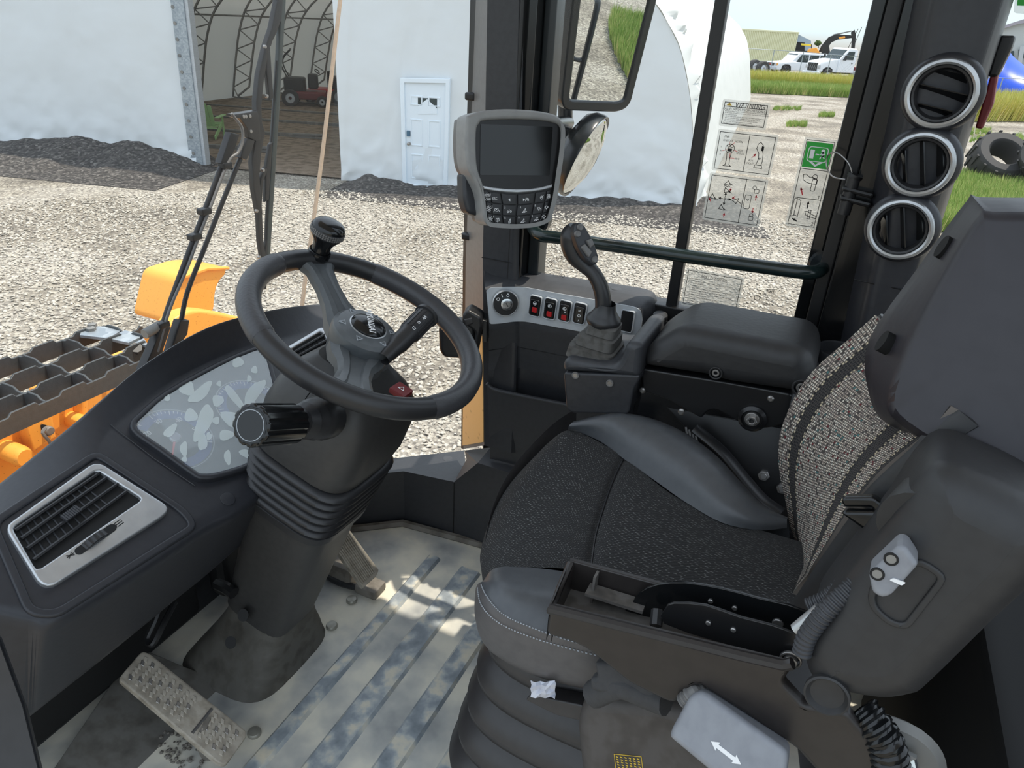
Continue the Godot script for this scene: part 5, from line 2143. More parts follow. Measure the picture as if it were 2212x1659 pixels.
func window_label(called: String, label: String, q: Array, kind: int) -> void:
	var f := fr(oz(1600, 400, -1.4185), Vector3.BACK)
	var c := [tr1(f, q[6], q[7]), tr1(f, q[4], q[5]), tr1(f, q[2], q[3]), tr1(f, q[0], q[1])]     # bottom left, bottom right, top right, top left
	var m := Vector2.ZERO
	for p in c:
		m += p / 4.0
	f = f * Transform3D(Basis(), Vector3(m.x, m.y, 0))
	var w: float = ((c[1] - c[0]).length() + (c[2] - c[3]).length()) / 2
	var h: float = ((c[3] - c[0]).length() + (c[2] - c[1]).length()) / 2
	var t := thing(called, label, "label", f.origin)
	var b := mb(f)
	slab(b, rect(w, h, 0.004), -0.0002, 0.0002)
	obj("film", b, M.label_film, t)
	b = mb(f)
	var iw := w - 0.008
	var ih := h - 0.008
	hoop(b, rect(iw, ih), rect(iw - 0.002, ih - 0.002), 0.0002, 0.0004)
	obj("border", b, M.black_print, t)
	var g := f * Transform3D(Basis(), Vector3(0, 0, 0.0003))
	var say := func(s, size, x, y, mtl: Material = M.black_print, left := false):
		var tm := words(s, size, 0.0002)
		if left:
			tm.horizontal_alignment = HORIZONTAL_ALIGNMENT_LEFT
		obj("lettering", tm, mtl, t, g * Transform3D(Basis(), Vector3(x, y, 0)))
	var line := func(x0, y0, x1, y1, mtl: Material = M.black_print, wd := 0.0011): obj("line", dash_line(g, Vector2(x0, y0), Vector2(x1, y1), wd), mtl, t)
	var path := func(a, x, y, s, mtl: Material = M.black_print, wd := 0.0010):
		for i in range(0, a.size() - 2, 2):
			line.call(x + a[i] * s, y + a[i + 1] * s, x + a[i + 2] * s, y + a[i + 3] * s, mtl, wd)
	var arrow := func(x0, y0, x1, y1, mtl, wd := 0.0012):
		line.call(x0, y0, x1, y1, mtl, wd)
		var d := Vector2(x1 - x0, y1 - y0).normalized()
		var s := Vector2(-d.y, d.x)
		var e := Vector2(x1, y1)
		var gb := mb(g)
		slab(gb, PackedVector2Array([e + d * 0.002, e - d * 0.003 + s * 0.0025, e - d * 0.003 - s * 0.0025]), 0, 0.0003)
		obj("arrow_head", gb, mtl, t)
	var ring := func(x, y, r, wd := 0.0009, mtl: Material = M.black_print):
		var gb := mb(g * Transform3D(Basis(), Vector3(x, y, 0)))
		hoop(gb, disc(r, 20), disc(r - wd, 20), 0, 0.0003)
		obj("ring", gb, mtl, t)
	match kind:
		0:
			line.call(-iw / 2, ih * 0.30, iw / 2, ih * 0.30)
			say.call("WARNING", 0.0115, 0.008, ih * 0.40)
			b = mb(g)
			slab(b, PackedVector2Array([Vector2(-0.034, ih * 0.34), Vector2(-0.024, ih * 0.34), Vector2(-0.029, ih * 0.48)]), 0, 0.0003)
			obj("triangle", b, M.yellow_print, t)
			say.call("!", 0.006, -0.029, ih * 0.39)
			say.call("CALIFORNIA PROPOSITION 65", 0.0058, 0.0, ih * 0.20)
			var txt := ["Breathing diesel engine exhaust exposes you to chemicals known", "to the State of California to cause cancer and birth defects or other", "reproductive harm.", "   Always start and operate the engine in a well-ventilated area.", "   If in an enclosed area, vent the exhaust to the outside.", "   Do not modify or tamper with the exhaust system.", "   Do not idle the engine except as necessary.", "For more information go to www.P65warnings.ca.gov/diesel."]
			for i in txt.size():
				say.call(txt[i], 0.0026, -iw / 2 + 0.003, ih * (0.10 - 0.077 * i), M.black_print, true)
		1:
			line.call(0.012 - iw * 0.08, -ih / 2, 0.012 - iw * 0.08, ih / 2)
			say.call("FNR", 0.0052, -iw * 0.36, ih * 0.38, M.black_print)
			say.call("ON/OFF  HORN", 0.0052, -iw * 0.24, ih * 0.28)
			say.call("F", 0.004, -iw * 0.43, ih * 0.10)
			say.call("N", 0.004, -iw * 0.43, ih * 0.0)
			say.call("R", 0.004, -iw * 0.43, -ih * 0.10)
			say.call("AUX", 0.0046, -iw * 0.08, ih * 0.06)
			say.call("SPOOL", 0.0046, -iw * 0.07, -ih * 0.02)
			say.call("K/D", 0.0046, -iw * 0.10, -ih * 0.17)
			ring.call(-iw * 0.27, ih * 0.08, 0.0085)
			ring.call(-iw * 0.30, ih * 0.15, 0.003)
			ring.call(-iw * 0.24, ih * 0.15, 0.003)
			b = mb(g)
			slab(b, trc_rect(-iw * 0.27, ih * 0.04, 0.008, 0.005), 0, 0.0003)
			obj("mark", b, M.black_print, t)
			path.call([-3, 3, -2, -4, -2.5, -12, -5, -14, 5, -14, 2.5, -12, 2, -4, 3, 3], -iw * 0.27, -ih * 0.10, 0.0014)
			for e in [[-0.30, 0.24, -0.29, 0.18], [-0.21, 0.24, -0.24, 0.18], [-0.40, 0.0, -0.33, 0.04], [-0.13, 0.02, -0.2, 0.05], [-0.25, -0.05, -0.25, -0.17], [-0.25, -0.17, -0.16, -0.17]]:
				line.call(iw * e[0], ih * e[1], iw * e[2], ih * e[3], M.red_print, 0.0008)
			path.call([-4, 14, -1, 17, 3, 13, 2, 9, 5, 2, 6, -8, 5, -14, -2, -14, 0, -6, -1, 2, -5, 8, -4, 14], iw * 0.27, 0.0, 0.0013)
			path.call([-3, -14, -4, -18, 7, -18, 6, -14], iw * 0.27, 0.0, 0.0013)
			ring.call(iw * 0.29, -ih * 0.10, 0.0018)
			b = mb(g)
			slab(b, trc_rect(iw * 0.31, ih * 0.17, 0.004, 0.008), 0, 0.0003)
			obj("mark", b, M.black_print, t)
			say.call("AUX", 0.0046, iw * 0.14, -ih * 0.17)
			say.call("HOLD", 0.0046, iw * 0.14, -ih * 0.25)
			arrow.call(iw * 0.15, -ih * 0.10, iw * 0.20, ih * 0.0, M.red_print, 0.0008)
		2:
			line.call(iw * 0.15, -ih / 2, iw * 0.15, ih / 2)
			ring.call(-iw * 0.18, 0, 0.0022)
			for a in 4:
				var d := Vector2.from_angle(a * PI / 2)
				arrow.call(-iw * 0.18 + d.x * 0.004, d.y * 0.004, -iw * 0.18 + d.x * 0.0105, d.y * 0.0105, M.black_print, 0.001)
			for e in [[-0.18, 0.36, 0.0], [-0.18, 0.18, 2.6], [-0.42, 0.0, 2.2], [0.03, -0.02, 3.6], [-0.22, -0.22, 2.2]]:
				var bk := PackedVector2Array([Vector2(-6, -3), Vector2(5, -3), Vector2(1, 4), Vector2(-6, -3)])
				for i in 3:
					var p0 := bk[i].rotated(e[2]) * 0.0011
					var p1 := bk[i + 1].rotated(e[2]) * 0.0011
					line.call(iw * e[0] + p0.x, ih * e[1] + p0.y, iw * e[0] + p1.x, ih * e[1] + p1.y)
				line.call(iw * e[0] + 0.004, ih * e[1], iw * e[0] + 0.010, ih * e[1] - 0.003)
			path.call([-4, 0, -2, 1, 0, 0, 2, 1, 4, 0], -iw * 0.18, ih * 0.28, 0.0014)
			arrow.call(-iw * 0.10, ih * 0.27, -iw * 0.11, ih * 0.20, M.red_print)
			arrow.call(-iw * 0.44, -ih * 0.10, -iw * 0.47, -ih * 0.04, M.red_print)
			arrow.call(-iw * 0.01, ih * 0.08, -iw * 0.04, ih * 0.03, M.red_print)
			arrow.call(-iw * 0.14, -ih * 0.42, -iw * 0.14, -ih * 0.34, M.red_print)
			var lo := mb(g * Transform3D(Basis(), Vector3(iw * 0.24, 0, 0)))
			hoop(lo, rect(0.012, 0.026, 0.003), rect(0.0102, 0.0242, 0.002), 0, 0.0003)
			obj("switch_mark", lo, M.black_print, t)
			ring.call(iw * 0.24, ih * 0.05, 0.002)
			for e in [[0.37, 0.26, 0.004], [0.36, -0.36, 0.0]]:
				lo = mb(g * Transform3D(Basis(), Vector3(iw * e[0], ih * e[1], 0)))
				hoop(lo, rect(0.009, 0.008, 0.002), rect(0.0072, 0.0062, 0.001), 0, 0.0003)
				obj("padlock", lo, M.black_print, t)
				ring.call(iw * e[0] - e[2] * 1.2, ih * e[1] + 0.006, 0.0036)
			arrow.call(iw * 0.38, ih * 0.06, iw * 0.38, ih * 0.16, M.red_print)
			arrow.call(iw * 0.37, -ih * 0.12, iw * 0.37, -ih * 0.22, M.red_print)
		3:
			line.call(-iw / 2, ih * 0.17, iw / 2, ih * 0.17)
			line.call(-iw / 2, -ih * 0.17, iw / 2, -ih * 0.17)
			b = mb(g)
			slab(b, trc_rect(0, ih * 0.335, iw * 0.93, ih * 0.29), 0, 0.0003)
			obj("green_square", b, M.green_sign, t)
			var gg := f * Transform3D(Basis(), Vector3(0, 0, 0.0007))
			var wh := func(p):
				var k := mb(gg)
				slab(k, p, 0, 0.0003)
				obj("exit_mark", k, M.white_print, t)
			var k2 := mb(gg * Transform3D(Basis(), Vector3(0, ih * 0.345, 0)))
			hoop(k2, rect(iw * 0.72, ih * 0.17, 0.006), rect(iw * 0.66, ih * 0.155, 0.005), 0, 0.0003)
			obj("exit_mark", k2, M.white_print, t)
			wh.call(trc_rect(-iw * 0.20, ih * 0.345, iw * 0.15, ih * 0.10))
			wh.call(trc_rect(0.0, ih * 0.345, iw * 0.12, ih * 0.012))
			wh.call(PackedVector2Array([Vector2(-iw * 0.08, ih * 0.345), Vector2(-iw * 0.04, ih * 0.33), Vector2(-iw * 0.04, ih * 0.36)]))
			wh.call(PackedVector2Array([Vector2(-iw * 0.26, ih * 0.26), Vector2(0, ih * 0.205), Vector2(iw * 0.26, ih * 0.26), Vector2(iw * 0.14, ih * 0.262), Vector2(0, ih * 0.23), Vector2(-iw * 0.14, ih * 0.262)]))
			k2 = mb(gg * Transform3D(Basis(), Vector3(iw * 0.17, ih * 0.39, 0)))
			slab(k2, disc(0.0032, 14), 0, 0.0003)
			obj("exit_mark", k2, M.white_print, t)
			for e in [[0.17, 0.37, 0.20, 0.335, 0.003], [0.17, 0.365, 0.11, 0.35, 0.0016], [0.18, 0.365, 0.25, 0.355, 0.0016], [0.20, 0.335, 0.14, 0.325, 0.002], [0.14, 0.325, 0.11, 0.30, 0.0018], [0.20, 0.335, 0.25, 0.31, 0.002]]:
				obj("exit_mark", dash_line(gg, Vector2(iw * e[0], ih * e[1]), Vector2(iw * e[2], ih * e[3]), e[4]), M.white_print, t)
			say.call("1", 0.009, iw * 0.40, -ih * 0.14)
			say.call("2", 0.009, iw * 0.40, -ih * 0.46)
			path.call([2, 10, 8, 10, 9, 8, 9, -12, 7, -14, 2, -14, 1, -12, 1, 8, 2, 10], iw * 0.02, ih * 0.01, 0.0009)
			path.call([-14, 10, -10, 11, -4, 7, 2, 7, 9, 4, 9, -3, 3, -3, -6, -2, -13, 2, -14, 10], iw * 0.0, ih * 0.03, 0.0011)
			ring.call(iw * 0.10, ih * 0.09, 0.0045)
			arrow.call(-iw * 0.20, -ih * 0.13, -iw * 0.30, -ih * 0.06, M.red_print, 0.002)
			path.call([-6, 14, -2, 15, 4, 12, 4, -12, 0, -10, -6, -13, -6, 14], -iw * 0.30, -ih * 0.30, 0.0012)
			line.call(-iw * 0.30 - 0.002, -ih * 0.30 + 0.016, -iw * 0.30 - 0.002, -ih * 0.30 - 0.012)
			path.call([-6, 4, -2, 5, 6, 1, 15, -2, 15, -6, 8, -5, -2, -3, -6, 4], iw * 0.15, -ih * 0.35, 0.0010)
			path.call([2, 6, 6, 6, 6, -10, 2, -10, 2, 6], iw * 0.12, -ih * 0.34, 0.0010)
			arrow.call(iw * 0.08, -ih * 0.28, iw * 0.08, -ih * 0.21, M.black_print, 0.002)
			arrow.call(-iw * 0.20, -ih * 0.45, -iw * 0.34, -ih * 0.43, M.black_print, 0.0025)
		4:
			say.call("Start Procedure", 0.0072, 0.0, ih * 0.40)
			line.call(-0.026, ih * 0.345, 0.026, ih * 0.345, M.black_print, 0.0006)
			var st := ["1. Start ignition on.", "2. Wait up to 4 seconds for grid heater operation in summer.", "   (30 seconds in winter)", "3. Start cranking.", "4. If engine still does not start, turn the Keyswitch to OFF position.", "5. Loosen fuel supply line at the outlet of pre-filter.", "6. Do hand-priming repeatedly until air bubbles comes out from", "   fuel supply line completely.", "7. Tighten fuel supply line to its origin position.", "8. Recranking", "9. If the engine still would not start,", "   please contact the nearest HYUNDAI or Cummins dealers."]
			for i in st.size():
				say.call(st[i], 0.0031, -iw / 2 + 0.004, ih * (0.28 - 0.066 * i), M.black_print, true)

func glass_print(x, y, s) -> void:
	var f := fr(oz(x, y, -1.4195), Vector3.BACK)
	var t := thing("glass_mark", "small reversed safety glass marking printed %s" % ["low in the pane beside the front pillar", "below the exit label"][0 if x < 1400 else 1], "glass marking", f.origin)
	var k := f * Transform3D(Basis().scaled(Vector3(-1, 1, 1)), Vector3.ZERO)
	for e in [["HCE", 0.008, 0.022], ["000-OM2 M30AS-2", 0.0036, 0.014], ["M . R . R . T", 0.0036, 0.006], ["TEMPERED", 0.004, -0.002], ["43R-000023", 0.004, -0.012], ["AS / 28T 76", 0.004, -0.018]]:
		var w := words(e[0], e[1] * s, 0.0002)
		obj("lettering", w, M.black_print, t, f * Transform3D(Basis(Vector3.UP, PI), Vector3(0, e[2] * s, 0)))
	var b := mb(f * Transform3D(Basis(), Vector3(-0.018 * s, 0.006 * s, 0)))
	hoop(b, disc(0.005 * s, 20), disc(0.004 * s, 20), 0, 0.0003)
	obj("ring", b, M.black_print, t)
	b = mb(f * Transform3D(Basis(), Vector3(0.014 * s, -0.016 * s, 0)))
	hoop(b, disc(0.004 * s, 20), disc(0.0032 * s, 20), 0, 0.0003)
	obj("ring", b, M.black_print, t)


# ---------------------------------------------------------------- rear pillar trim with its three round vents
func pillar_vents() -> void:
	var pil := Node3D.new()
	pil.name = "trim_2"
	put(pil, self)
	tag(pil, "dark rear side pillar trim holding three round air vents", "pillar", "", "structure")
	# plan of the trim, front edge to rear edge; it leans and widens a little
	var top := []
	for e in [[1958, 0, -1.36], [2003, 0, -1.29], [2014, 0, -1.268], [2045, 0, -1.258], [2150, 0, -1.262], [2172, 0, -1.275], [2186, 0, -1.31], [2190, 0, -1.40]]:
		top.append(oz(e[0], e[1], e[2]))
	var mid := []
	for e in [[1840, 560, -1.36], [1880, 560, -1.29], [1891, 560, -1.268], [1915, 560, -1.258], [1975, 560, -1.262], [1992, 560, -1.275], [2004, 560, -1.31], [2008, 560, -1.40]]:
		mid.append(oz(e[0], e[1], e[2]))
	var rows := []
	for k in 3:
		var r := []
		for i in top.size():
			var d: Vector3 = (top[i] - mid[i]) / (top[i].y - mid[i].y)
			r.append(top[i] + d * ([0.55, 0.95, 1.82][k] - top[i].y))
		rows.append(smooth3(r, 3))
	var b := mb()
	sheet(b, rows, 0.004)
	obj("pillar_cover", b.mesh(30), M.plastic_dash, pil)
	b = mb()
	tube(b, [oz(1846, 604, -1.30), oz(1872, 610, -1.263), oz(1980, 632, -1.255)], 0.0009, 4)
	obj("panel_seam", b, M.black, pil)
	for e in [[2033, 203, 0], [1987, 356, 1], [1944.5, 496, 2]]:
		var f := fr(oz(e[0], e[1], -1.243), Vector3(-0.16, -0.02, 0.98))
		f = f * Transform3D(Basis(Vector3.BACK, 0.0), Vector3.ZERO)
		var t := thing("round_vent", ["topmost of the three round air vents, its flap lying level", "middle of the three round air vents, upright louvres", "lowest of the three round air vents, nearest the seat"][e[2]], "air vent", f.origin, "round vents in the rear pillar")
		var R := 0.0465
		var y := Transform3D(Basis(f.basis.x, f.basis.z, -f.basis.y), f.origin)
		b = mb(y)
		lathe(b, [[R * 1.16, -0.016], [R * 1.12, -0.008], [R * 1.05, -0.004], [R, -0.003]], 48)
		obj("collar", b.mesh(60), M.plastic_dash, t)
		b = mb(y)
		lathe(b, [[R, -0.006], [R, 0.002], [R * 0.97, 0.0045], [R * 0.90, 0.0055], [R * 0.84, 0.0035], [R * 0.82, -0.002]], 48)
		obj("silver_ring", b, M.satin, t)
		b = mb(y)
		lathe(b, [[R * 0.83, 0.000], [R * 0.80, 0.002], [R * 0.74, 0.001], [R * 0.68, -0.012]], 48)
		obj("inner_ring", b, M.rubber, t)
		b = mb(y)
		lathe(b, [[R * 0.75, -0.030], [R * 0.74, -0.026], [0.0, -0.026]], 32)
		obj("throat", b, M.void, t)
		for i in 3:
			var sh := mb(f * Transform3D(Basis(Vector3.BACK, (1.25 if e[2] == 0 else 0.12) + 0.18), Vector3.ZERO))
			var xx := (i - 1) * R * 0.52
			var hh := sqrt(maxf(pow(R * 0.72, 2) - xx * xx, 0.0))
			var r := []
			for k in 9:
				var v := -hh + 2 * hh * k / 8.0
				r.append([Vector3(xx - 0.006, v, -0.022), Vector3(xx, v, -0.012), Vector3(xx + 0.005, v, -0.004 + 0.002 * cos(v / hh * 1.5))])
			sheet(sh, r, 0.0016)
			obj("louvre", sh.mesh(60), M.black_gloss, t)
	# seat belt height / emergency hammer clip behind the pillar
	var hp := oz(2130, 190, -1.36)
	var t := thing("emergency_hammer", "dark red emergency hammer in a black clip behind the vent pillar", "hammer", hp)
	var hf := fr(hp, Vector3(-0.2, 0, 0.98))
	b = mb(hf)
	slab(b, roundp(trc(hf, [2163, 76, 2195, 77, 2186, 105, 2156, 166, 2134, 166, 2150, 110]), 0.004, 3), -0.014, 0.012, 0.004)
	obj("clip", b, M.black, t)
	b = mb(hf)
	slab(b, roundp(trc(hf, [2141, 160, 2157, 160, 2146, 225, 2140, 238, 2122, 279, 2107, 276, 2115, 250, 2118, 240, 2128, 205]), 0.003, 3), -0.010, 0.006, 0.003)
	obj("handle", b, M.dark_red, t)
	var wt := thing("window_sticker", "green sticker at the top corner of the rear side window", "sticker", oz(2200, 10, -1.40))
	hf = fr(oz(2200, 10, -1.40), Vector3.BACK)
	b = mb(hf)
	slab(b, roundp(trc(hf, [2196, -40, 2260, -40, 2250, 34, 2189, 28]), 0.004, 2), -0.0004, 0.0)
	obj("backing", b, M.label_film, wt)
	b = mb(hf)
	slab(b, trc(hf, [2202, -40, 2255, -40, 2250, 14, 2197, 12]), 0.0, 0.0004)
	obj("print", b, M.green_sign, wt)

	# latch on the window frame, with its thin wire
	var lp := oz(1838, 420, -1.335)
	var la := thing("window_latch", "black exit latch with a thin wire loop on the rear window frame", "latch", lp)
	b = mb()
	tube(b, [oz(1846, 380, -1.325), oz(1822, 462, -1.325)], 0.0105, 14)
	obj("pin", b, M.rubber, la)
	b = mb()
	tube(b, [oz(1849, 377, -1.325), oz(1845, 384, -1.325)], 0.0125, 14)
	obj("pin_head", b, M.black, la)
	for e in [[1842, 412], [1837, 432]]:
		b = mb()
		var c := oz(e[0], e[1], -1.325)
		box(b, c + Vector3(0.008, 0, -0.006), Vector3(0.050, 0.009, 0.034), 0.004, Basis(Vector3.BACK, -0.12))
		obj("collar", b, M.black, la)
	b = mb()
	tube(b, smooth3([oz(1842, 379, -1.325), oz(1833, 352, -1.33), oz(1808, 330, -1.35), oz(1788, 336, -1.37), oz(1786, 362, -1.37), oz(1800, 382, -1.35), oz(1826, 388, -1.33)], 5), 0.0012, 5)
	obj("wire", b, M.steel, la)

	# rear side window
	var w3 := Node3D.new()
	w3.name = "window_3"
	put(w3, self)
	tag(w3, "fixed rear side window behind the vent pillar", "window", "", "structure")
	obj("pane", pane(Vector3(0.40, 1.18, -1.43), Vector2(0.50, 0.9)), M.glass, w3)
	b = mb()
	box(b, Vector3(0.40, 0.74, -1.42), Vector3(0.54, 0.05, 0.05), 0.01)
	obj("window_rail", b, M.black, w3)


# ---------------------------------------------------------------- the seat
func cloth_texture(kind: String) -> ImageTexture:
	var n := 512
	var im := Image.create(n, n, false, Image.FORMAT_RGB8)
	var r := RandomNumberGenerator.new()
	r.seed = 5 if kind == "cushion" else 9
	if kind == "cushion":
		for y in n:
			for x in n:
				var c := 0.17 + 0.025 * sin((x + y) * 0.5) + r.randf_range(-0.03, 0.03)
				im.set_pixel(x, y, Color(c, c * 1.0, c * 1.01))
		for iy in 64:
			for ix in 64:
				if r.randf() < 0.85:
					var x := ix * 8 + (iy % 2) * 4 + r.randi_range(-1, 1)
					var y := iy * 8 + r.randi_range(-1, 1)
					var c := r.randf_range(0.45, 0.85)
					for k in r.randi_range(2, 4):
						im.set_pixel(posmod(x + k, n), posmod(y + (k / 2), n), Color(c, c, c * 0.99))
	else:
		im.fill(Color(0.30, 0.28, 0.27))
		var tones := [Color(0.88, 0.83, 0.77), Color(0.93, 0.89, 0.83), Color(0.80, 0.74, 0.68), Color(0.74, 0.68, 0.63), Color(0.66, 0.61, 0.58), Color(0.96, 0.93, 0.88)]
		for iy in 128:
			for ix in 64:
				var u := ix / 64.0
				var black := (u > 0.13 and u < 0.21) or (u > 0.76 and u < 0.84) or u > 0.965
				var edge := (u > 0.112 and u < 0.13) or (u > 0.21 and u < 0.228) or (u > 0.742 and u < 0.76) or (u > 0.84 and u < 0.858) or (u > 0.945 and u < 0.965)
				var c: Color = tones[r.randi() % tones.size()]
				var z := r.randf()
				if z < 0.02:
					c = Color(0.45, 0.16, 0.18)
				elif z < 0.04:
					c = Color(0.30, 0.48, 0.48)
				elif z < 0.12:
					c = Color(0.30, 0.28, 0.27)
				if black:
					c = Color(0.11, 0.11, 0.12) if (ix + iy) % 2 == 0 else Color(0.15, 0.15, 0.16)
				elif edge:
					c = Color(0.86, 0.80, 0.68) if iy % 3 < 2 else Color(0.10, 0.10, 0.10)
				im.fill_rect(Rect2i(ix * 8 + (iy % 2) * 2, iy * 4, 6, 3), c)
	return ImageTexture.create_from_image(im)


func grid_px(list: Array, nu: int, nv: int, plane: String) -> Array:
	var rows := []
	for l in list:
		var r := []
		for e in l:
			r.append(oy(e[0], e[1], e[2]) if plane == "y" else oz(e[0], e[1], e[2]))
		rows.append(r)
	return fair(rows, nu, nv)


func seat() -> void:
	var at := Vector3(-0.10, 0.0, -0.88)
	var t := thing("operator_seat", "operator seat with black speckled cushion, grey leather bolsters and a striped woven backrest", "seat", at)
	var cm := mat("cushion_cloth", Color.WHITE, 0.95)
	cm.albedo_texture = cloth_texture("cushion")
	cm.uv1_scale = Vector3(1.5, 1.3, 1)
	cm.heightmap_enabled = true
	cm.heightmap_texture = cm.albedo_texture
	cm.heightmap_scale = 0.12
	# cushion: rows from the near bolster to the far one, front lip to back
	var g := [
		[[1048, 1252, 0.555], [1090, 1228, 0.575], [1180, 1226, 0.578], [1250, 1231, 0.576], [1276, 1234, 0.570], [1302, 1240, 0.576], [1500, 1275, 0.572], [1716, 1318, 0.578]],
		[[1037, 1200, 0.545], [1092, 1165, 0.580], [1190, 1158, 0.588], [1262, 1160, 0.586], [1286, 1160, 0.578], [1312, 1168, 0.586], [1512, 1205, 0.580], [1732, 1268, 0.582]],
		[[1060, 1120, 0.545], [1110, 1090, 0.582], [1210, 1082, 0.592], [1284, 1086, 0.588], [1306, 1090, 0.580], [1334, 1098, 0.588], [1524, 1155, 0.584], [1745, 1228, 0.586]],
		[[1104, 1042, 0.548], [1150, 1015, 0.584], [1240, 1010, 0.592], [1308, 1022, 0.588], [1328, 1030, 0.581], [1356, 1038, 0.588], [1536, 1115, 0.586], [1752, 1195, 0.588]],
		[[1180, 960, 0.555], [1224, 930, 0.586], [1275, 945, 0.592], [1330, 976, 0.590], [1348, 990, 0.584], [1372, 1008, 0.590], [1505, 1098, 0.588], [1756, 1178, 0.590]],
	]
	var rows := grid_px(g, 6, 6, "y")
	for k in rows.size():
		var first: Vector3 = rows[k][0]
		var pre := PackedVector3Array([first + Vector3(0.045, -0.13, 0), first + Vector3(0.008, -0.05, 0)])
		pre.append_array(rows[k])
		rows[k] = pre
	for r in rows:
		r.reverse()
	var b := mb()
	sheet(b, rows)
	obj("cushion", b.mesh(70), cm, t)
	var pip := []
	for r in rows:
		pip.append(r[r.size() - 1 - (2 + 24)] + Vector3(0, 0.0012, 0))
	b = mb()
	tube(b, pip, 0.0016, 5)
	obj("piping", b, M.rubber, t)
	# far bolster
	g = [
		[[1226, 928, 0.586], [1290, 950, 0.590], [1350, 993, 0.588], [1420, 1042, 0.588], [1480, 1084, 0.588], [1560, 1129, 0.588], [1640, 1145, 0.588], [1700, 1140, 0.588]],
		[[1228, 922, 0.600], [1305, 920, 0.620], [1375, 948, 0.622], [1445, 992, 0.622], [1505, 1040, 0.620], [1570, 1092, 0.612], [1635, 1126, 0.602], [1700, 1130, 0.596]],
		[[1234, 914, 0.605], [1318, 898, 0.635], [1392, 908, 0.642], [1465, 944, 0.642], [1535, 996, 0.640], [1592, 1052, 0.626], [1645, 1100, 0.610], [1700, 1122, 0.600]],
		[[1240, 910, 0.600], [1320, 892.5, 0.630], [1388, 898, 0.636], [1466, 927, 0.636], [1542, 979, 0.632], [1600, 1040, 0.618], [1652, 1092, 0.605], [1702, 1118, 0.598]],
	]
	rows = grid_px(g, 5, 5, "y")
	var last: PackedVector3Array = rows[rows.size() - 1]
	var drop := PackedVector3Array()
	var drop2 := PackedVector3Array()
	for q in last:
		drop.append(q + Vector3(0.01, -0.04, -0.012))
		drop2.append(q + Vector3(0.02, -0.16, 0.01))
	rows.append(drop)
	rows.append(drop2)
	for r in rows:
		r.reverse()
	b = mb()
	sheet(b, rows)
	obj("bolster", b.mesh(70), M.leather, t)
	# near bolster: top and side panels with a double stitched seam between
	var top := [
		[[1046, 1252, 0.562], [1064, 1230, 0.574], [1100, 1223, 0.576], [1160, 1227, 0.578], [1240, 1238, 0.578], [1330, 1256, 0.578], [1520, 1294, 0.578]],
		[[1042, 1256, 0.566], [1068, 1258, 0.586], [1112, 1272, 0.592], [1172, 1286, 0.592], [1245, 1302, 0.590], [1335, 1322, 0.588], [1525, 1360, 0.586]],
		[[1038, 1258, 0.560], [1053, 1290, 0.574], [1088, 1328, 0.574], [1150, 1357, 0.572], [1235, 1386, 0.570], [1340, 1412, 0.570], [1530, 1450, 0.570]],
	]
	rows = grid_px(top, 5, 5, "y")
	for r in rows:
		r.reverse()
	b = mb()
	sheet(b, rows)
	obj("bolster", b.mesh(70), M.leather, t)
	var side := [
		[[1038, 1258, 0.560], [1053, 1290, 0.574], [1088, 1328, 0.574], [1150, 1357, 0.572], [1235, 1386, 0.570], [1340, 1412, 0.570], [1530, 1450, 0.570]],
		[[1032, 1262, 0.548], [1040, 1306, 0.560], [1078, 1346, 0.560], [1145, 1376, 0.558], [1230, 1402, 0.556], [1340, 1428, 0.556], [1530, 1466, 0.556]],
		[[1027, 1275, 0.528], [1028, 1330, 0.530], [1070, 1375, 0.530], [1142, 1408, 0.528], [1230, 1434, 0.526], [1340, 1462, 0.524], [1530, 1500, 0.524]],
		[[1028, 1300, 0.495], [1034, 1368, 0.492], [1072, 1410, 0.490], [1145, 1448, 0.488], [1232, 1472, 0.486], [1340, 1494, 0.486], [1530, 1530, 0.486]],
		[[1034, 1320, 0.475], [1046, 1388, 0.468], [1080, 1422, 0.465], [1150, 1458, 0.463], [1235, 1482, 0.462], [1340, 1502, 0.462], [1530, 1538, 0.462]],
	]
	rows = grid_px(side, 5, 5, "y")
	var tuck := PackedVector3Array()
	for q in rows[rows.size() - 1]:
		tuck.append(q + Vector3(0.02, -0.02, -0.04))
	rows.append(tuck)
	for r in rows:
		r.reverse()
	b = mb()
	sheet(b, rows)
	obj("bolster_side", b.mesh(70), M.leather_side, t)
	# front apron under the lip
	b = mb()
	var ap := []
	for e in [[1026, 1285], [1034, 1205], [1058, 1120], [1102, 1043], [1178, 961], [1230, 925]]:
		var q := oy(e[0], e[1], 0.50)
		ap.append(q + Vector3(0.014, 0, 0))
	var a0 := smooth3(ap, 4)
	var a1 := PackedVector3Array()
	var a2 := PackedVector3Array()
	for q in a0:
		a1.append(Vector3(q.x + 0.02, 0.44, q.z))
		a2.append(q + Vector3(-0.003, 0.05, 0))
	sheet(b, [a1, a0, a2])
	obj("front_apron", b.mesh(60), M.leather_side, t)
	for k in 2:
		var st := mb()
		var line: PackedVector3Array = fair([grid_line(top[2] if k == 0 else side[1]), grid_line(top[2] if k == 0 else side[1])], 22, 1)[0]
		for i in range(6, line.size() - 1, 2):
			tube(st, [line[i] + Vector3(0, 0.0022, 0.0016), line[i + 1] + Vector3(0, 0.0022, 0.0016)], 0.0009, 4)
		var so := obj("stitching", st, M.grey_print, t)
		so.set_meta("kind", "stuff")
	# woven backrest cover
	var bm := mat("woven_cover", Color.WHITE, 0.95)
	bm.albedo_texture = cloth_texture("back")
	bm.heightmap_enabled = true
	bm.heightmap_texture = bm.albedo_texture
	bm.heightmap_scale = 0.35
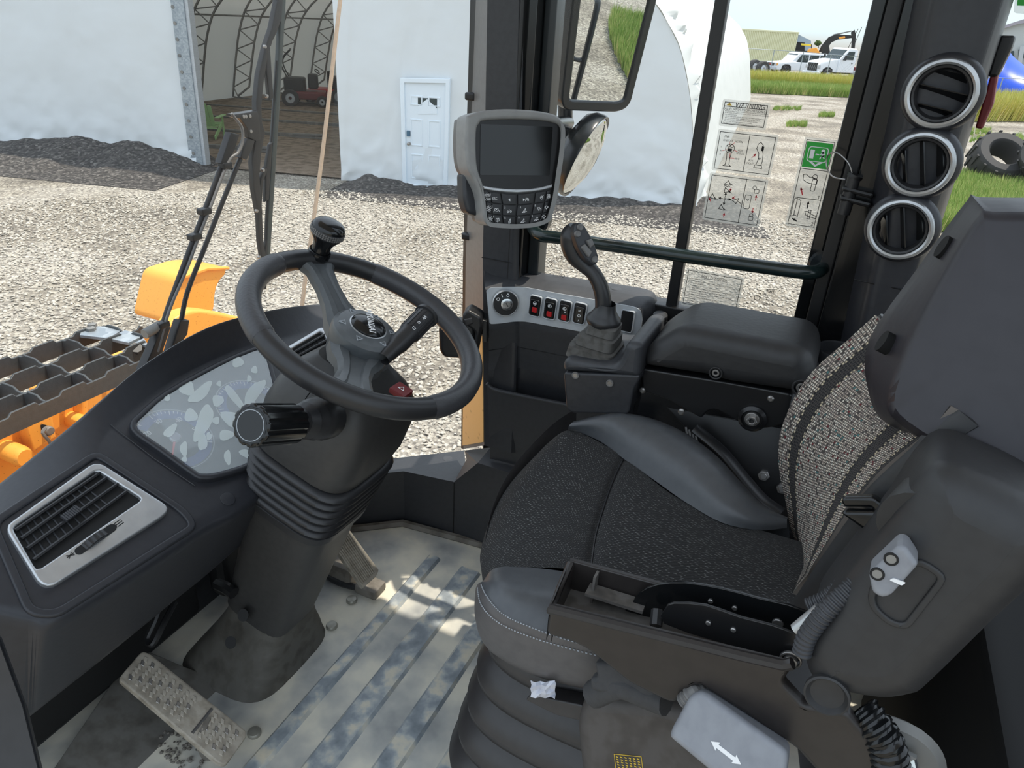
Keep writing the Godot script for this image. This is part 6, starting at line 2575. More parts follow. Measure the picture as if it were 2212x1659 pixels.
	var e := [[1905, 690, 2080, 890], [1840, 748, 2030, 945], [1774, 805, 1992, 975], [1730, 866, 1955, 1004], [1701, 940, 1915, 1040], [1699, 1010, 1875, 1088], [1712, 1075, 1838, 1140], [1724, 1135, 1808, 1187], [1744, 1190, 1775, 1236], [1748, 1218, 1762, 1256], [1730, 1258, 1744, 1276], [1701, 1309, 1716, 1314]]
	rows = []
	for k in e.size():
		var r := []
		var v := float(k) / (e.size() - 1)
		for j in 7:
			var u := j / 6.0
			var x: float = lerpf(e[k][0], e[k][2], u)
			var y: float = lerpf(e[k][1], e[k][3], u)
			var bulge := sin(u * PI) * 6.0 * (1.0 - v)
			r.append(oz(x - bulge, y + bulge * 0.4, lerpf(lerpf(-1.07, -0.90, smoothstep(0.55, 1.0, v)), lerpf(-0.74, -0.84, smoothstep(0.55, 1.0, v)), u)))
		rows.append(r)
	rows = fair(rows, 3, 4)
	b = mb()
	sheet(b, rows, 0.012)
	obj("backrest_cover", b.mesh(70), bm, t)
	var rimp := []
	for r in rows:
		rimp.append(r[0] + Vector3(0.006, 0, -0.006))
	b = mb()
	tube(b, rimp, 0.011, 8)
	obj("backrest_edge", b.mesh(60), M.rubber, t)
	var shellp := []
	for k in [[2100, 905], [2040, 945], [2000, 985], [1950, 1030], [1900, 1080], [1860, 1145], [1800, 1230], [1740, 1318], [1716, 1322]]:
		shellp.append([oz(k[0] - 22, k[1] - 14, -0.745), oz(k[0] + 4, k[1] + 2, -0.735), oz(k[0] + 16, k[1] + 10, -0.76)])
	b = mb()
	sheet(b, fair(shellp, 2, 3), 0.008)
	obj("backrest_shell", b.mesh(60), M.plastic_pad, t)
	# seat pan edge and pleated suspension boot
	b = mb()
	box(b, Vector3(-0.10, 0.49, -0.88), Vector3(0.46, 0.06, 0.40), 0.02)
	obj("seat_pan", b, M.black, t)
	for k in 5:
		var y := 0.438 - k * 0.064
		var grow := 0.012 * k
		var rr := []
		for q in [[-0.022, 0.026], [-0.012, 0.014], [0.002, -0.002], [0.013, -0.020], [0.012, -0.034], [-0.004, -0.044], [-0.024, -0.044]]:
			rr.append(se(Vector3(-0.085, y + q[1], -0.885), Vector3.RIGHT, Vector3.BACK, 0.245 + grow + q[0], 0.205 + grow * 0.8 + q[0], 5.0, 56))
		b = mb()
		loft(b, rr, false)
		obj("boot_pleat", b.mesh(60), M.bellows, t)
	b = mb()
	box(b, Vector3(-0.085, 0.055, -0.885), Vector3(0.50, 0.11, 0.42), 0.02)
	obj("seat_base", b, M.black, t)
	b = mb()
	tube(b, [Vector3(-0.33, 0.02, -0.75), Vector3(0.15, 0.02, -0.75)], 0.02, 8)
	obj("slide_rail", b, M.black, t)
	# side control cover, its yellow print, belt roll
	var cf := fr(oz(1370, 1580, -0.625), Vector3(-0.05, 0.22, 0.97))
	b = mb(cf)
	slab(b, roundp(trc(cf, [1246, 1560, 1258, 1512, 1285, 1492, 1420, 1500, 1500, 1520, 1560, 1560, 1570, 1720, 1262, 1720]), 0.012, 4), -0.06, 0.012, 0.022, 5)
	obj("side_cover", b.mesh(60), M.dusty if false else tex(mat("cover_dusty", Color(0.30, 0.285, 0.278), 0.55), T.mottle, T.grain, 3.0, 0.012), t)
	var pf := cf * Transform3D(Basis(), Vector3(0, 0, 0.0124))
	b = mb(pf)
	hoop(b, trc(pf, [1326, 1628, 1386, 1634, 1390, 1668, 1330, 1662]), inset(trc(pf, [1326, 1628, 1386, 1634, 1390, 1668, 1330, 1662]), 0.0008), 0, 0.0004)
	var yp := obj("yellow_print", b, M.yellow_print, t)
	for i in 6:
		for j in 5:
			var q := tr1(pf, 1333 + i * 9.2 + j, 1635 + j * 5.6 + i * 1.0)
			b = mb(pf * Transform3D(Basis(), Vector3(q.x, q.y, 0)))
			slab(b, rect(0.0028, 0.0016), 0, 0.0003)
			obj("symbol", b, M.yellow_print, yp)
	b = mb()
	tube(b, smooth3([oz(1283, 1500, -0.61), oz(1340, 1478, -0.605), oz(1400, 1500, -0.605), oz(1440, 1515, -0.60)], 4), 0.017, 10)
	obj("belt_roll", b, tex(mat("webbing", Color(0.25, 0.25, 0.255), 0.8), T.cloud, T.fine, 12.0, 0.03), t)
	var bf := fr(oz(1345, 1465, -0.60), Vector3(-0.05, 0.3, 0.95))
	b = mb(bf)
	slab(b, roundp(trc(bf, [1286, 1428, 1330, 1430, 1420, 1490, 1440, 1512, 1400, 1510, 1300, 1494, 1278, 1488, 1276, 1462, 1292, 1462]), 0.004, 3), -0.012, 0.004, 0.005)
	obj("belt_end", b, M.webbing, t)
	# tray lip with a crumpled wrapper lying on it
	var lf := fr(oz(1200, 1515, -0.640), Vector3(-0.1, 0.3, 0.95))
	b = mb(lf)
	slab(b, roundp(trc(lf, [1134, 1512, 1145, 1500, 1260, 1524, 1262, 1560, 1200, 1545]), 0.004, 2), -0.03, 0.0, 0.002)
	obj("tray_lip", b, M.bellows, t)
	var wp := thing("crumpled_wrapper", "crumpled white paper scrap tucked beneath the seat cushion", "wrapper", oz(1172, 1488, -0.640))
	var pts := []
	for i in 5:
		var r := []
		for j in 6:
			r.append(oz(1146 + j * 10.5 + (i % 2) * 2, 1471 + i * 8.6 + (3 if j % 2 else 0) - (4 if j == 5 and i < 2 else 0), -0.628 + rng.randf_range(-0.006, 0.006)))
		pts.append(r)
	b = mb()
	for r in pts:
		r.reverse()
	sheet(b, pts, 0.0008)
	obj("paper", b.mesh(12), mat("paper", Color(0.80, 0.81, 0.85), 0.45), wp)

	# height lever with its printed arrow
	var hf := fr(oz(1570, 1590, -0.545), Vector3(-0.1, 0.55, 0.83))
	var h := thing("height_lever", "grey seat lever printed with a white double headed arrow", "lever", hf.origin)
	b = mb(hf)
	slab(b, roundp(trc(hf, [1444, 1593, 1450, 1575, 1490, 1502, 1512, 1493, 1530, 1500, 1702, 1624, 1700, 1660, 1690, 1720, 1560, 1690]), 0.006, 3), -0.035, 0.0, 0.007, 4)
	obj("paddle", b.mesh(60), tex(mat("lever_grey", Color(0.55, 0.56, 0.585), 0.45), T.cloud, null, 7.0), h)
	var a := tr1(hf, 1536, 1601)
	var z := tr1(hf, 1601, 1651)
	var dir := (z - a).normalized()
	var sd := Vector2(-dir.y, dir.x)
	b = mb(hf)
	slab(b, PackedVector2Array([a, a + dir * 0.008 - sd * 0.005, a + dir * 0.0075 - sd * 0.0021, z - dir * 0.0075 - sd * 0.0021, z - dir * 0.008 - sd * 0.005, z, z - dir * 0.008 + sd * 0.005, z - dir * 0.0075 + sd * 0.0021, a + dir * 0.0075 + sd * 0.0021, a + dir * 0.008 + sd * 0.005]), 0.0002, 0.0007)
	obj("arrow", b, M.white_print, h)
	b = mb()
	conduit(b, [oz(1478, 1520, -0.57), oz(1500, 1500, -0.575), oz(1520, 1500, -0.585)], 0.011, 0.005)
	obj("spring_sleeve", b, M.plastic_grey, h)


func grid_line(l: Array) -> Array:
	var r := []
	for e in l:
		r.append(oy(e[0], e[1], e[2]))
	return r

# a ribbed hose along a path
func conduit(b: Mb, pts: Array, r: float, pitch := 0.006) -> void:
	var c := Curve3D.new()
	c.bake_interval = 0.002
	for q in smooth3(pts, 6):
		c.add_point(q)
	var n := int(c.get_baked_length() / pitch * 4)
	var path := []
	var rad := []
	for i in n + 1:
		path.append(c.sample_baked(c.get_baked_length() * i / n))
		rad.append(r * [0.86, 1.0, 1.0, 0.86][i % 4])
	tube(b, path, rad, 12)


func armrests() -> void:
	# far armrest: pad, bracket, joystick housing
	var f := fr(oz(1570, 780, -1.12), Vector3.BACK)
	var t := thing("armrest", "dark padded armrest on a black bracket beyond the seat cushion", "armrest", oz(1560, 900, -1.16))
	var b := mb(f)
	slab(b, smooth2(roundp(trc(f, [1384, 797, 1386, 766, 1412, 743, 1462, 714, 1495, 711, 1660, 744, 1730, 757, 1752, 775, 1761, 815, 1751, 846, 1735, 859, 1716, 855, 1564, 832, 1531, 820]), 0.012, 3), 1), -0.15, 0.0, 0.030, 6)
	obj("pad", b.mesh(60), M.plastic_pad, t)
	for e in [[1546, 806, 0.010], [1731, 838, 0.013]]:
		b = mb(f * Transform3D(Basis(), Vector3(tr1(f, e[0], e[1]).x, tr1(f, e[0], e[1]).y, 0.0)))
		hoop(b, disc(e[2] * 1.15, 24), disc(e[2] * 0.85, 24), -0.012, 0.002, 0.001)
		var sc := obj("screw_cup", b, M.rubber, t)
		b = mb(f * Transform3D(Basis(), Vector3(tr1(f, e[0], e[1]).x, tr1(f, e[0], e[1]).y, 0.0)))
		hoop(b, disc(e[2] * 0.62, 16), disc(e[2] * 0.34, 6), -0.004, 0.001, 0.0006)
		obj("screw", b, M.steel, sc)
	var g := fr(oz(1570, 860, -1.135), Vector3.BACK)
	b = mb(g)
	slab(b, roundp(trc(g, [1384, 795, 1564, 825, 1712, 852, 1700, 905, 1692, 918, 1652, 926, 1610, 920, 1546, 884, 1527, 888, 1516, 905, 1482, 886, 1440, 862, 1388, 846]), 0.008, 3), -0.05, 0.0, 0.003)
	obj("bracket", b, M.bracket, t)
	var c := tr1(g, 1626, 902)
	b = mb(g * Transform3D(Basis(Vector3.RIGHT, PI / 2), Vector3(c.x, c.y, 0)))
	lathe(b, [[0.024, -0.004], [0.0235, 0.006], [0.018, 0.010], [0.016, 0.006], [0.0, 0.006]], 30)
	var bs := obj("pivot_cup", b, M.bracket, t)
	b = mb(g * Transform3D(Basis(), Vector3(c.x, c.y, 0)))
	hoop(b, disc(0.0125, 24), disc(0.007, 24), 0.004, 0.009, 0.001)
	obj("washer", b, M.steel, bs)
	b = mb(g * Transform3D(Basis(), Vector3(c.x, c.y, 0)))
	hoop(b, disc(0.0095, 6), disc(0.0045, 6), 0.006, 0.016, 0.001, 1)
	obj("nut", b, M.steel, bs)
	for e in [[1388, 843, 0.0055], [1665, 861, 0.0055], [1472, 889, 0.006]]:
		b = mb(g * Transform3D(Basis(Vector3.RIGHT, PI / 2), Vector3(tr1(g, e[0], e[1]).x, tr1(g, e[0], e[1]).y, 0)))
		lathe(b, [[e[2], -0.002], [e[2], 0.002], [e[2] * 0.6, 0.004], [0.0, 0.004]], 14)
		obj("rivet", b, M.steel, t)
	b = mb()
	tube(b, [oz(1690, 855, -1.20), oz(1724, 885, -1.17), oz(1745, 905, -1.16)], 0.016, 10)
	obj("tilt_rod", b, M.satin, t)
	# joystick housing
	var jf := fr(oz(1300, 840, -1.10), Vector3.BACK)
	var j := thing("joystick_housing", "black screwed housing carrying the joystick at the front of the far armrest", "housing", oz(1300, 890, -1.15))
	b = mb(jf)
	slab(b, roundp(trc(jf, [1216, 805, 1222, 884, 1234, 894, 1357, 897, 1370, 838, 1379, 826, 1382, 812]), 0.008, 3), -0.15, -0.002, 0.004)
	obj("lower_box", b, M.plastic, j)
	b = mb(jf)
	slab(b, roundp(trc(jf, [1215, 804, 1214, 783, 1226, 774, 1300, 788, 1330, 788, 1340, 776, 1350, 748, 1360, 741, 1378, 742, 1387, 750, 1383, 795, 1380, 818, 1300, 808]), 0.008, 3), -0.155, 0.0, 0.012, 4)
	obj("upper_cover", b.mesh(60), M.plastic_soft, j)
	for e in [[1243, 811], [1317, 828]]:
		var q := tr1(jf, e[0], e[1])
		b = mb(jf * Transform3D(Basis(), Vector3(q.x, q.y, 0)))
		hoop(b, disc(0.0068, 20), disc(0.0042, 20), -0.002, 0.0012, 0.0005)
		var sc := obj("screw", b, M.plastic_grey, j)
		b = mb(jf * Transform3D(Basis(Vector3.BACK, 0.5), Vector3(q.x, q.y, 0)))
		slab(b, disc(0.0042, 16), -0.002, 0.0006)
		box(b, Vector3(0, 0, 0.0006), Vector3(0.006, 0.0012, 0.001))
		obj("screw_head", b, M.steel, sc)
	# the joystick
	var base := oz(1286, 762, -1.165)
	var js := thing("joystick", "black joystick with grey thumb buttons standing in a stepped rubber boot", "joystick", base)
	var up := Vector3(0.07, 1.0, 0.03).normalized()
	var sx := Vector3(1, -0.07, 0).normalized()
	var sz := sx.cross(up)
	var tier := [[0.0, 0.046, 0.0], [0.020, 0.043, 0.0], [0.024, 0.036, 0.003], [0.042, 0.033, 0.005], [0.046, 0.027, 0.008], [0.062, 0.025, 0.010]]
	for k in 3:
		b = mb()
		var rr := []
		for i in 2:
			var e: Array = tier[k * 2 + i]
			rr.append(se(base + up * e[0] + sx * e[2], sx, sz, e[1], e[1] * 1.05, 6.0, 36))
		rr.push_front(se(base + up * (tier[k * 2][0] - 0.002), sx, sz, tier[k * 2][1] * 0.9, tier[k * 2][1] * 0.9, 6.0, 36))
		rr.append(se(base + up * (tier[k * 2 + 1][0] + 0.003) + sx * tier[k * 2 + 1][2], sx, sz, tier[k * 2 + 1][1] * 0.86, tier[k * 2 + 1][1] * 0.88, 6.0, 36))
		for r in rr:
			r.reverse()
		loft(b, rr)
		obj("boot_tier", b.mesh(40), tex(mat("boot_rubber", Color(0.34, 0.335, 0.325), 0.7), T.mottle, T.fine, 8.0, 0.01) if not M.has("boot_rubber") else M.boot_rubber, js)
	var c0 := oz(1304, 690, -1.165)
	b = mb(Transform3D(Basis(sx, up, -sz), c0))
	lathe(b, [[0.022, -0.012], [0.029, -0.008], [0.0315, -0.002], [0.0305, 0.004], [0.025, 0.010], [0.019, 0.020], [0.0165, 0.032]], 32)
	obj("collar", b.mesh(50), M.rubber, js)
	var pts := []
	for e in [[1303, 668], [1302, 640], [1294, 612], [1280, 588], [1262, 570], [1246, 552], [1237, 530], [1236, 508], [1244, 490]]:
		pts.append(oz(e[0], e[1], -1.165))
	b = mb()
	var sp := smooth3(pts, 5)
	var rad := []
	for i in sp.size():
		var u := float(i) / (sp.size() - 1)
		rad.append(lerpf(0.0165, 0.0145, u / 0.35) if u < 0.35 else lerpf(0.0145, 0.0225, smoothstep(0.35, 0.75, u)) * (1.0 if u < 0.88 else lerpf(1.0, 0.62, (u - 0.88) / 0.12)))
	tube(b, sp, rad, 18, false, 0.9)
	obj("grip", b.mesh(60), M.rubber, js)
	# thumb plate
	var tf := fr(oz(1264, 524, -1.142), Vector3(0.72, 0.30, 0.62), Vector3(-0.35, 1, 0))
	b = mb(tf)
	slab(b, roundp(trc(tf, [1243, 483, 1254, 479, 1264, 488, 1283, 522, 1294, 556, 1292, 568, 1282, 574, 1266, 562, 1250, 536, 1240, 506]), 0.006, 3), -0.014, 0.0, 0.003, 3)
	obj("thumb_plate", b, M.plastic, js)
	for e in [[1252.5, 491, 0.0058], [1247, 505, 0.0058], [1284, 560, 0.006]]:
		var q := tr1(tf, e[0], e[1])
		b = mb(tf * Transform3D(Basis(Vector3.RIGHT, PI / 2), Vector3(q.x, q.y, 0)))
		lathe(b, [[e[2], -0.001], [e[2], 0.0015], [e[2] * 0.85, 0.0035], [e[2] * 0.5, 0.0030], [0.0, 0.0028]], 20)
		obj("button", b, M.plastic_grey, js)
	b = mb(tf)
	slab(b, roundp(trc(tf, [1253, 534, 1262, 526, 1277, 545, 1270, 557]), 0.003, 3), 0.0, 0.005, 0.002, 3)
	obj("slide_switch", b, M.plastic_grey, js)
	b = mb(tf)
	slab(b, roundp(trc(tf, [1264, 519, 1276, 516, 1281, 530, 1272, 537]), 0.002, 2), 0.0, 0.006, 0.003, 3)
	obj("rocker", b, M.plastic_grey, js)

	# things between far armrest and seat: belt strap, plate with bolts
	var p := thing("seat_bracket", "black floor bracket with two bolts and a strap beyond the seat cushion", "bracket", oz(1640, 1040, -1.16))
	b = mb()
	var bp := fr(oz(1640, 1020, -1.19), Vector3(0, 0.35, 0.94))
	b.xf = bp
	slab(b, trc(bp, [1440, 880, 1720, 930, 1730, 1130, 1690, 1130, 1560, 1010]), -0.01, 0.0, 0.002)
	obj("plate", b, M.bracket, p)
	for e in [[1650, 1026], [1690, 1054]]:
		var q := tr1(bp, e[0], e[1])
		b = mb(bp * Transform3D(Basis(), Vector3(q.x, q.y, 0)))
		slab(b, disc(0.0105, 6), 0.0, 0.009, 0.001, 1)
		slab(b, disc(0.006, 12), 0.009, 0.016, 0.001, 1)
		obj("bolt", b, M.steel, p)
	b = mb()
	tube(b, smooth3([oz(1500, 925, -1.15), oz(1560, 975, -1.14), oz(1610, 1035, -1.13), oz(1650, 1080, -1.12), oz(1690, 1108, -1.11)], 5), 0.014, 10, false, 0.5)
	obj("strap", b, M.rubber, p)
	var lf := fr(oz(1500, 935, -1.145), Vector3(-0.2, 0.4, 0.9))
	for i in 4:
		b = mb(lf)
		var q := tr1(lf, 1485 + i * 7, 932 + i * 5)
		box(b, Vector3(q.x, q.y, 0.004), Vector3(0.004, 0.016, 0.004), 0.001, Basis(Vector3.BACK, 0.5))
		obj("grip_rib", b, M.plastic_grey, p)

	# near armrest frame: channel, bracket plates
	var n := thing("armrest_bracket", "open black armrest channel on the near side of the seat with its pad swung up", "armrest", oz(1500, 1440, -0.60))
	var of := fr(oz(1450, 1400, -0.575), Vector3(0, 0.0, 1.0))
	b = mb(of)
	slab(b, roundp(trc(of, [1186, 1317, 1178, 1364, 1186, 1376, 1230, 1387, 1268, 1405, 1360, 1478, 1438, 1517, 1458, 1521, 1476, 1508, 1500, 1484, 1514, 1482, 1610, 1545, 1720, 1620, 1790, 1700, 1930, 1700, 1885, 1605, 1830, 1540, 1735, 1525, 1690, 1476, 1712, 1446, 1690, 1440]), 0.006, 3), -0.012, 0.0, 0.006, 4)
	obj("outer_side", b.mesh(50), tex(mat("frame_plastic", Color(0.175, 0.16, 0.155), 0.38), T.cloud, T.grain, 6.0, 0.01), n)
	var inf := fr(oz(1320, 1280, -0.652), Vector3.BACK)
	b = mb(inf)
	slab(b, trc(inf, [1230, 1211, 1420, 1262, 1720, 1340, 1720, 1400, 1232, 1290]), -0.006, 0.0, 0.002)
	obj("inner_side", b, M.frame_plastic, n)
	b = mb()
	var q00 := oz(1186, 1319, -0.578)
	var q01 := oz(1230, 1213, -0.652)
	var q10 := oz(1712, 1440, -0.578)
	var q11 := oz(1700, 1330, -0.652)
	var dn := Vector3(0, -0.030, 0)
	b.quad(q00 + dn, q10 + dn, q11 + dn * 1.4, q01 + dn * 1.4)
	obj("channel_floor", b, M.dusty if false else tex(mat("channel_dust", Color(0.36, 0.345, 0.33), 0.75), T.mottle, T.fine, 5.0, 0.03), n)
	b = mb()
	b.quad(q00, q01, q01 + dn * 1.4, q00 + dn * 1.6)
	b.quad(q00 + Vector3(0.006, 0, 0), q00 + Vector3(0.006, 0, 0) + dn * 1.6, q01 + Vector3(0.006, 0, 0) + dn * 1.4, q01 + Vector3(0.006, 0, 0))
	obj("end_wall", b, M.frame_plastic, n)
	b = mb()
	tube(b, [q00 + Vector3(0.002, 0, 0), q00.lerp(q01, 0.35) + dn * 0.45, q00.lerp(q01, 0.6) + dn * 0.35, q01 + Vector3(0.002, -0.002, 0)], 0.005, 8)
	obj("end_rim", b, M.frame_plastic, n)
	b = mb()
	var top0 := []
	for e in [[1188, 1318], [1300, 1346], [1450, 1383], [1600, 1420], [1690, 1440], [1712, 1436]]:
		top0.append(oz(e[0], e[1] - 3, -0.580))
	tube(b, top0, 0.006, 8)
	obj("top_rim", b, M.frame_plastic, n)
	b = mb()
	box(b, oz(1286, 1265, -0.648), Vector3(0.003, 0.04, 0.02))
	box(b, oz(1330, 1292, -0.640), Vector3(0.07, 0.004, 0.02), 0.0, Basis(Vector3.BACK, 0.05))
	obj("stiffening_rib", b, M.channel_dust, n)
	var k1 := fr(oz(1560, 1300, -0.640), Vector3.BACK)
	b = mb(k1)
	slab(b, smooth2(trc(k1, [1362, 1330, 1364, 1306, 1382, 1280, 1420, 1263, 1480, 1259, 1560, 1272, 1640, 1293, 1757, 1328, 1757, 1400, 1560, 1350]), 2), -0.003, 0.0, 0.001)
	obj("bracket_plate", b, M.black_gloss, n)
	var k2 := fr(oz(1560, 1350, -0.612), Vector3.BACK)
	b = mb(k2)
	slab(b, smooth2(trc(k2, [1434, 1348, 1436, 1316, 1456, 1303, 1525, 1308, 1600, 1334, 1726, 1372, 1728, 1430, 1560, 1390]), 2), -0.003, 0.0, 0.001)
	obj("bracket_plate", b, M.bracket, n)
	for e in [[1535, 1298, k1], [1587, 1313, k1], [1680, 1346, k1], [1530, 1345, k2], [1584, 1360, k2]]:
		var q := tr1(e[2], e[0], e[1])
		b = mb(e[2] * Transform3D(Basis(), Vector3(q.x, q.y, 0)))
		slab(b, disc(0.003 if e[0] != 1680 else 0.006, 12), 0.0, 0.002, 0.0008, 1)
		obj("rivet", b, M.steel, n)
	var ek := tr1(k2, 1709, 1418)
	b = mb(k2 * Transform3D(Basis(), Vector3(ek.x, ek.y, 0.004)))
	hoop(b, disc(0.011, 24), disc(0.0085, 24), 0, 0.003, 0.001)
	slab(b, disc(0.007, 16), 0.0, 0.006, 0.001)
	obj("retaining_clip", b, M.steel, n)
	b = mb()
	tube(b, [oz(1420, 1318, -0.63), oz(1417, 1352, -0.615)], 0.007, 8)
	obj("stop_pin", b, M.rubber, n)
	# slotted slide behind the lever
	var sf := fr(oz(1640, 1570, -0.60), Vector3(0, 0.3, 0.95))
	b = mb(sf)
	slab(b, trc(sf, [1540, 1480, 1720, 1590, 1730, 1680, 1500, 1540]), -0.004, 0.0)
	var sl := obj("slide_plate", b, M.truss_steel, n)
	for e in [[1572, 1527], [1622, 1557], [1671, 1592]]:
		var q := tr1(sf, e[0], e[1])
		b = mb(sf * Transform3D(Basis(Vector3.BACK, -0.5), Vector3(q.x, q.y, 0)))
		slab(b, rect(0.010, 0.006, 0.002), 0.0, 0.0006)
		obj("slot", b, M.void, sl)

	# arm cover rising to the swung-up pad
	var af := fr(oz(1930, 1290, -0.575), Vector3(-0.10, 0.16, 0.98))
	var a := thing("arm_cover", "large rounded black cover of the near armrest with a grey two screw block", "cover", af.origin)
	b = mb(af)
	slab(b, smooth2(trc(af, [1728, 1440, 1733, 1395, 1765, 1345, 1830, 1262, 1905, 1165, 1965, 1075, 2030, 1020, 2130, 1050, 2290, 1140, 2290, 1240, 2150, 1375, 2010, 1510, 1975, 1532, 1900, 1540, 1800, 1520, 1745, 1493]), 3), -0.13, 0.0, 0.035, 6)
	obj("shell", b.mesh(60), M.plastic_pad, a)
	var tp := []
	for e in [[1990, 1150, -0.605], [2050, 1078, -0.665], [2090, 1030, -0.72]]:
		tp.append(oz(e[0], e[1], e[2]))
	b = mb()
	tube(b, tp, 0.038, 20)
	obj("tube_cover", b.mesh(60), M.plastic_pad, a)
	b = mb(af)
	hoop(b, roundp(trc(af, [1876, 1262, 1985, 1200, 2052, 1245, 1962, 1360, 1920, 1350, 1874, 1310]), 0.01, 3), inset(roundp(trc(af, [1876, 1262, 1985, 1200, 2052, 1245, 1962, 1360, 1920, 1350, 1874, 1310]), 0.01, 3), 0.006), -0.002, 0.003, 0.002)
	obj("recess_edge", b, M.plastic_pad, a)
	var gf := af * Transform3D(Basis(), Vector3(0, 0, 0.024))
	b = mb(gf)
	slab(b, roundp(trc(gf, [1876, 1240, 1940, 1179, 1958, 1182, 1984, 1222, 1925, 1288, 1905, 1294, 1884, 1282]), 0.003, 2), -0.026, 0.0, 0.004, 3)
	var gb := obj("grey_block", b, M.lever_grey, a)
	for e in [[1925, 1208], [1895, 1240]]:
		var q := tr1(gf, e[0], e[1])
		b = mb(gf * Transform3D(Basis(), Vector3(q.x, q.y, 0)))
		hoop(b, disc(0.0058, 20), disc(0.004, 20), -0.001, 0.0008, 0.0003)
		obj("screw_hole", b, M.void, gb)
		b = mb(gf * Transform3D(Basis(), Vector3(q.x, q.y, 0)))
		slab(b, disc(0.004, 14), -0.002, 0.0004)
		obj("screw", b, M.truss_steel, gb)
	b = mb(gf)
	slab(b, roundp(trc(gf, [1921, 1252, 1930, 1248, 1957, 1258, 1948, 1264]), 0.001, 2), 0.0, 0.001)
	obj("white_mark", b, M.white_print, gb)
	var dq := tr1(af, 1786, 1503)
	b = mb(af * Transform3D(Basis(Vector3.RIGHT, PI / 2), Vector3(dq.x, dq.y, -0.004)))
	lathe(b, [[0.0205, 0.0], [0.0205, 0.005], [0.0185, 0.006], [0.015, 0.001], [0.0, -0.001]], 30)
	obj("round_plug", b, M.plastic_pad, a)
	b = mb()
	conduit(b, [oz(1732, 1412, -0.575), oz(1746, 1370, -0.578), oz(1790, 1315, -0.585), oz(1850, 1262, -0.60), oz(1890, 1232, -0.61)], 0.0095, 0.0048)
	obj("ribbed_conduit", b, M.plastic_soft, a)
	b = mb()
	conduit(b, [oz(1745, 1310, -0.62), oz(1790, 1290, -0.625), oz(1850, 1235, -0.64)], 0.0085, 0.0045)
	obj("ribbed_conduit", b, M.plastic_soft, a)
	b = mb()
	tube(b, [oz(1722, 1362, -0.60), oz(1775, 1318, -0.605)], 0.008, 10)
	obj("bowden_sleeve", b, M.satin, a)
	b = mb()
	conduit(b, [oz(1858, 1530, -0.60), oz(1890, 1570, -0.59), oz(1915, 1615, -0.585), oz(1930, 1700, -0.58)], 0.019, 0.008)
	obj("cable_bundle", b, M.black_gloss, a)
	b = mb()
	tube(b, smooth3([oz(1900, 1575, -0.62), oz(1960, 1600, -0.62), oz(1990, 1640, -0.62), oz(1990, 1700, -0.62)], 4), 0.011, 8, false, 2.0)
	obj("belt_anchor", b, M.truss_steel, a)
	var ab := fr(oz(1955, 1645, -0.60), Vector3(-0.2, 0.4, 0.9))
	b = mb(ab)
	slab(b, disc(0.014, 6), 0.0, 0.012, 0.002, 1)
	obj("anchor_bolt", b, M.chrome, a)
	# catch between cover and backrest
	var hk := fr(oz(1890, 1100, -0.70), Vector3(-0.25, 0.2, 0.95))
	var k := thing("pad_catch", "glossy black two pronged catch before the woven backrest", "catch", hk.origin)
	b = mb(hk)
	slab(b, roundp(trc(hk, [1816, 1082, 1822, 1074, 1886, 1074, 1900, 1085, 1912, 1092, 1940, 1072, 1955, 1062, 1962, 1070, 1955, 1100, 1912, 1122, 1890, 1116, 1884, 1096, 1822, 1096]), 0.003, 2), -0.012, 0.0, 0.003)
	obj("upper_prong", b, M.black_gloss, k)
	b = mb(hk)
	slab(b, roundp(trc(hk, [1818, 1106, 1826, 1100, 1894, 1102, 1900, 1118, 1925, 1116, 1958, 1098, 1975, 1110, 1950, 1142, 1900, 1152, 1868, 1142]), 0.003, 2), -0.016, 0.006, 0.004)
	obj("lower_prong", b, M.black_gloss, k)
	b = mb(hk)
	slab(b, smooth2(trc(hk, [1975, 1060, 2010, 1038, 2022, 1062, 2010, 1100, 1985, 1130, 1970, 1110]), 3), -0.03, -0.01, 0.004)
	obj("hinge_ear", b, M.plastic_grey, k)
	b = mb()
	conduit(b, [oz(2042, 1010, -0.68), oz(2030, 1050, -0.675), oz(2010, 1090, -0.67)], 0.010, 0.005)
	obj("ribbed_conduit", b, M.rubber, k)

	# the swung-up pad
	var pf := fr(od(2050, 760, 0.70), Vector3(-0.30, 0.34, 0.89))
	var bf := pf * Transform3D(Basis(), Vector3(0, 0, -0.085))
	var pd := thing("armrest_pad", "big dark armrest pad swung up before the seat back, screw holes on its edge", "armrest", pf.origin)
	var front := trl(pf, [1922, 850, 1990, 700, 2080, 530, 2118, 472, 2150, 462, 2320, 500, 2330, 800, 2320, 1110, 2130, 1020, 1950, 918])
	var back := trl(bf, [1877, 850, 1877, 735, 1985, 575, 2090, 432, 2114, 426, 2330, 470, 2340, 800, 2330, 1140, 2140, 1035, 1925, 922])
	var rows := []
	for e in [[1.0, -0.15, back], [1.0, -0.085, back]]:
		var ring := PackedVector3Array()
		for q in e[2]:
			ring.append(pf * Vector3(q.x, q.y, e[1]))
		rows.append(smooth3(ring, 4, true))
	var ring0 := PackedVector3Array()
	var ring1 := PackedVector3Array()
	var ring2 := PackedVector3Array()
	for i in front.size():
		var p0 := Vector3(back[i].x, back[i].y, -0.085)
		var p1 := Vector3(front[i].x, front[i].y, 0.0)
		var cen := Vector3(tr1(pf, 2150, 780).x, tr1(pf, 2150, 780).y, 0.004)
		ring0.append(pf * p0.lerp(p1, 0.25))
		ring1.append(pf * p0.lerp(p1, 0.88))
		ring2.append(pf * p1.lerp(cen, 0.06))
	for r in [ring0, ring1, ring2]:
		rows.append(smooth3(r, 4, true))
	b = mb()
	loft(b, rows)
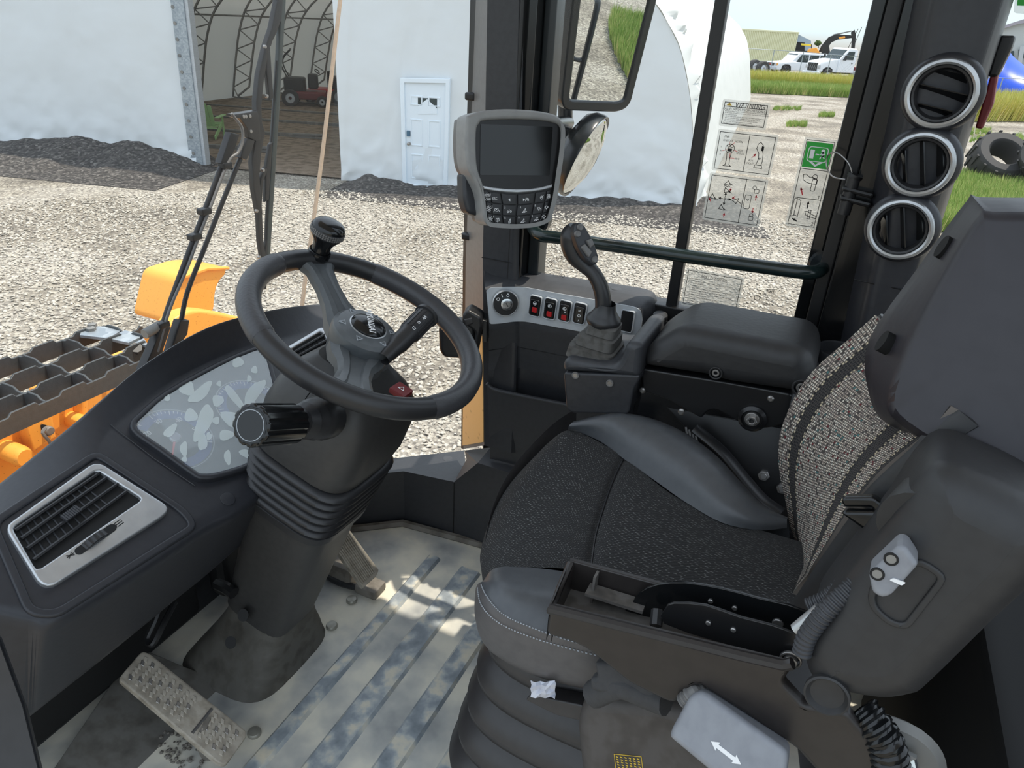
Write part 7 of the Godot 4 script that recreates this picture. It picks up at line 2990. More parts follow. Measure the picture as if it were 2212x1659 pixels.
	obj("pad_shell", b.mesh(48), tex(mat("pad_dark", Color(0.19, 0.183, 0.205), 0.45), T.cloud, T.grain, 5.0, 0.02), pd)
	for e in [[2034, 532, 0.45], [1905, 736, 0.45]]:
		var s0: Vector3 = pf * Vector3(back[2].x, back[2].y, -0.06)
		var s1: Vector3 = pf * Vector3(back[1].x, back[1].y, -0.06)
		var s2: Vector3 = pf * Vector3(front[1].x, front[1].y, -0.008)
		var sn := (s1 - s0).cross(s2 - s0).normalized()
		if sn.dot(eye - s0) < 0:
			sn = -sn
		var q := onp(e[0], e[1], sn, s0 + sn * 0.004)
		b = mb(fr(q, sn, s0 - s1))
		slab(b, disc(0.0062, 20, 0.012), -0.012, 0.0004)
		obj("screw_hole", b, M.void, pd)
	var sq := tr1(pf, 2196, 1024)
	b = mb(pf * Transform3D(Basis(), Vector3(sq.x, sq.y, 0.004)))
	hoop(b, disc(0.0105, 24), disc(0.0085, 24), -0.004, 0.001, 0.0005)
	var sc2 := obj("screw", b, M.steel, pd)
	b = mb(pf * Transform3D(Basis(), Vector3(sq.x, sq.y, 0.003)))
	box(b, Vector3.ZERO, Vector3(0.012, 0.0035, 0.002))
	box(b, Vector3.ZERO, Vector3(0.0035, 0.012, 0.002))
	obj("screw_cross", b, M.steel, sc2)


# ---------------------------------------------------------------- the machine outside the windscreen
func outside_machine() -> void:
	# walkway grating: toothed bars across the machine, toothed cross pieces between them
	var h := 0.06
	var t := thing("walkway_grating", "black open grating walkway of toothed bars ahead of the windscreen", "grating", oy(150, 850, h))
	var g0 := oy(99.0, 867.0, h)
	var per: float = absf(oy(195.6, 821.3, h).z - g0.z)
	var xs := [g0.x, oy(40.2, 853.5, h).x, oy(83.1, 794.5, h).x, oy(116.0, 741.0, h).x]
	for k in 4:
		var b := mb(Transform3D(Basis(Vector3.FORWARD, Vector3.UP, Vector3.RIGHT), Vector3(xs[k], h, g0.z)))
		var o := PackedVector2Array([Vector2(-4.2 * per, -0.058)])
		o.append(Vector2([4.35, 4.15, 3.75, 3.2][k] * per, -0.058))
		for i in range(4, -5, -1):
			if i * per > [4.3, 4.1, 3.7, 3.0][k] * per:
				continue
			for q in [[0.86, 0.0], [0.80, 0.013], [0.34, 0.013], [0.26, 0.0]]:
				var u: float = (i + q[0]) * per
				if u < [4.35, 4.15, 3.75, 3.2][k] * per and u > -4.2 * per:
					o.append(Vector2(u, q[1]))
		o.append(Vector2(-4.2 * per, 0.0))
		slab(b, o, -0.004, 0.004, 0.0015, 1, true)
		obj("long_bar", b, M.grate, t)
	for k in 3:
		for i in range(-4, 5):
			var run: float = xs[k] - xs[k + 1]
			var b := mb(Transform3D(Basis(Vector3.LEFT, Vector3.UP, Vector3.FORWARD), Vector3(xs[k], h, g0.z - i * per)))
			if i > [4, 3, 3][k]:
				continue
			slab(b, PackedVector2Array([Vector2(0.004, -0.055), Vector2(run - 0.004, -0.055), Vector2(run - 0.004, 0.0), Vector2(run * 0.84, 0.004), Vector2(run * 0.72, 0.014), Vector2(run * 0.34, 0.014), Vector2(run * 0.2, 0.002), Vector2(0.004, 0.0)]), -0.004, 0.004, 0.0015, 1, true)
			obj("cross_bar", b, M.grate, t)
	var b := mb()
	for e in [[[415, 133, 470, 103, 560, 108, 628, 122, 560, 168, 410, 150], 0], [[556, 167, 642, 126, 745, 150, 660, 190], 0], [[690, 190, 770, 152, 880, 190, 800, 215], 0]]:
		var px := []
		for i in range(0, e[0].size(), 2):
			px.append_array([e[0][i] / 2.381, 660 + e[0][i + 1] / 2.381])
		var f := fr(Vector3(0, h + 0.004, 0), Vector3.UP, Vector3.LEFT)
		b = mb(f)
		slab(b, trc(f, px), -0.012, 0.0, 0.002)
		obj("mount_plate", b, M.galvanized, t)
	for e in [[476, 108], [470, 128]]:
		b = mb(Transform3D(Basis(), oy(e[0] / 2.381, 660 + e[1] / 2.381, h + 0.004)))
		lathe(b, [[0.018, 0.0], [0.018, 0.012], [0.0, 0.013]], 6)
		obj("bolt", b, M.truss_steel, t)
	b = mb()
	tube(b, [oy(700 / 2.381, 660 + 215 / 2.381, h), oy(680 / 2.381, 660 + 370 / 2.381, -0.15)], 0.022, 8)
	obj("support", b, M.black, t)

	# orange front frame below it
	var o := thing("front_frame", "orange painted front frame of the machine below the grating", "machine frame", oy(100, 930, -0.6))
	var pf := fr(Vector3(-2.36, -0.5, -1.3), Vector3.RIGHT)
	b = mb(pf)
	slab(b, trc(pf, [-140, 1010, 0, 935, 140, 865, 330, 770, 420, 720, 420, 900, 200, 1060, -60, 1180, -140, 1180]), -0.05, 0.0, 0.01)
	obj("side_plate", b, M.orange, o)
	var pr := fr(Vector3(-2.31, -0.5, -1.3), Vector3.RIGHT)
	b = mb(pr)
	slab(b, trc(pr, [55, 915, 113, 884, 123, 945, 72, 978]), -0.05, 0.0, 0.01)
	var rib := obj("raised_plate", b, M.orange, o)
	b = mb(pr)
	slab(b, roundp(trc(pr, [86, 916, 102, 918, 110, 932, 106, 942, 92, 938]), 0.01, 2), -0.001, 0.003)
	obj("opening", b, M.void, rib)
	b = mb()
	tube(b, smooth3([ox(98, 925, -2.28), ox(92, 935, -2.27), ox(104, 950, -2.27), ox(112, 964, -2.29)], 4), 0.006, 6)
	obj("wire", b, M.plastic_grey, rib)
	b = mb(pr * Transform3D(Basis(), Vector3(tr1(pr, 100, 928).x, tr1(pr, 100, 928).y, 0.004)))
	slab(b, disc(0.016, 12), 0.0, 0.02, 0.004)
	obj("socket", b, M.truss_steel, rib)
	b = mb(pr)
	slab(b, trc(pr, [178, 855, 195, 845, 192, 895, 180, 905]), -0.05, 0.0, 0.01)
	obj("raised_plate", b, M.orange, o)
	for e in [[163, 908, 0.03], [22, 975, 0.035]]:
		b = mb(axis(ox(e[0], e[1], -2.34), Vector3.RIGHT, Vector3.UP))
		lathe(b, [[e[2], -0.02], [e[2], 0.06], [e[2] * 0.8, 0.08], [0.0, 0.08]], 16)
		obj("boss", b, M.orange, o)
	var tf := fr(oy(20, 1010, -0.42), Vector3.UP, Vector3.LEFT)
	b = mb(tf)
	slab(b, trc(tf, [-120, 1000, 0, 984, 50, 1008, 20, 1050, -120, 1160]), -0.05, 0.0, 0.01)
	obj("top_step", b, M.orange, o)
	b = mb(tf)
	slab(b, trc(tf, [-120, 1030, 2, 1002, 36, 1016, 30, 1024, -120, 1060]), 0.0, 0.02, 0.005)
	obj("step_ridge", b, M.orange, o)
	# front frame block, added before the cab to bounce orange light onto the pillar
	b = mb()
	var tw := PackedVector2Array([Vector2(-1.34, -0.9), Vector2(-1.34, 0.10), Vector2(-1.52, 0.12), Vector2(-1.98, -0.06), Vector2(-2.02, -0.9)])
	b.xf = Transform3D(Basis(), Vector3(0, 0, -1.18))
	slab(b, tw.duplicate(), -0.42, 0.42, 0.02, 2, true)
	obj("added_tower", b, M.orange, o)
	# unseen fender added low beside the pillar, bounces orange light onto it
	var mg := thing("added_mudguard", "unseen orange fender added low outside to bounce sun onto the front pillar", "added_mudguard", Vector3(-0.9, -0.4, -1.85))
	b = mb(Transform3D(Basis(), Vector3(-0.85, 0, -1.80)))
	slab(b, PackedVector2Array([Vector2(-0.42, -0.9), Vector2(0.5, -0.9), Vector2(0.5, -0.28), Vector2(-0.2, -0.26), Vector2(-0.36, -0.34)]), -0.26, 0.26, 0.03, 3, true)
	obj("guard", b, M.orange, mg)
	# boom ends seen through the grating
	for e in [[[60, 832, 90, 814, 140, 820, 110, 845], 0.0], [[95, 855, 145, 830, 165, 835, 112, 866], 0.0], [[215, 770, 245, 744, 275, 760, 250, 775], 0.0], [[275, 780, 300, 760, 330, 770, 300, 800], 0.0]]:
		var bf := fr(Vector3(0, -0.10, 0), Vector3.UP, Vector3.LEFT)
		b = mb(bf)
		slab(b, trc(bf, e[0]), -0.3, 0.0, 0.02)
		obj("frame_block", b, M.orange, o)
	# low curved guard and the hooded lamp box
	var gf := fr(Vector3(-2.1, 0, -2.0), Vector3.RIGHT)
	b = mb(gf)
	slab(b, smooth2(trc(gf, [350, 760, 364, 706, 384, 684, 405, 674, 430, 670, 470, 675, 520, 686, 580, 705, 620, 760]), 2), -0.06, 0.0, 0.012)
	obj("curved_guard", b, M.orange, o)
	b = mb()
	box(b, oy(425, 722, -0.02) + Vector3(0, -0.07, 0), Vector3(0.2, 0.14, 0.34), 0.03)
	obj("frame_block", b, M.orange, o)
	var x1 := -2.42
	var face := fr(Vector3(x1, 0.1, -2.0), Vector3.RIGHT)
	var prof := trc(face, [363, 704, 387, 598, 444, 579, 491, 577, 489, 593, 476, 606, 468, 624, 465, 645, 463, 676])
	var lamp := thing("lamp_hood", "orange rounded hood rising at the machine's front corner", "hood", ox(400, 690, x1))
	var zf: float = ox(375, 650, x1).z
	var wid: float = absf(oz(300, 650, zf).x - x1)
	b = mb(face)
	slab(b, roundp(prof, 0.035, 4), -wid, 0.0, 0.012, 3, true)
	obj("hood_shell", b.mesh(50), M.orange, lamp)
	b = mb(face)
	var lipo := trc(face, [386, 598, 444, 578, 492, 576, 492, 581, 445, 584, 388, 604])
	slab(b, lipo, -0.01, 0.012, 0.003)
	obj("rolled_edge", b, M.orange, lamp)

	# wiper
	var x := -1.36
	var wi := thing("wiper", "black pantograph wiper with two rods and a long blade outside the windscreen", "wiper", ox(350, 760, x))
	var rod := func(called, pts, r, m):
		var q := []
		for e in pts:
			q.append(ox(e[0], e[1], x + (e[2] if e.size() > 2 else 0.0)))
		var g := mb()
		tube(g, smooth3(q, 4), r, 8)
		return obj(called, g.mesh(60), m, wi)
	rod.call("arm_rod", [[483, 345], [441, 458], [420, 512], [398, 570], [365, 660], [352, 700]], 0.0062, M.black)
	rod.call("arm_rod", [[522, 335], [480, 438], [440, 540], [405, 630], [392, 690]], 0.0058, M.black)
	rod.call("washer_tube", [[500, 245, 0.01], [505, 252, 0.01], [522, 275, 0.01], [524, 305, 0.01], [514, 330, 0.01], [492, 352, 0.01], [449, 462, 0.01], [428, 515, 0.01], [404, 580, 0.01], [366, 670, 0.01], [340, 760, 0.01]], 0.0036, M.plastic_grey)
	for e in [[486, 357, 0.5], [441, 456, 0.45], [420, 511, 0.4], [350, 701, 0.3]]:
		var g := mb()
		box(g, ox(e[0], e[1], x + 0.003), Vector3(0.022, 0.016, 0.030), 0.004)
		obj("tube_clip", g, M.black, wi)
	var blade := func(called, px, th, m):
		var f := fr(Vector3(x, 0.7, -1.4), Vector3.RIGHT)
		var g := mb(f)
		slab(g, trc(f, px), -th, th, 0.003, 2, true)
		return obj(called, g, m, wi)
	blade.call("arm_base", [340, 704, 362, 704, 350, 740, 330, 800, 300, 800, 320, 755], 0.012, M.black)
	blade.call("arm_base", [382, 690, 402, 690, 398, 720, 380, 745, 360, 760, 372, 720], 0.012, M.black)
	blade.call("rod_sleeve", [492, 285, 512, 290, 498, 330, 482, 357, 470, 352, 484, 310], 0.010, M.black)
	blade.call("rod_sleeve", [528, 298, 545, 302, 538, 325, 526, 345, 514, 340, 520, 315], 0.010, M.black)
	blade.call("head_bracket", [497, 246, 548, 238, 552, 252, 556, 300, 546, 304, 530, 296, 526, 276, 512, 256, 498, 252], 0.012, M.bracket)
	blade.call("main_lever", [598, -40, 609, -40, 604, 40, 592, 72, 576, 106, 566, 170, 560, 230, 562, 265, 568, 285, 560, 330, 556, 380, 560, 430, 563, 462, 554, 464, 544, 410, 540, 350, 548, 300, 550, 262, 548, 220, 554, 160, 568, 100, 582, 60, 594, 0], 0.008, M.black)
	blade.call("link_lever", [604, -30, 612, -30, 606, 20, 582, 100, 574, 97, 590, 50], 0.006, M.black)
	blade.call("link_lever", [570, 98, 580, 96, 584, 160, 588, 212, 579, 216, 572, 150], 0.006, M.black)
	blade.call("link_lever", [552, 456, 562, 452, 566, 390, 576, 365, 570, 360, 560, 385], 0.006, M.black)
	blade.call("link_lever", [553, 455, 563, 455, 566, 520, 574, 570, 564, 572, 556, 520], 0.006, M.black)
	blade.call("link_lever", [572, 360, 580, 312, 586, 306, 578, 430, 570, 436], 0.006, M.black)
	blade.call("link_lever", [566, 560, 576, 500, 582, 496, 578, 560, 572, 575], 0.006, M.black)
	blade.call("blade_rail", [606, -40, 616, -40, 606, 140, 594, 330, 582, 520, 578, 600, 571, 600, 575, 480, 586, 300, 598, 120], 0.007, tex(mat("blade_rubber", Color(0.20, 0.235, 0.235), 0.35), T.cloud, null, 9.0))
	blade.call("blade_edge", [596, 130, 599, 130, 586, 330, 577, 500, 574, 624, 571, 624, 573, 480], 0.004, M.black)
	for e in [[574, 101], [578, 208], [570, 368], [556, 456], [562, 556], [543, 284], [541, 251], [532, 252], [527, 252]]:
		var g := mb(axis(ox(e[0], e[1], x + 0.014), Vector3.RIGHT, Vector3.UP))
		lathe(g, [[0.0042, -0.006], [0.0042, 0.0], [0.0, 0.001]], 10)
		obj("rivet", g, M.steel, wi)
	rod.call("spring", [[312, 722], [330, 712], [344, 704]], 0.012, M.truss_steel)


# ---------------------------------------------------------------- across the road
func spot(x, y) -> Vector3:
	return oy(x, y, GROUND)

func blades(called: String, label: String, n: int, place: Callable, tone: Array, tall: float, seed_: int) -> void:
	rng.seed = seed_
	var st := mb()
	for k in 7:
		var a := TAU * k / 7.0 + 0.3
		var d := Vector3(cos(a), 0, sin(a))
		var s := Vector3(-d.z, 0, d.x) * 0.035
		var o := d * 0.06
		st.tri(o - s, o + s, o + d * 0.10 + Vector3(0, 0.6, 0))
		st.tri(o - s * 0.6 + d * 0.05, o + s * 0.6 + d * 0.05, o + d * 0.28 + Vector3(0, 0.95 if k % 2 else 0.75, 0))
	var mm := MultiMesh.new()
	mm.transform_format = MultiMesh.TRANSFORM_3D
	mm.use_colors = true
	mm.mesh = st.mesh(10)
	mm.instance_count = n
	for i in n:
		var q: Array = place.call()
		var p: Vector3 = q[0]
		var k: float = q[1]
		var sc := tall * rng.randf_range(0.6, 1.25) * k
		mm.set_instance_transform(i, Transform3D(Basis(Vector3.UP, rng.randf() * TAU).scaled_local(Vector3(sc * 1.3, sc, sc * 1.3)), p))
		var c: Color = (tone[0] as Color).lerp(tone[1], rng.randf()) if rng.randf() < 0.7 else (tone[1] as Color).lerp(tone[2], rng.randf())
		mm.set_instance_color(i, c)
	var m := MultiMeshInstance3D.new()
	m.name = called
	m.multimesh = mm
	var gm := mat("blade_" + called, Color.WHITE, 0.8)
	gm.vertex_color_use_as_albedo = true
	m.material_override = gm
	put(m, self)
	tag(m, label, "grass", "", "stuff")


func far_yard() -> void:
	var green := [Color(0.15, 0.27, 0.04), Color(0.30, 0.42, 0.09), Color(0.62, 0.56, 0.24)]
	var dry := [Color(0.60, 0.50, 0.12), Color(0.40, 0.46, 0.08), Color(0.70, 0.60, 0.26)]
	blades("verge_grass", "tall green roadside grass in front of the parked vehicles", 15000, func():
		var u := rng.randf()
		var v := rng.randf()
		return [spot(lerpf(1585, 1880, u), lerpf(203, 188, v) + (u - 0.3) * 14.0), 1.0], green, 0.55, 1)
	blades("dry_grass", "yellowing tall weeds along the fence below the vehicles", 9000, func():
		var u := rng.randf()
		var v := rng.randf()
		return [spot(lerpf(1585, 1880, u), lerpf(191, 181, v) + (u - 0.3) * 14.0), 1.2], dry, 0.75, 2)
	blades("field_grass", "rough green grass round the tyre pile behind the vent pillar", 12000, func():
		var u := rng.randf()
		var v := rng.randf()
		return [spot(lerpf(2000, 2330, u), lerpf(500, 385, v)), 0.8], green, 0.45, 3)
	blades("reed_grass", "dry pale weeds and leafy growth along the fence by the blue sheet", 7000, func():
		var u := rng.randf()
		var v := rng.randf()
		return [spot(lerpf(2060, 2330, u), lerpf(262, 236, v)), 1.2], dry, 0.9, 4)
	blades("sparse_grass", "small green tufts growing in the gravel beside the road", 700, func():
		var k := rng.randi() % 5
		var c: Array = [[1720, 270, 22, 4], [1785, 250, 16, 3], [1700, 236, 30, 3], [2150, 300, 60, 8], [2100, 285, 40, 6]][k]
		return [spot(c[0] + rng.randf_range(-1, 1) * c[2], c[1] + rng.randf_range(-1, 1) * c[3]), 0.35], green, 0.6, 5)
	blades("bank_grass", "bright green grass bank behind the machine seen in the wing mirror", 16000, func():
		var x := rng.randf_range(9.8, 15.5)
		return [Vector3(x, GROUND, -4.85 - pow(absf(x - 12.0) * 0.3, 2.0) * 0.35 - rng.randf() * 5.0), 1.0], green, 0.35, 6)

	car()
	truck()
	container()
	digger()
	sheds()
	tyre_pile()
	blue_sheet()
	fence()
	trees()
	tyre_row()


func part_box(t: Node3D, xf: Transform3D, called: String, m: Material, at: Vector3, size: Vector3, bev := 0.02) -> MeshInstance3D:
	var b := mb(xf)
	box(b, at, size, bev)
	return obj(called, b, m, t)

func side_slab(t: Node3D, xf: Transform3D, called: String, m: Material, p: Array, z0: float, z1: float, bev := 0.03, parent: Node = null) -> MeshInstance3D:
	var q := PackedVector2Array()
	for i in range(0, p.size(), 2):
		q.append(Vector2(p[i], p[i + 1]))
	var b := mb(xf)
	slab(b, q, z0, z1, bev, 2, true)
	return obj(called, b, m, parent if parent else t)

func wheels(t: Node3D, xf: Transform3D, xs: Array, r: float, half: float) -> void:
	for s in [-1, 1]:
		for x in xs:
			var p: Vector3 = xf * Vector3(x, r, half * s)
			var w := obj("wheel", wheel(mb(), p, r, 0.26, xf.basis.z), M.tyre, t)
			obj("wheel_rim", hub(mb(), p, r, 0.27, xf.basis.z), M.silver, w)

func car() -> void:
	var at := spot(1722, 164)
	# front points to the left of the view and towards it
	var xf := Transform3D(Basis(Vector3.UP, deg_to_rad(38)).scaled_local(Vector3.ONE * 1.06), at)
	var t := thing("suburban_car", "white boxy estate car with dark windows parked behind the weeds", "car", at)
	side_slab(t, xf, "body", M.car_white, [-2.75, 0.45, 2.7, 0.45, 2.75, 1.10, -1.35, 1.15, -2.70, 1.02, -2.82, 0.8], -0.95, 0.95, 0.08)
	side_slab(t, xf, "cabin", M.car_white, [-1.45, 1.08, 2.72, 1.08, 2.62, 1.70, 2.45, 1.86, -0.45, 1.88, -0.75, 1.80], -0.86, 0.86, 0.08)
	side_slab(t, xf, "windscreen", M.car_glass, [-1.32, 1.16, -1.22, 1.16, -0.68, 1.76, -0.80, 1.76], -0.74, 0.74, 0.01)
	for s in [0.80, -0.90]:
		for e in [[-0.95, 1.14, 0.15, 1.14, 0.15, 1.72, -0.55, 1.72], [0.28, 1.14, 1.15, 1.14, 1.15, 1.72, 0.28, 1.72], [1.3, 1.14, 2.58, 1.14, 2.45, 1.72, 1.3, 1.72]]:
			side_slab(t, xf, "side_window", M.car_glass, e, s, s + 0.1, 0.01)
	part_box(t, xf, "grille", M.black, Vector3(-2.80, 0.86, 0), Vector3(0.06, 0.24, 1.0), 0.02)
	part_box(t, xf, "badge", M.red_plastic, Vector3(-2.84, 0.86, 0), Vector3(0.02, 0.07, 0.34), 0.01)
	for s in [-1, 1]:
		part_box(t, xf, "headlamp", M.satin, Vector3(-2.79, 0.88, 0.72 * s), Vector3(0.08, 0.22, 0.36), 0.03)
		part_box(t, xf, "indicator", M.orange, Vector3(-2.74, 0.88, 0.92 * s), Vector3(0.14, 0.2, 0.05), 0.02)
	part_box(t, xf, "bumper", M.silver, Vector3(-2.85, 0.55, 0), Vector3(0.2, 0.22, 1.9), 0.05)
	wheels(t, xf, [-1.85, 1.75], 0.40, 0.86)
	for x in [-1.85, 1.75]:
		side_slab(t, xf, "wheel_arch", M.void, [x - 0.5, 0.42, x + 0.5, 0.42, x + 0.42, 0.78, x + 0.2, 0.92, x - 0.2, 0.92, x - 0.42, 0.78], -0.96, 0.96, 0.01)

func truck() -> void:
	var at := spot(1808, 176)
	var xf := Transform3D(Basis(Vector3.UP, deg_to_rad(45)).scaled_local(Vector3.ONE * 0.98), at)
	var t := thing("work_truck", "big white bonneted truck with a black grille at the window's rear edge", "truck", at)
	side_slab(t, xf, "bonnet", M.car_white, [-3.0, 0.75, -1.0, 0.75, -1.0, 1.78, -1.5, 1.80, -2.85, 1.55, -3.05, 1.3], -0.85, 0.85, 0.10)
	side_slab(t, xf, "cab", M.car_white, [-1.2, 0.75, 0.6, 0.75, 0.65, 2.5, 0.4, 2.68, -0.35, 2.68, -1.15, 1.78], -1.0, 1.0, 0.10)
	side_slab(t, xf, "windscreen", M.car_glass, [-1.16, 1.84, -1.04, 1.84, -0.42, 2.55, -0.54, 2.55], -0.86, 0.86, 0.01)
	for s in [0.93, -1.04]:
		side_slab(t, xf, "side_window", M.car_glass, [-0.85, 1.78, 0.25, 1.78, 0.25, 2.42, -0.38, 2.42], s, s + 0.11, 0.01)
		part_box(t, xf, "door_handle", M.black, Vector3(0.2, 1.5, s + 0.08), Vector3(0.14, 0.05, 0.05), 0.01)
	part_box(t, xf, "grille", M.black, Vector3(-3.03, 1.12, 0), Vector3(0.08, 0.62, 1.15), 0.03)
	for s in [-1, 1]:
		part_box(t, xf, "headlamp", M.satin, Vector3(-2.98, 1.12, 0.74 * s), Vector3(0.12, 0.3, 0.26), 0.03)
		part_box(t, xf, "door_mirror", M.black, Vector3(-0.85, 1.95, 1.28 * s), Vector3(0.10, 0.42, 0.2), 0.03)
		part_box(t, xf, "mirror_stay", M.black, Vector3(-0.8, 1.75, 1.12 * s), Vector3(0.05, 0.05, 0.3), 0.01)
	part_box(t, xf, "bumper", M.car_white, Vector3(-3.05, 0.62, 0), Vector3(0.25, 0.3, 2.1), 0.06)
	part_box(t, xf, "plate", M.white_print, Vector3(-3.19, 0.62, 0.2), Vector3(0.02, 0.14, 0.3), 0.01)
	part_box(t, xf, "chassis", M.black, Vector3(1.8, 0.75, 0), Vector3(5.0, 0.25, 0.9), 0.03)
	part_box(t, xf, "tank", M.silver, Vector3(1.3, 0.7, 0.8), Vector3(1.2, 0.5, 0.5), 0.1)
	part_box(t, xf, "fifth_wheel", M.dark_red, Vector3(2.2, 1.05, 0), Vector3(1.4, 0.3, 1.2), 0.05)
	wheels(t, xf, [-2.1, 2.6, 3.8], 0.50, 0.92)
	for x in [-2.1]:
		side_slab(t, xf, "wheel_arch", M.void, [x - 0.6, 0.6, x + 0.6, 0.6, x + 0.5, 1.0, x + 0.2, 1.14, x - 0.2, 1.14, x - 0.5, 1.0], -0.86, 0.86, 0.01)

func container() -> void:
	var at := spot(1650, 140)
	var m := mat("container_cream", Color(0.84, 0.84, 0.70), 0.6)
	var d := (spot(1708, 143) - spot(1598, 138))
	var ang := -atan2(d.z, d.x)
	var xf := Transform3D(Basis(Vector3.UP, ang), at)
	var L := d.length() * 1.12
	var hh := 3.6 * absf(at.z) / 95.0
	var t := thing("shipping_container", "long cream ribbed shipping container behind the estate car", "container", at)
	part_box(t, xf, "box", m, Vector3(0, hh * 0.55, -1.2), Vector3(L, hh * 0.9, 2.4), 0.03)
	for i in 34:
		var b := mb(xf)
		box(b, Vector3(-L / 2 + L * (i + 0.5) / 34.0, hh * 0.55, 0.02), Vector3(L / 34.0 * 0.5, hh * 0.82, 0.09), 0.02)
		obj("side_rib", b, m, t)
	for i in 2:
		part_box(t, xf, "rail", m, Vector3(0, hh * (0.12 if i == 0 else 0.98), 0.03), Vector3(L, hh * 0.05, 0.12), 0.02)
	part_box(t, xf, "skid", M.black, Vector3(0, hh * 0.05, -0.6), Vector3(L, hh * 0.1, 1.6), 0.02)

func digger() -> void:
	var at := spot(1775, 138)
	var s := absf(at.z) / 95.0
	var t := thing("excavator", "excavator with an orange body and a folded black boom behind the white truck", "excavator", at)
	var f := fr(at, Vector3(-at.x, 0, -at.z))
	var pl := func(called, px, th, m):
		var b := mb(f)
		slab(b, trc(f, px), -th, th, 0.03, 2, true)
		return obj(called, b, m, t)
	pl.call("house", [1742, 116, 1746, 106, 1764, 103, 1770, 112, 1772, 120, 1742, 122], 1.4, M.orange)
	pl.call("cab", [1774, 118, 1776, 97, 1790, 94, 1794, 118], 0.8, M.black)
	var bm: MeshInstance3D = pl.call("boom", [1768, 112, 1774, 99, 1790, 80, 1806, 74, 1838, 76, 1842, 82, 1808, 86, 1796, 92, 1782, 112], 0.35, M.black)
	pl.call("stick", [1838, 70, 1846, 64, 1849, 76, 1846, 108, 1838, 110, 1840, 86], 0.25, M.black)
	pl.call("cylinder", [1800, 74, 1840, 66, 1841, 68, 1802, 77], 0.1, M.truss_steel)
	pl.call("name_plate", [1811, 80, 1825, 78, 1826, 82, 1813, 84], 0.38, M.orange)
	pl.call("track", [1742, 130, 1745, 122, 1790, 122, 1794, 130, 1790, 138, 1746, 138], 1.5, M.tyre)
	pl.call("light_bar", [1731, 94, 1752, 96, 1752, 100, 1731, 98], 0.3, mat("yellow_paint", Color(0.9, 0.82, 0.25), 0.5))
	pl.call("counterweight_mast", [1752, 96, 1754, 96, 1754, 106, 1752, 106], 0.1, M.black)

func sheds() -> void:
	var roof := mat("shed_roof", Color(0.62, 0.60, 0.64), 0.6)
	var wall := mat("shed_wall", Color(0.66, 0.72, 0.76), 0.7)
	var grey := mat("shed_grey", Color(0.70, 0.72, 0.72), 0.7)
	for e in [["shed", "grey low roofed shed far behind the container", 1630, 118, [1590, 100, 1590, 78, 1598, 71, 1655, 72, 1664, 82, 1664, 100], roof, []],
			["barn", "blue gabled barn with a dark open bay on the horizon", 1722, 118, [1694, 108, 1694, 86, 1726, 75, 1752, 88, 1752, 110], wall, [1710, 108, 1710, 89, 1738, 92, 1738, 110]]]:
		var at := spot(e[2], e[3])
		var t := thing(e[0], e[1], "building", at)
		var f := fr(at, Vector3(-at.x, 0, -at.z))
		var b := mb(f)
		var o := trc(f, e[4])
		var foot := PackedVector2Array()
		for q in o:
			foot.append(Vector2(q.x, q.y))
		slab(b, foot, -14.0, 0.0)
		obj("gable_wall" if e[6] else "shed_body", b, e[5], t)
		if e[6]:
			b = mb(f)
			slab(b, trc(f, e[6]), -0.2, 0.1)
			obj("bay", b, M.void, t)
			b = mb(f)
			slab(b, trc(f, [1672, 88, 1703, 74, 1727, 74, 1696, 88]), -0.6, 0.6)
			obj("roof", b, roof, t)
		b = mb(f)
		slab(b, trc(f, [1590, 122, 1590, 98, 1760, 104, 1760, 122]) if e[0] == "barn" else trc(f, [1590, 96, 1590, 92, 1664, 94, 1664, 98]), -0.8, -0.4)
		obj("lean_to", b, M.truss_steel if e[0] == "barn" else M.black, t)
	# building behind the blue sheet
	var at := spot(2190, 165)
	var t := thing("grey_building", "pale grey gabled building behind the blue sheeted heap", "building", at)
	var f := fr(at, Vector3(-at.x, 0, -at.z))
	var b := mb(f)
	slab(b, trc(f, [2140, 180, 2140, 64, 2158, 60, 2300, 20, 2300, 190]), -10, 0)
	obj("gable_wall", b, grey, t)
	b = mb(f)
	slab(b, trc(f, [2130, 62, 2160, 58, 2300, 14, 2300, 36, 2200, 52, 2140, 70]), -9, 0.6)
	obj("roof", b, roof, t)
	for e in [[2176, 128], [2200, 125]]:
		b = mb(f)
		slab(b, trc(f, [e[0], e[1], e[0] + 14, e[1], e[0] + 14, e[1] - 18, e[0], e[1] - 18]), 0, 0.2)
		obj("window", b, M.car_glass, t)
	b = mb(f)
	slab(b, trc(f, [2196, 150, 2206, 150, 2214, 100, 2204, 100]), 0.2, 0.6)
	obj("downpipe", b, M.silver, t)

func tyre(t: Node3D, at: Vector3, r: float, w: float, ax: Vector3) -> void:
	var b := mb(axis(at, ax, Vector3.UP if absf(ax.y) < 0.9 else Vector3.FORWARD))
	lathe(b, [[r * 0.52, -w * 0.40], [r * 0.60, -w * 0.5], [r * 0.88, -w * 0.5], [r * 0.98, -w * 0.38], [r, 0.0], [r * 0.98, w * 0.38], [r * 0.88, w * 0.5], [r * 0.60, w * 0.5], [r * 0.52, w * 0.40], [r * 0.50, 0.0], [r * 0.52, -w * 0.40]], 32)
	var o := obj("casing", b.mesh(40), M.tyre, t)
	for i in 28:
		b = mb(axis(at, ax, Vector3.UP if absf(ax.y) < 0.9 else Vector3.FORWARD) * Transform3D(Basis(Vector3.UP, TAU * i / 28), Vector3.ZERO))
		box(b, Vector3(r * 1.0, (0.18 if i % 2 else -0.18) * w, 0), Vector3(r * 0.07, w * 0.55, r * 0.10), 0.01)
		obj("tread_lug", b, M.tyre, o)

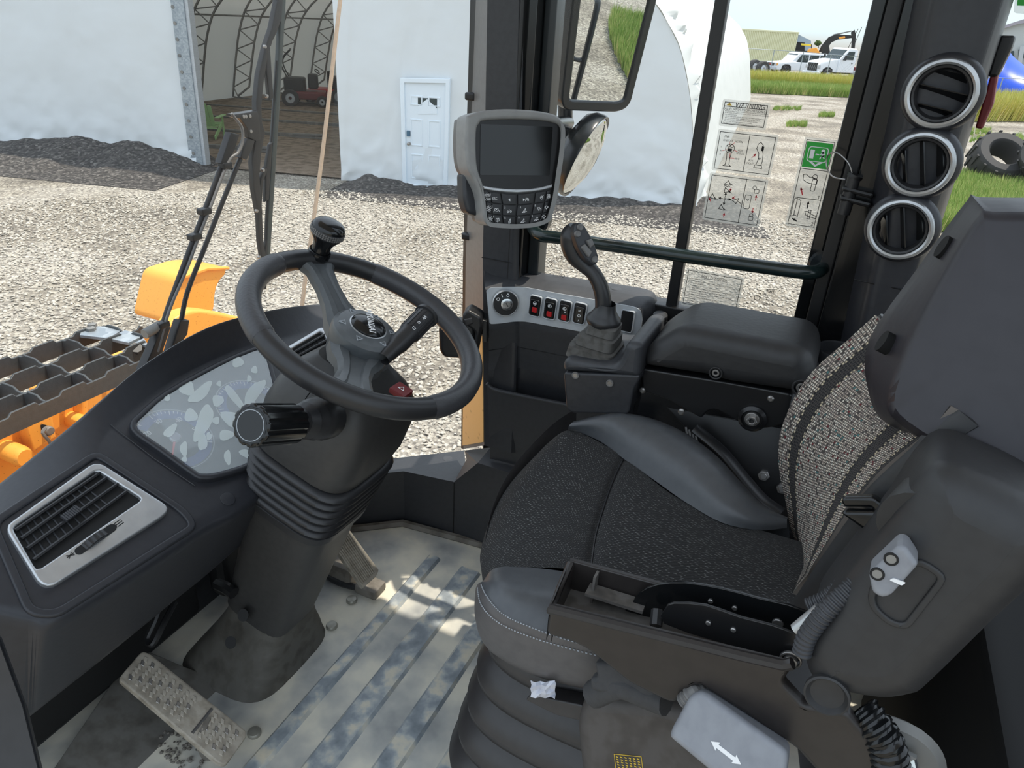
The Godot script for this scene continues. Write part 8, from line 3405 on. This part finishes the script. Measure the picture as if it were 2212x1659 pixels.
func tyre_pile() -> void:
	var k := (spot(2160, 395) - eye).length() / 1540.0
	for e in [["tyre", "large worn black tyre lying against the pile behind the vent pillar", 2158, 345, 44, 52, Vector3(0.2, 0.75, 0.6)],
			["tyre", "black tyre stacked behind the larger one at the frame edge", 2262, 338, 36, 46, Vector3(-0.4, 0.6, 0.7)],
			["tyre", "smaller black tyre lying flat in the grass below the pile", 2150, 408, 30, 22, Vector3(0.1, 0.97, 0.2)]]:
		var p := oz(e[2], e[3], spot(2160, 398).z + (0.0 if e[4] > 36 else 0.6))
		var t := thing(e[0], e[1], "tyre", p, "")
		tyre(t, p, e[4] * k * 1.05, e[5] * k * 0.8, (e[6] as Vector3).normalized())

func tyre_row() -> void:
	for e in [[1626, 161, "dark wheel with a bright rim lying beside the estate car's nose"], [1644, 166, "second bright rimmed wheel, closer to the estate car"]]:
		var p := spot(e[0], e[1])
		var t := thing("loose_wheel", e[2], "wheel", p)
		var r := 0.62
		p.y += r
		obj("casing", wheel(mb(), p, r, 0.5, Vector3(0.7, 0.1, 0.7).normalized()), M.tyre, t)
		obj("rim", hub(mb(), p, r, 0.52, Vector3(0.7, 0.1, 0.7).normalized()), M.satin, t)

func blue_sheet() -> void:
	var at := spot(2190, 215)
	var m := mat("blue_tarp", Color(0.07, 0.30, 0.78), 0.3)
	var t := thing("blue_tarpaulin", "heap under a glossy blue tarpaulin behind the chain link fence", "tarpaulin", at)
	var f := fr(at, Vector3(-at.x, 0, -at.z))
	var top := [[2098, 205], [2118, 190], [2145, 150], [2172, 112], [2192, 128], [2225, 150], [2300, 170], [2340, 200]]
	var rows := []
	for i in 6:
		var r := []
		for e in top:
			var p := tr1(f, e[0], e[1])
			var g := tr1(f, e[0], 215)
			var u := i / 5.0
			r.append(f * Vector3(p.x + (u - 0.0) * (p.x - tr1(f, 2180, 200).x) * 0.12, lerpf(p.y, g.y, u * u * 0.6 + u * 0.4), sin(u * PI / 2) * 3.0 - 1.0))
		rows.append(r)
	var b := mb()
	sheet(b, fair(rows, 4, 3), 0.05)
	obj("sheet", b.mesh(50), m, t)
	b = mb(f)
	slab(b, trc(f, [2120, 216, 2128, 200, 2230, 206, 2300, 216]), 1.0, 2.6, 0.1)
	obj("load", b, M.dark_red, t)

func fence() -> void:
	for e in [["far_fence", "chain link fence with steel posts before the parked vehicles", [[1590, 168], [1660, 172], [1722, 178], [1780, 186], [1850, 194]], 62.0, 2.2], ["near_fence", "chain link fence in front of the blue tarpaulin", [[2100, 232], [2145, 234], [2212, 238], [2290, 242]], 26.0, 1.7]]:
		var t := thing("chain_link_fence", e[1], "fence", spot(e[2][0][0], e[2][0][1]))
		var pts := []
		for q in e[2]:
			pts.append(spot(q[0], q[1]))
		for p in pts:
			var b := mb()
			tube(b, [p, p + Vector3(0, e[4], 0)], 0.035, 6)
			obj("post", b, M.galvanized, t)
		for i in pts.size() - 1:
			var b := mb()
			tube(b, [pts[i] + Vector3(0, e[4], 0), pts[i + 1] + Vector3(0, e[4], 0)], 0.022, 5)
			obj("top_rail", b, M.galvanized, t)
			var d: Vector3 = pts[i + 1] - pts[i]
			var n := int(d.length() / 0.22)
			var w := mb()
			for k in range(-8, n):
				for s in [1, -1]:
					var u0 := k * 0.22
					var run: float = e[4]
					var a := u0 if s > 0 else u0 + run
					var c := u0 + run if s > 0 else u0
					var y0 := 0.0
					var y1: float = e[4]
					var L := d.length()
					if minf(a, c) < 0.0 or maxf(a, c) > L:
						continue
					var pa: Vector3 = pts[i] + d / L * a + Vector3(0, y0, 0)
					var pc: Vector3 = pts[i] + d / L * c + Vector3(0, y1, 0)
					var wd := 0.004
					w.quad(pa + Vector3(wd, 0, 0), pc + Vector3(wd, 0, 0), pc - Vector3(wd, 0, 0), pa - Vector3(wd, 0, 0))
			if w.v.size():
				var o := obj("mesh_panel", w.mesh(10), M.galvanized, t)
				o.set_meta("kind", "stuff")

func trees() -> void:
	var leaf := tex(mat("leafage", Color(0.42, 0.52, 0.36), 0.9), T.grass, null, 0.5)
	for e in [[1663, 74, 7, "small round green tree between the shed and the barn"], [1768, 94, 6, "low green tree beyond the excavator boom"], [1596, 66, 4, "little green treetop beside the fabric building"]]:
		var p := spot(e[0], 104)
		var s := absf((p - eye).length()) / 1540.0
		var c := oz(e[0], e[1], p.z)
		var t := thing("tree", e[3], "tree", p)
		var b := mb()
		for k in 26:
			var q: Vector3 = Vector3(rng.randf_range(-1, 1), rng.randf_range(-0.6, 0.7), rng.randf_range(-1, 1)) * e[2] * s * 0.8
			b.xf = Transform3D(Basis(Vector3.UP, k).scaled_local(Vector3.ONE * e[2] * s * rng.randf_range(0.3, 0.5)), c + q)
			lathe(b, [[0.0, -1.0], [0.8, -0.6], [1.0, 0.0], [0.75, 0.65], [0.0, 1.0]], 6)
		obj("crown", b.mesh(20), leaf, t)
		b = mb()
		tube(b, [p, c], e[2] * s * 0.12, 6)
		obj("trunk", b, M.dusty, t)
	for k in 2:
		var p := spot([1832, 1842][k], 104)
		var t := thing("utility_pole", ["thin wooden pole rising beyond the excavator stick", "second thin pole, closer to the window frame"][k], "pole", p)
		var b := mb()
		tube(b, [p, oz([1854, 1862][k], [62, 58][k], p.z)], 0.16, 6)
		obj("shaft", b, M.dusty, t)
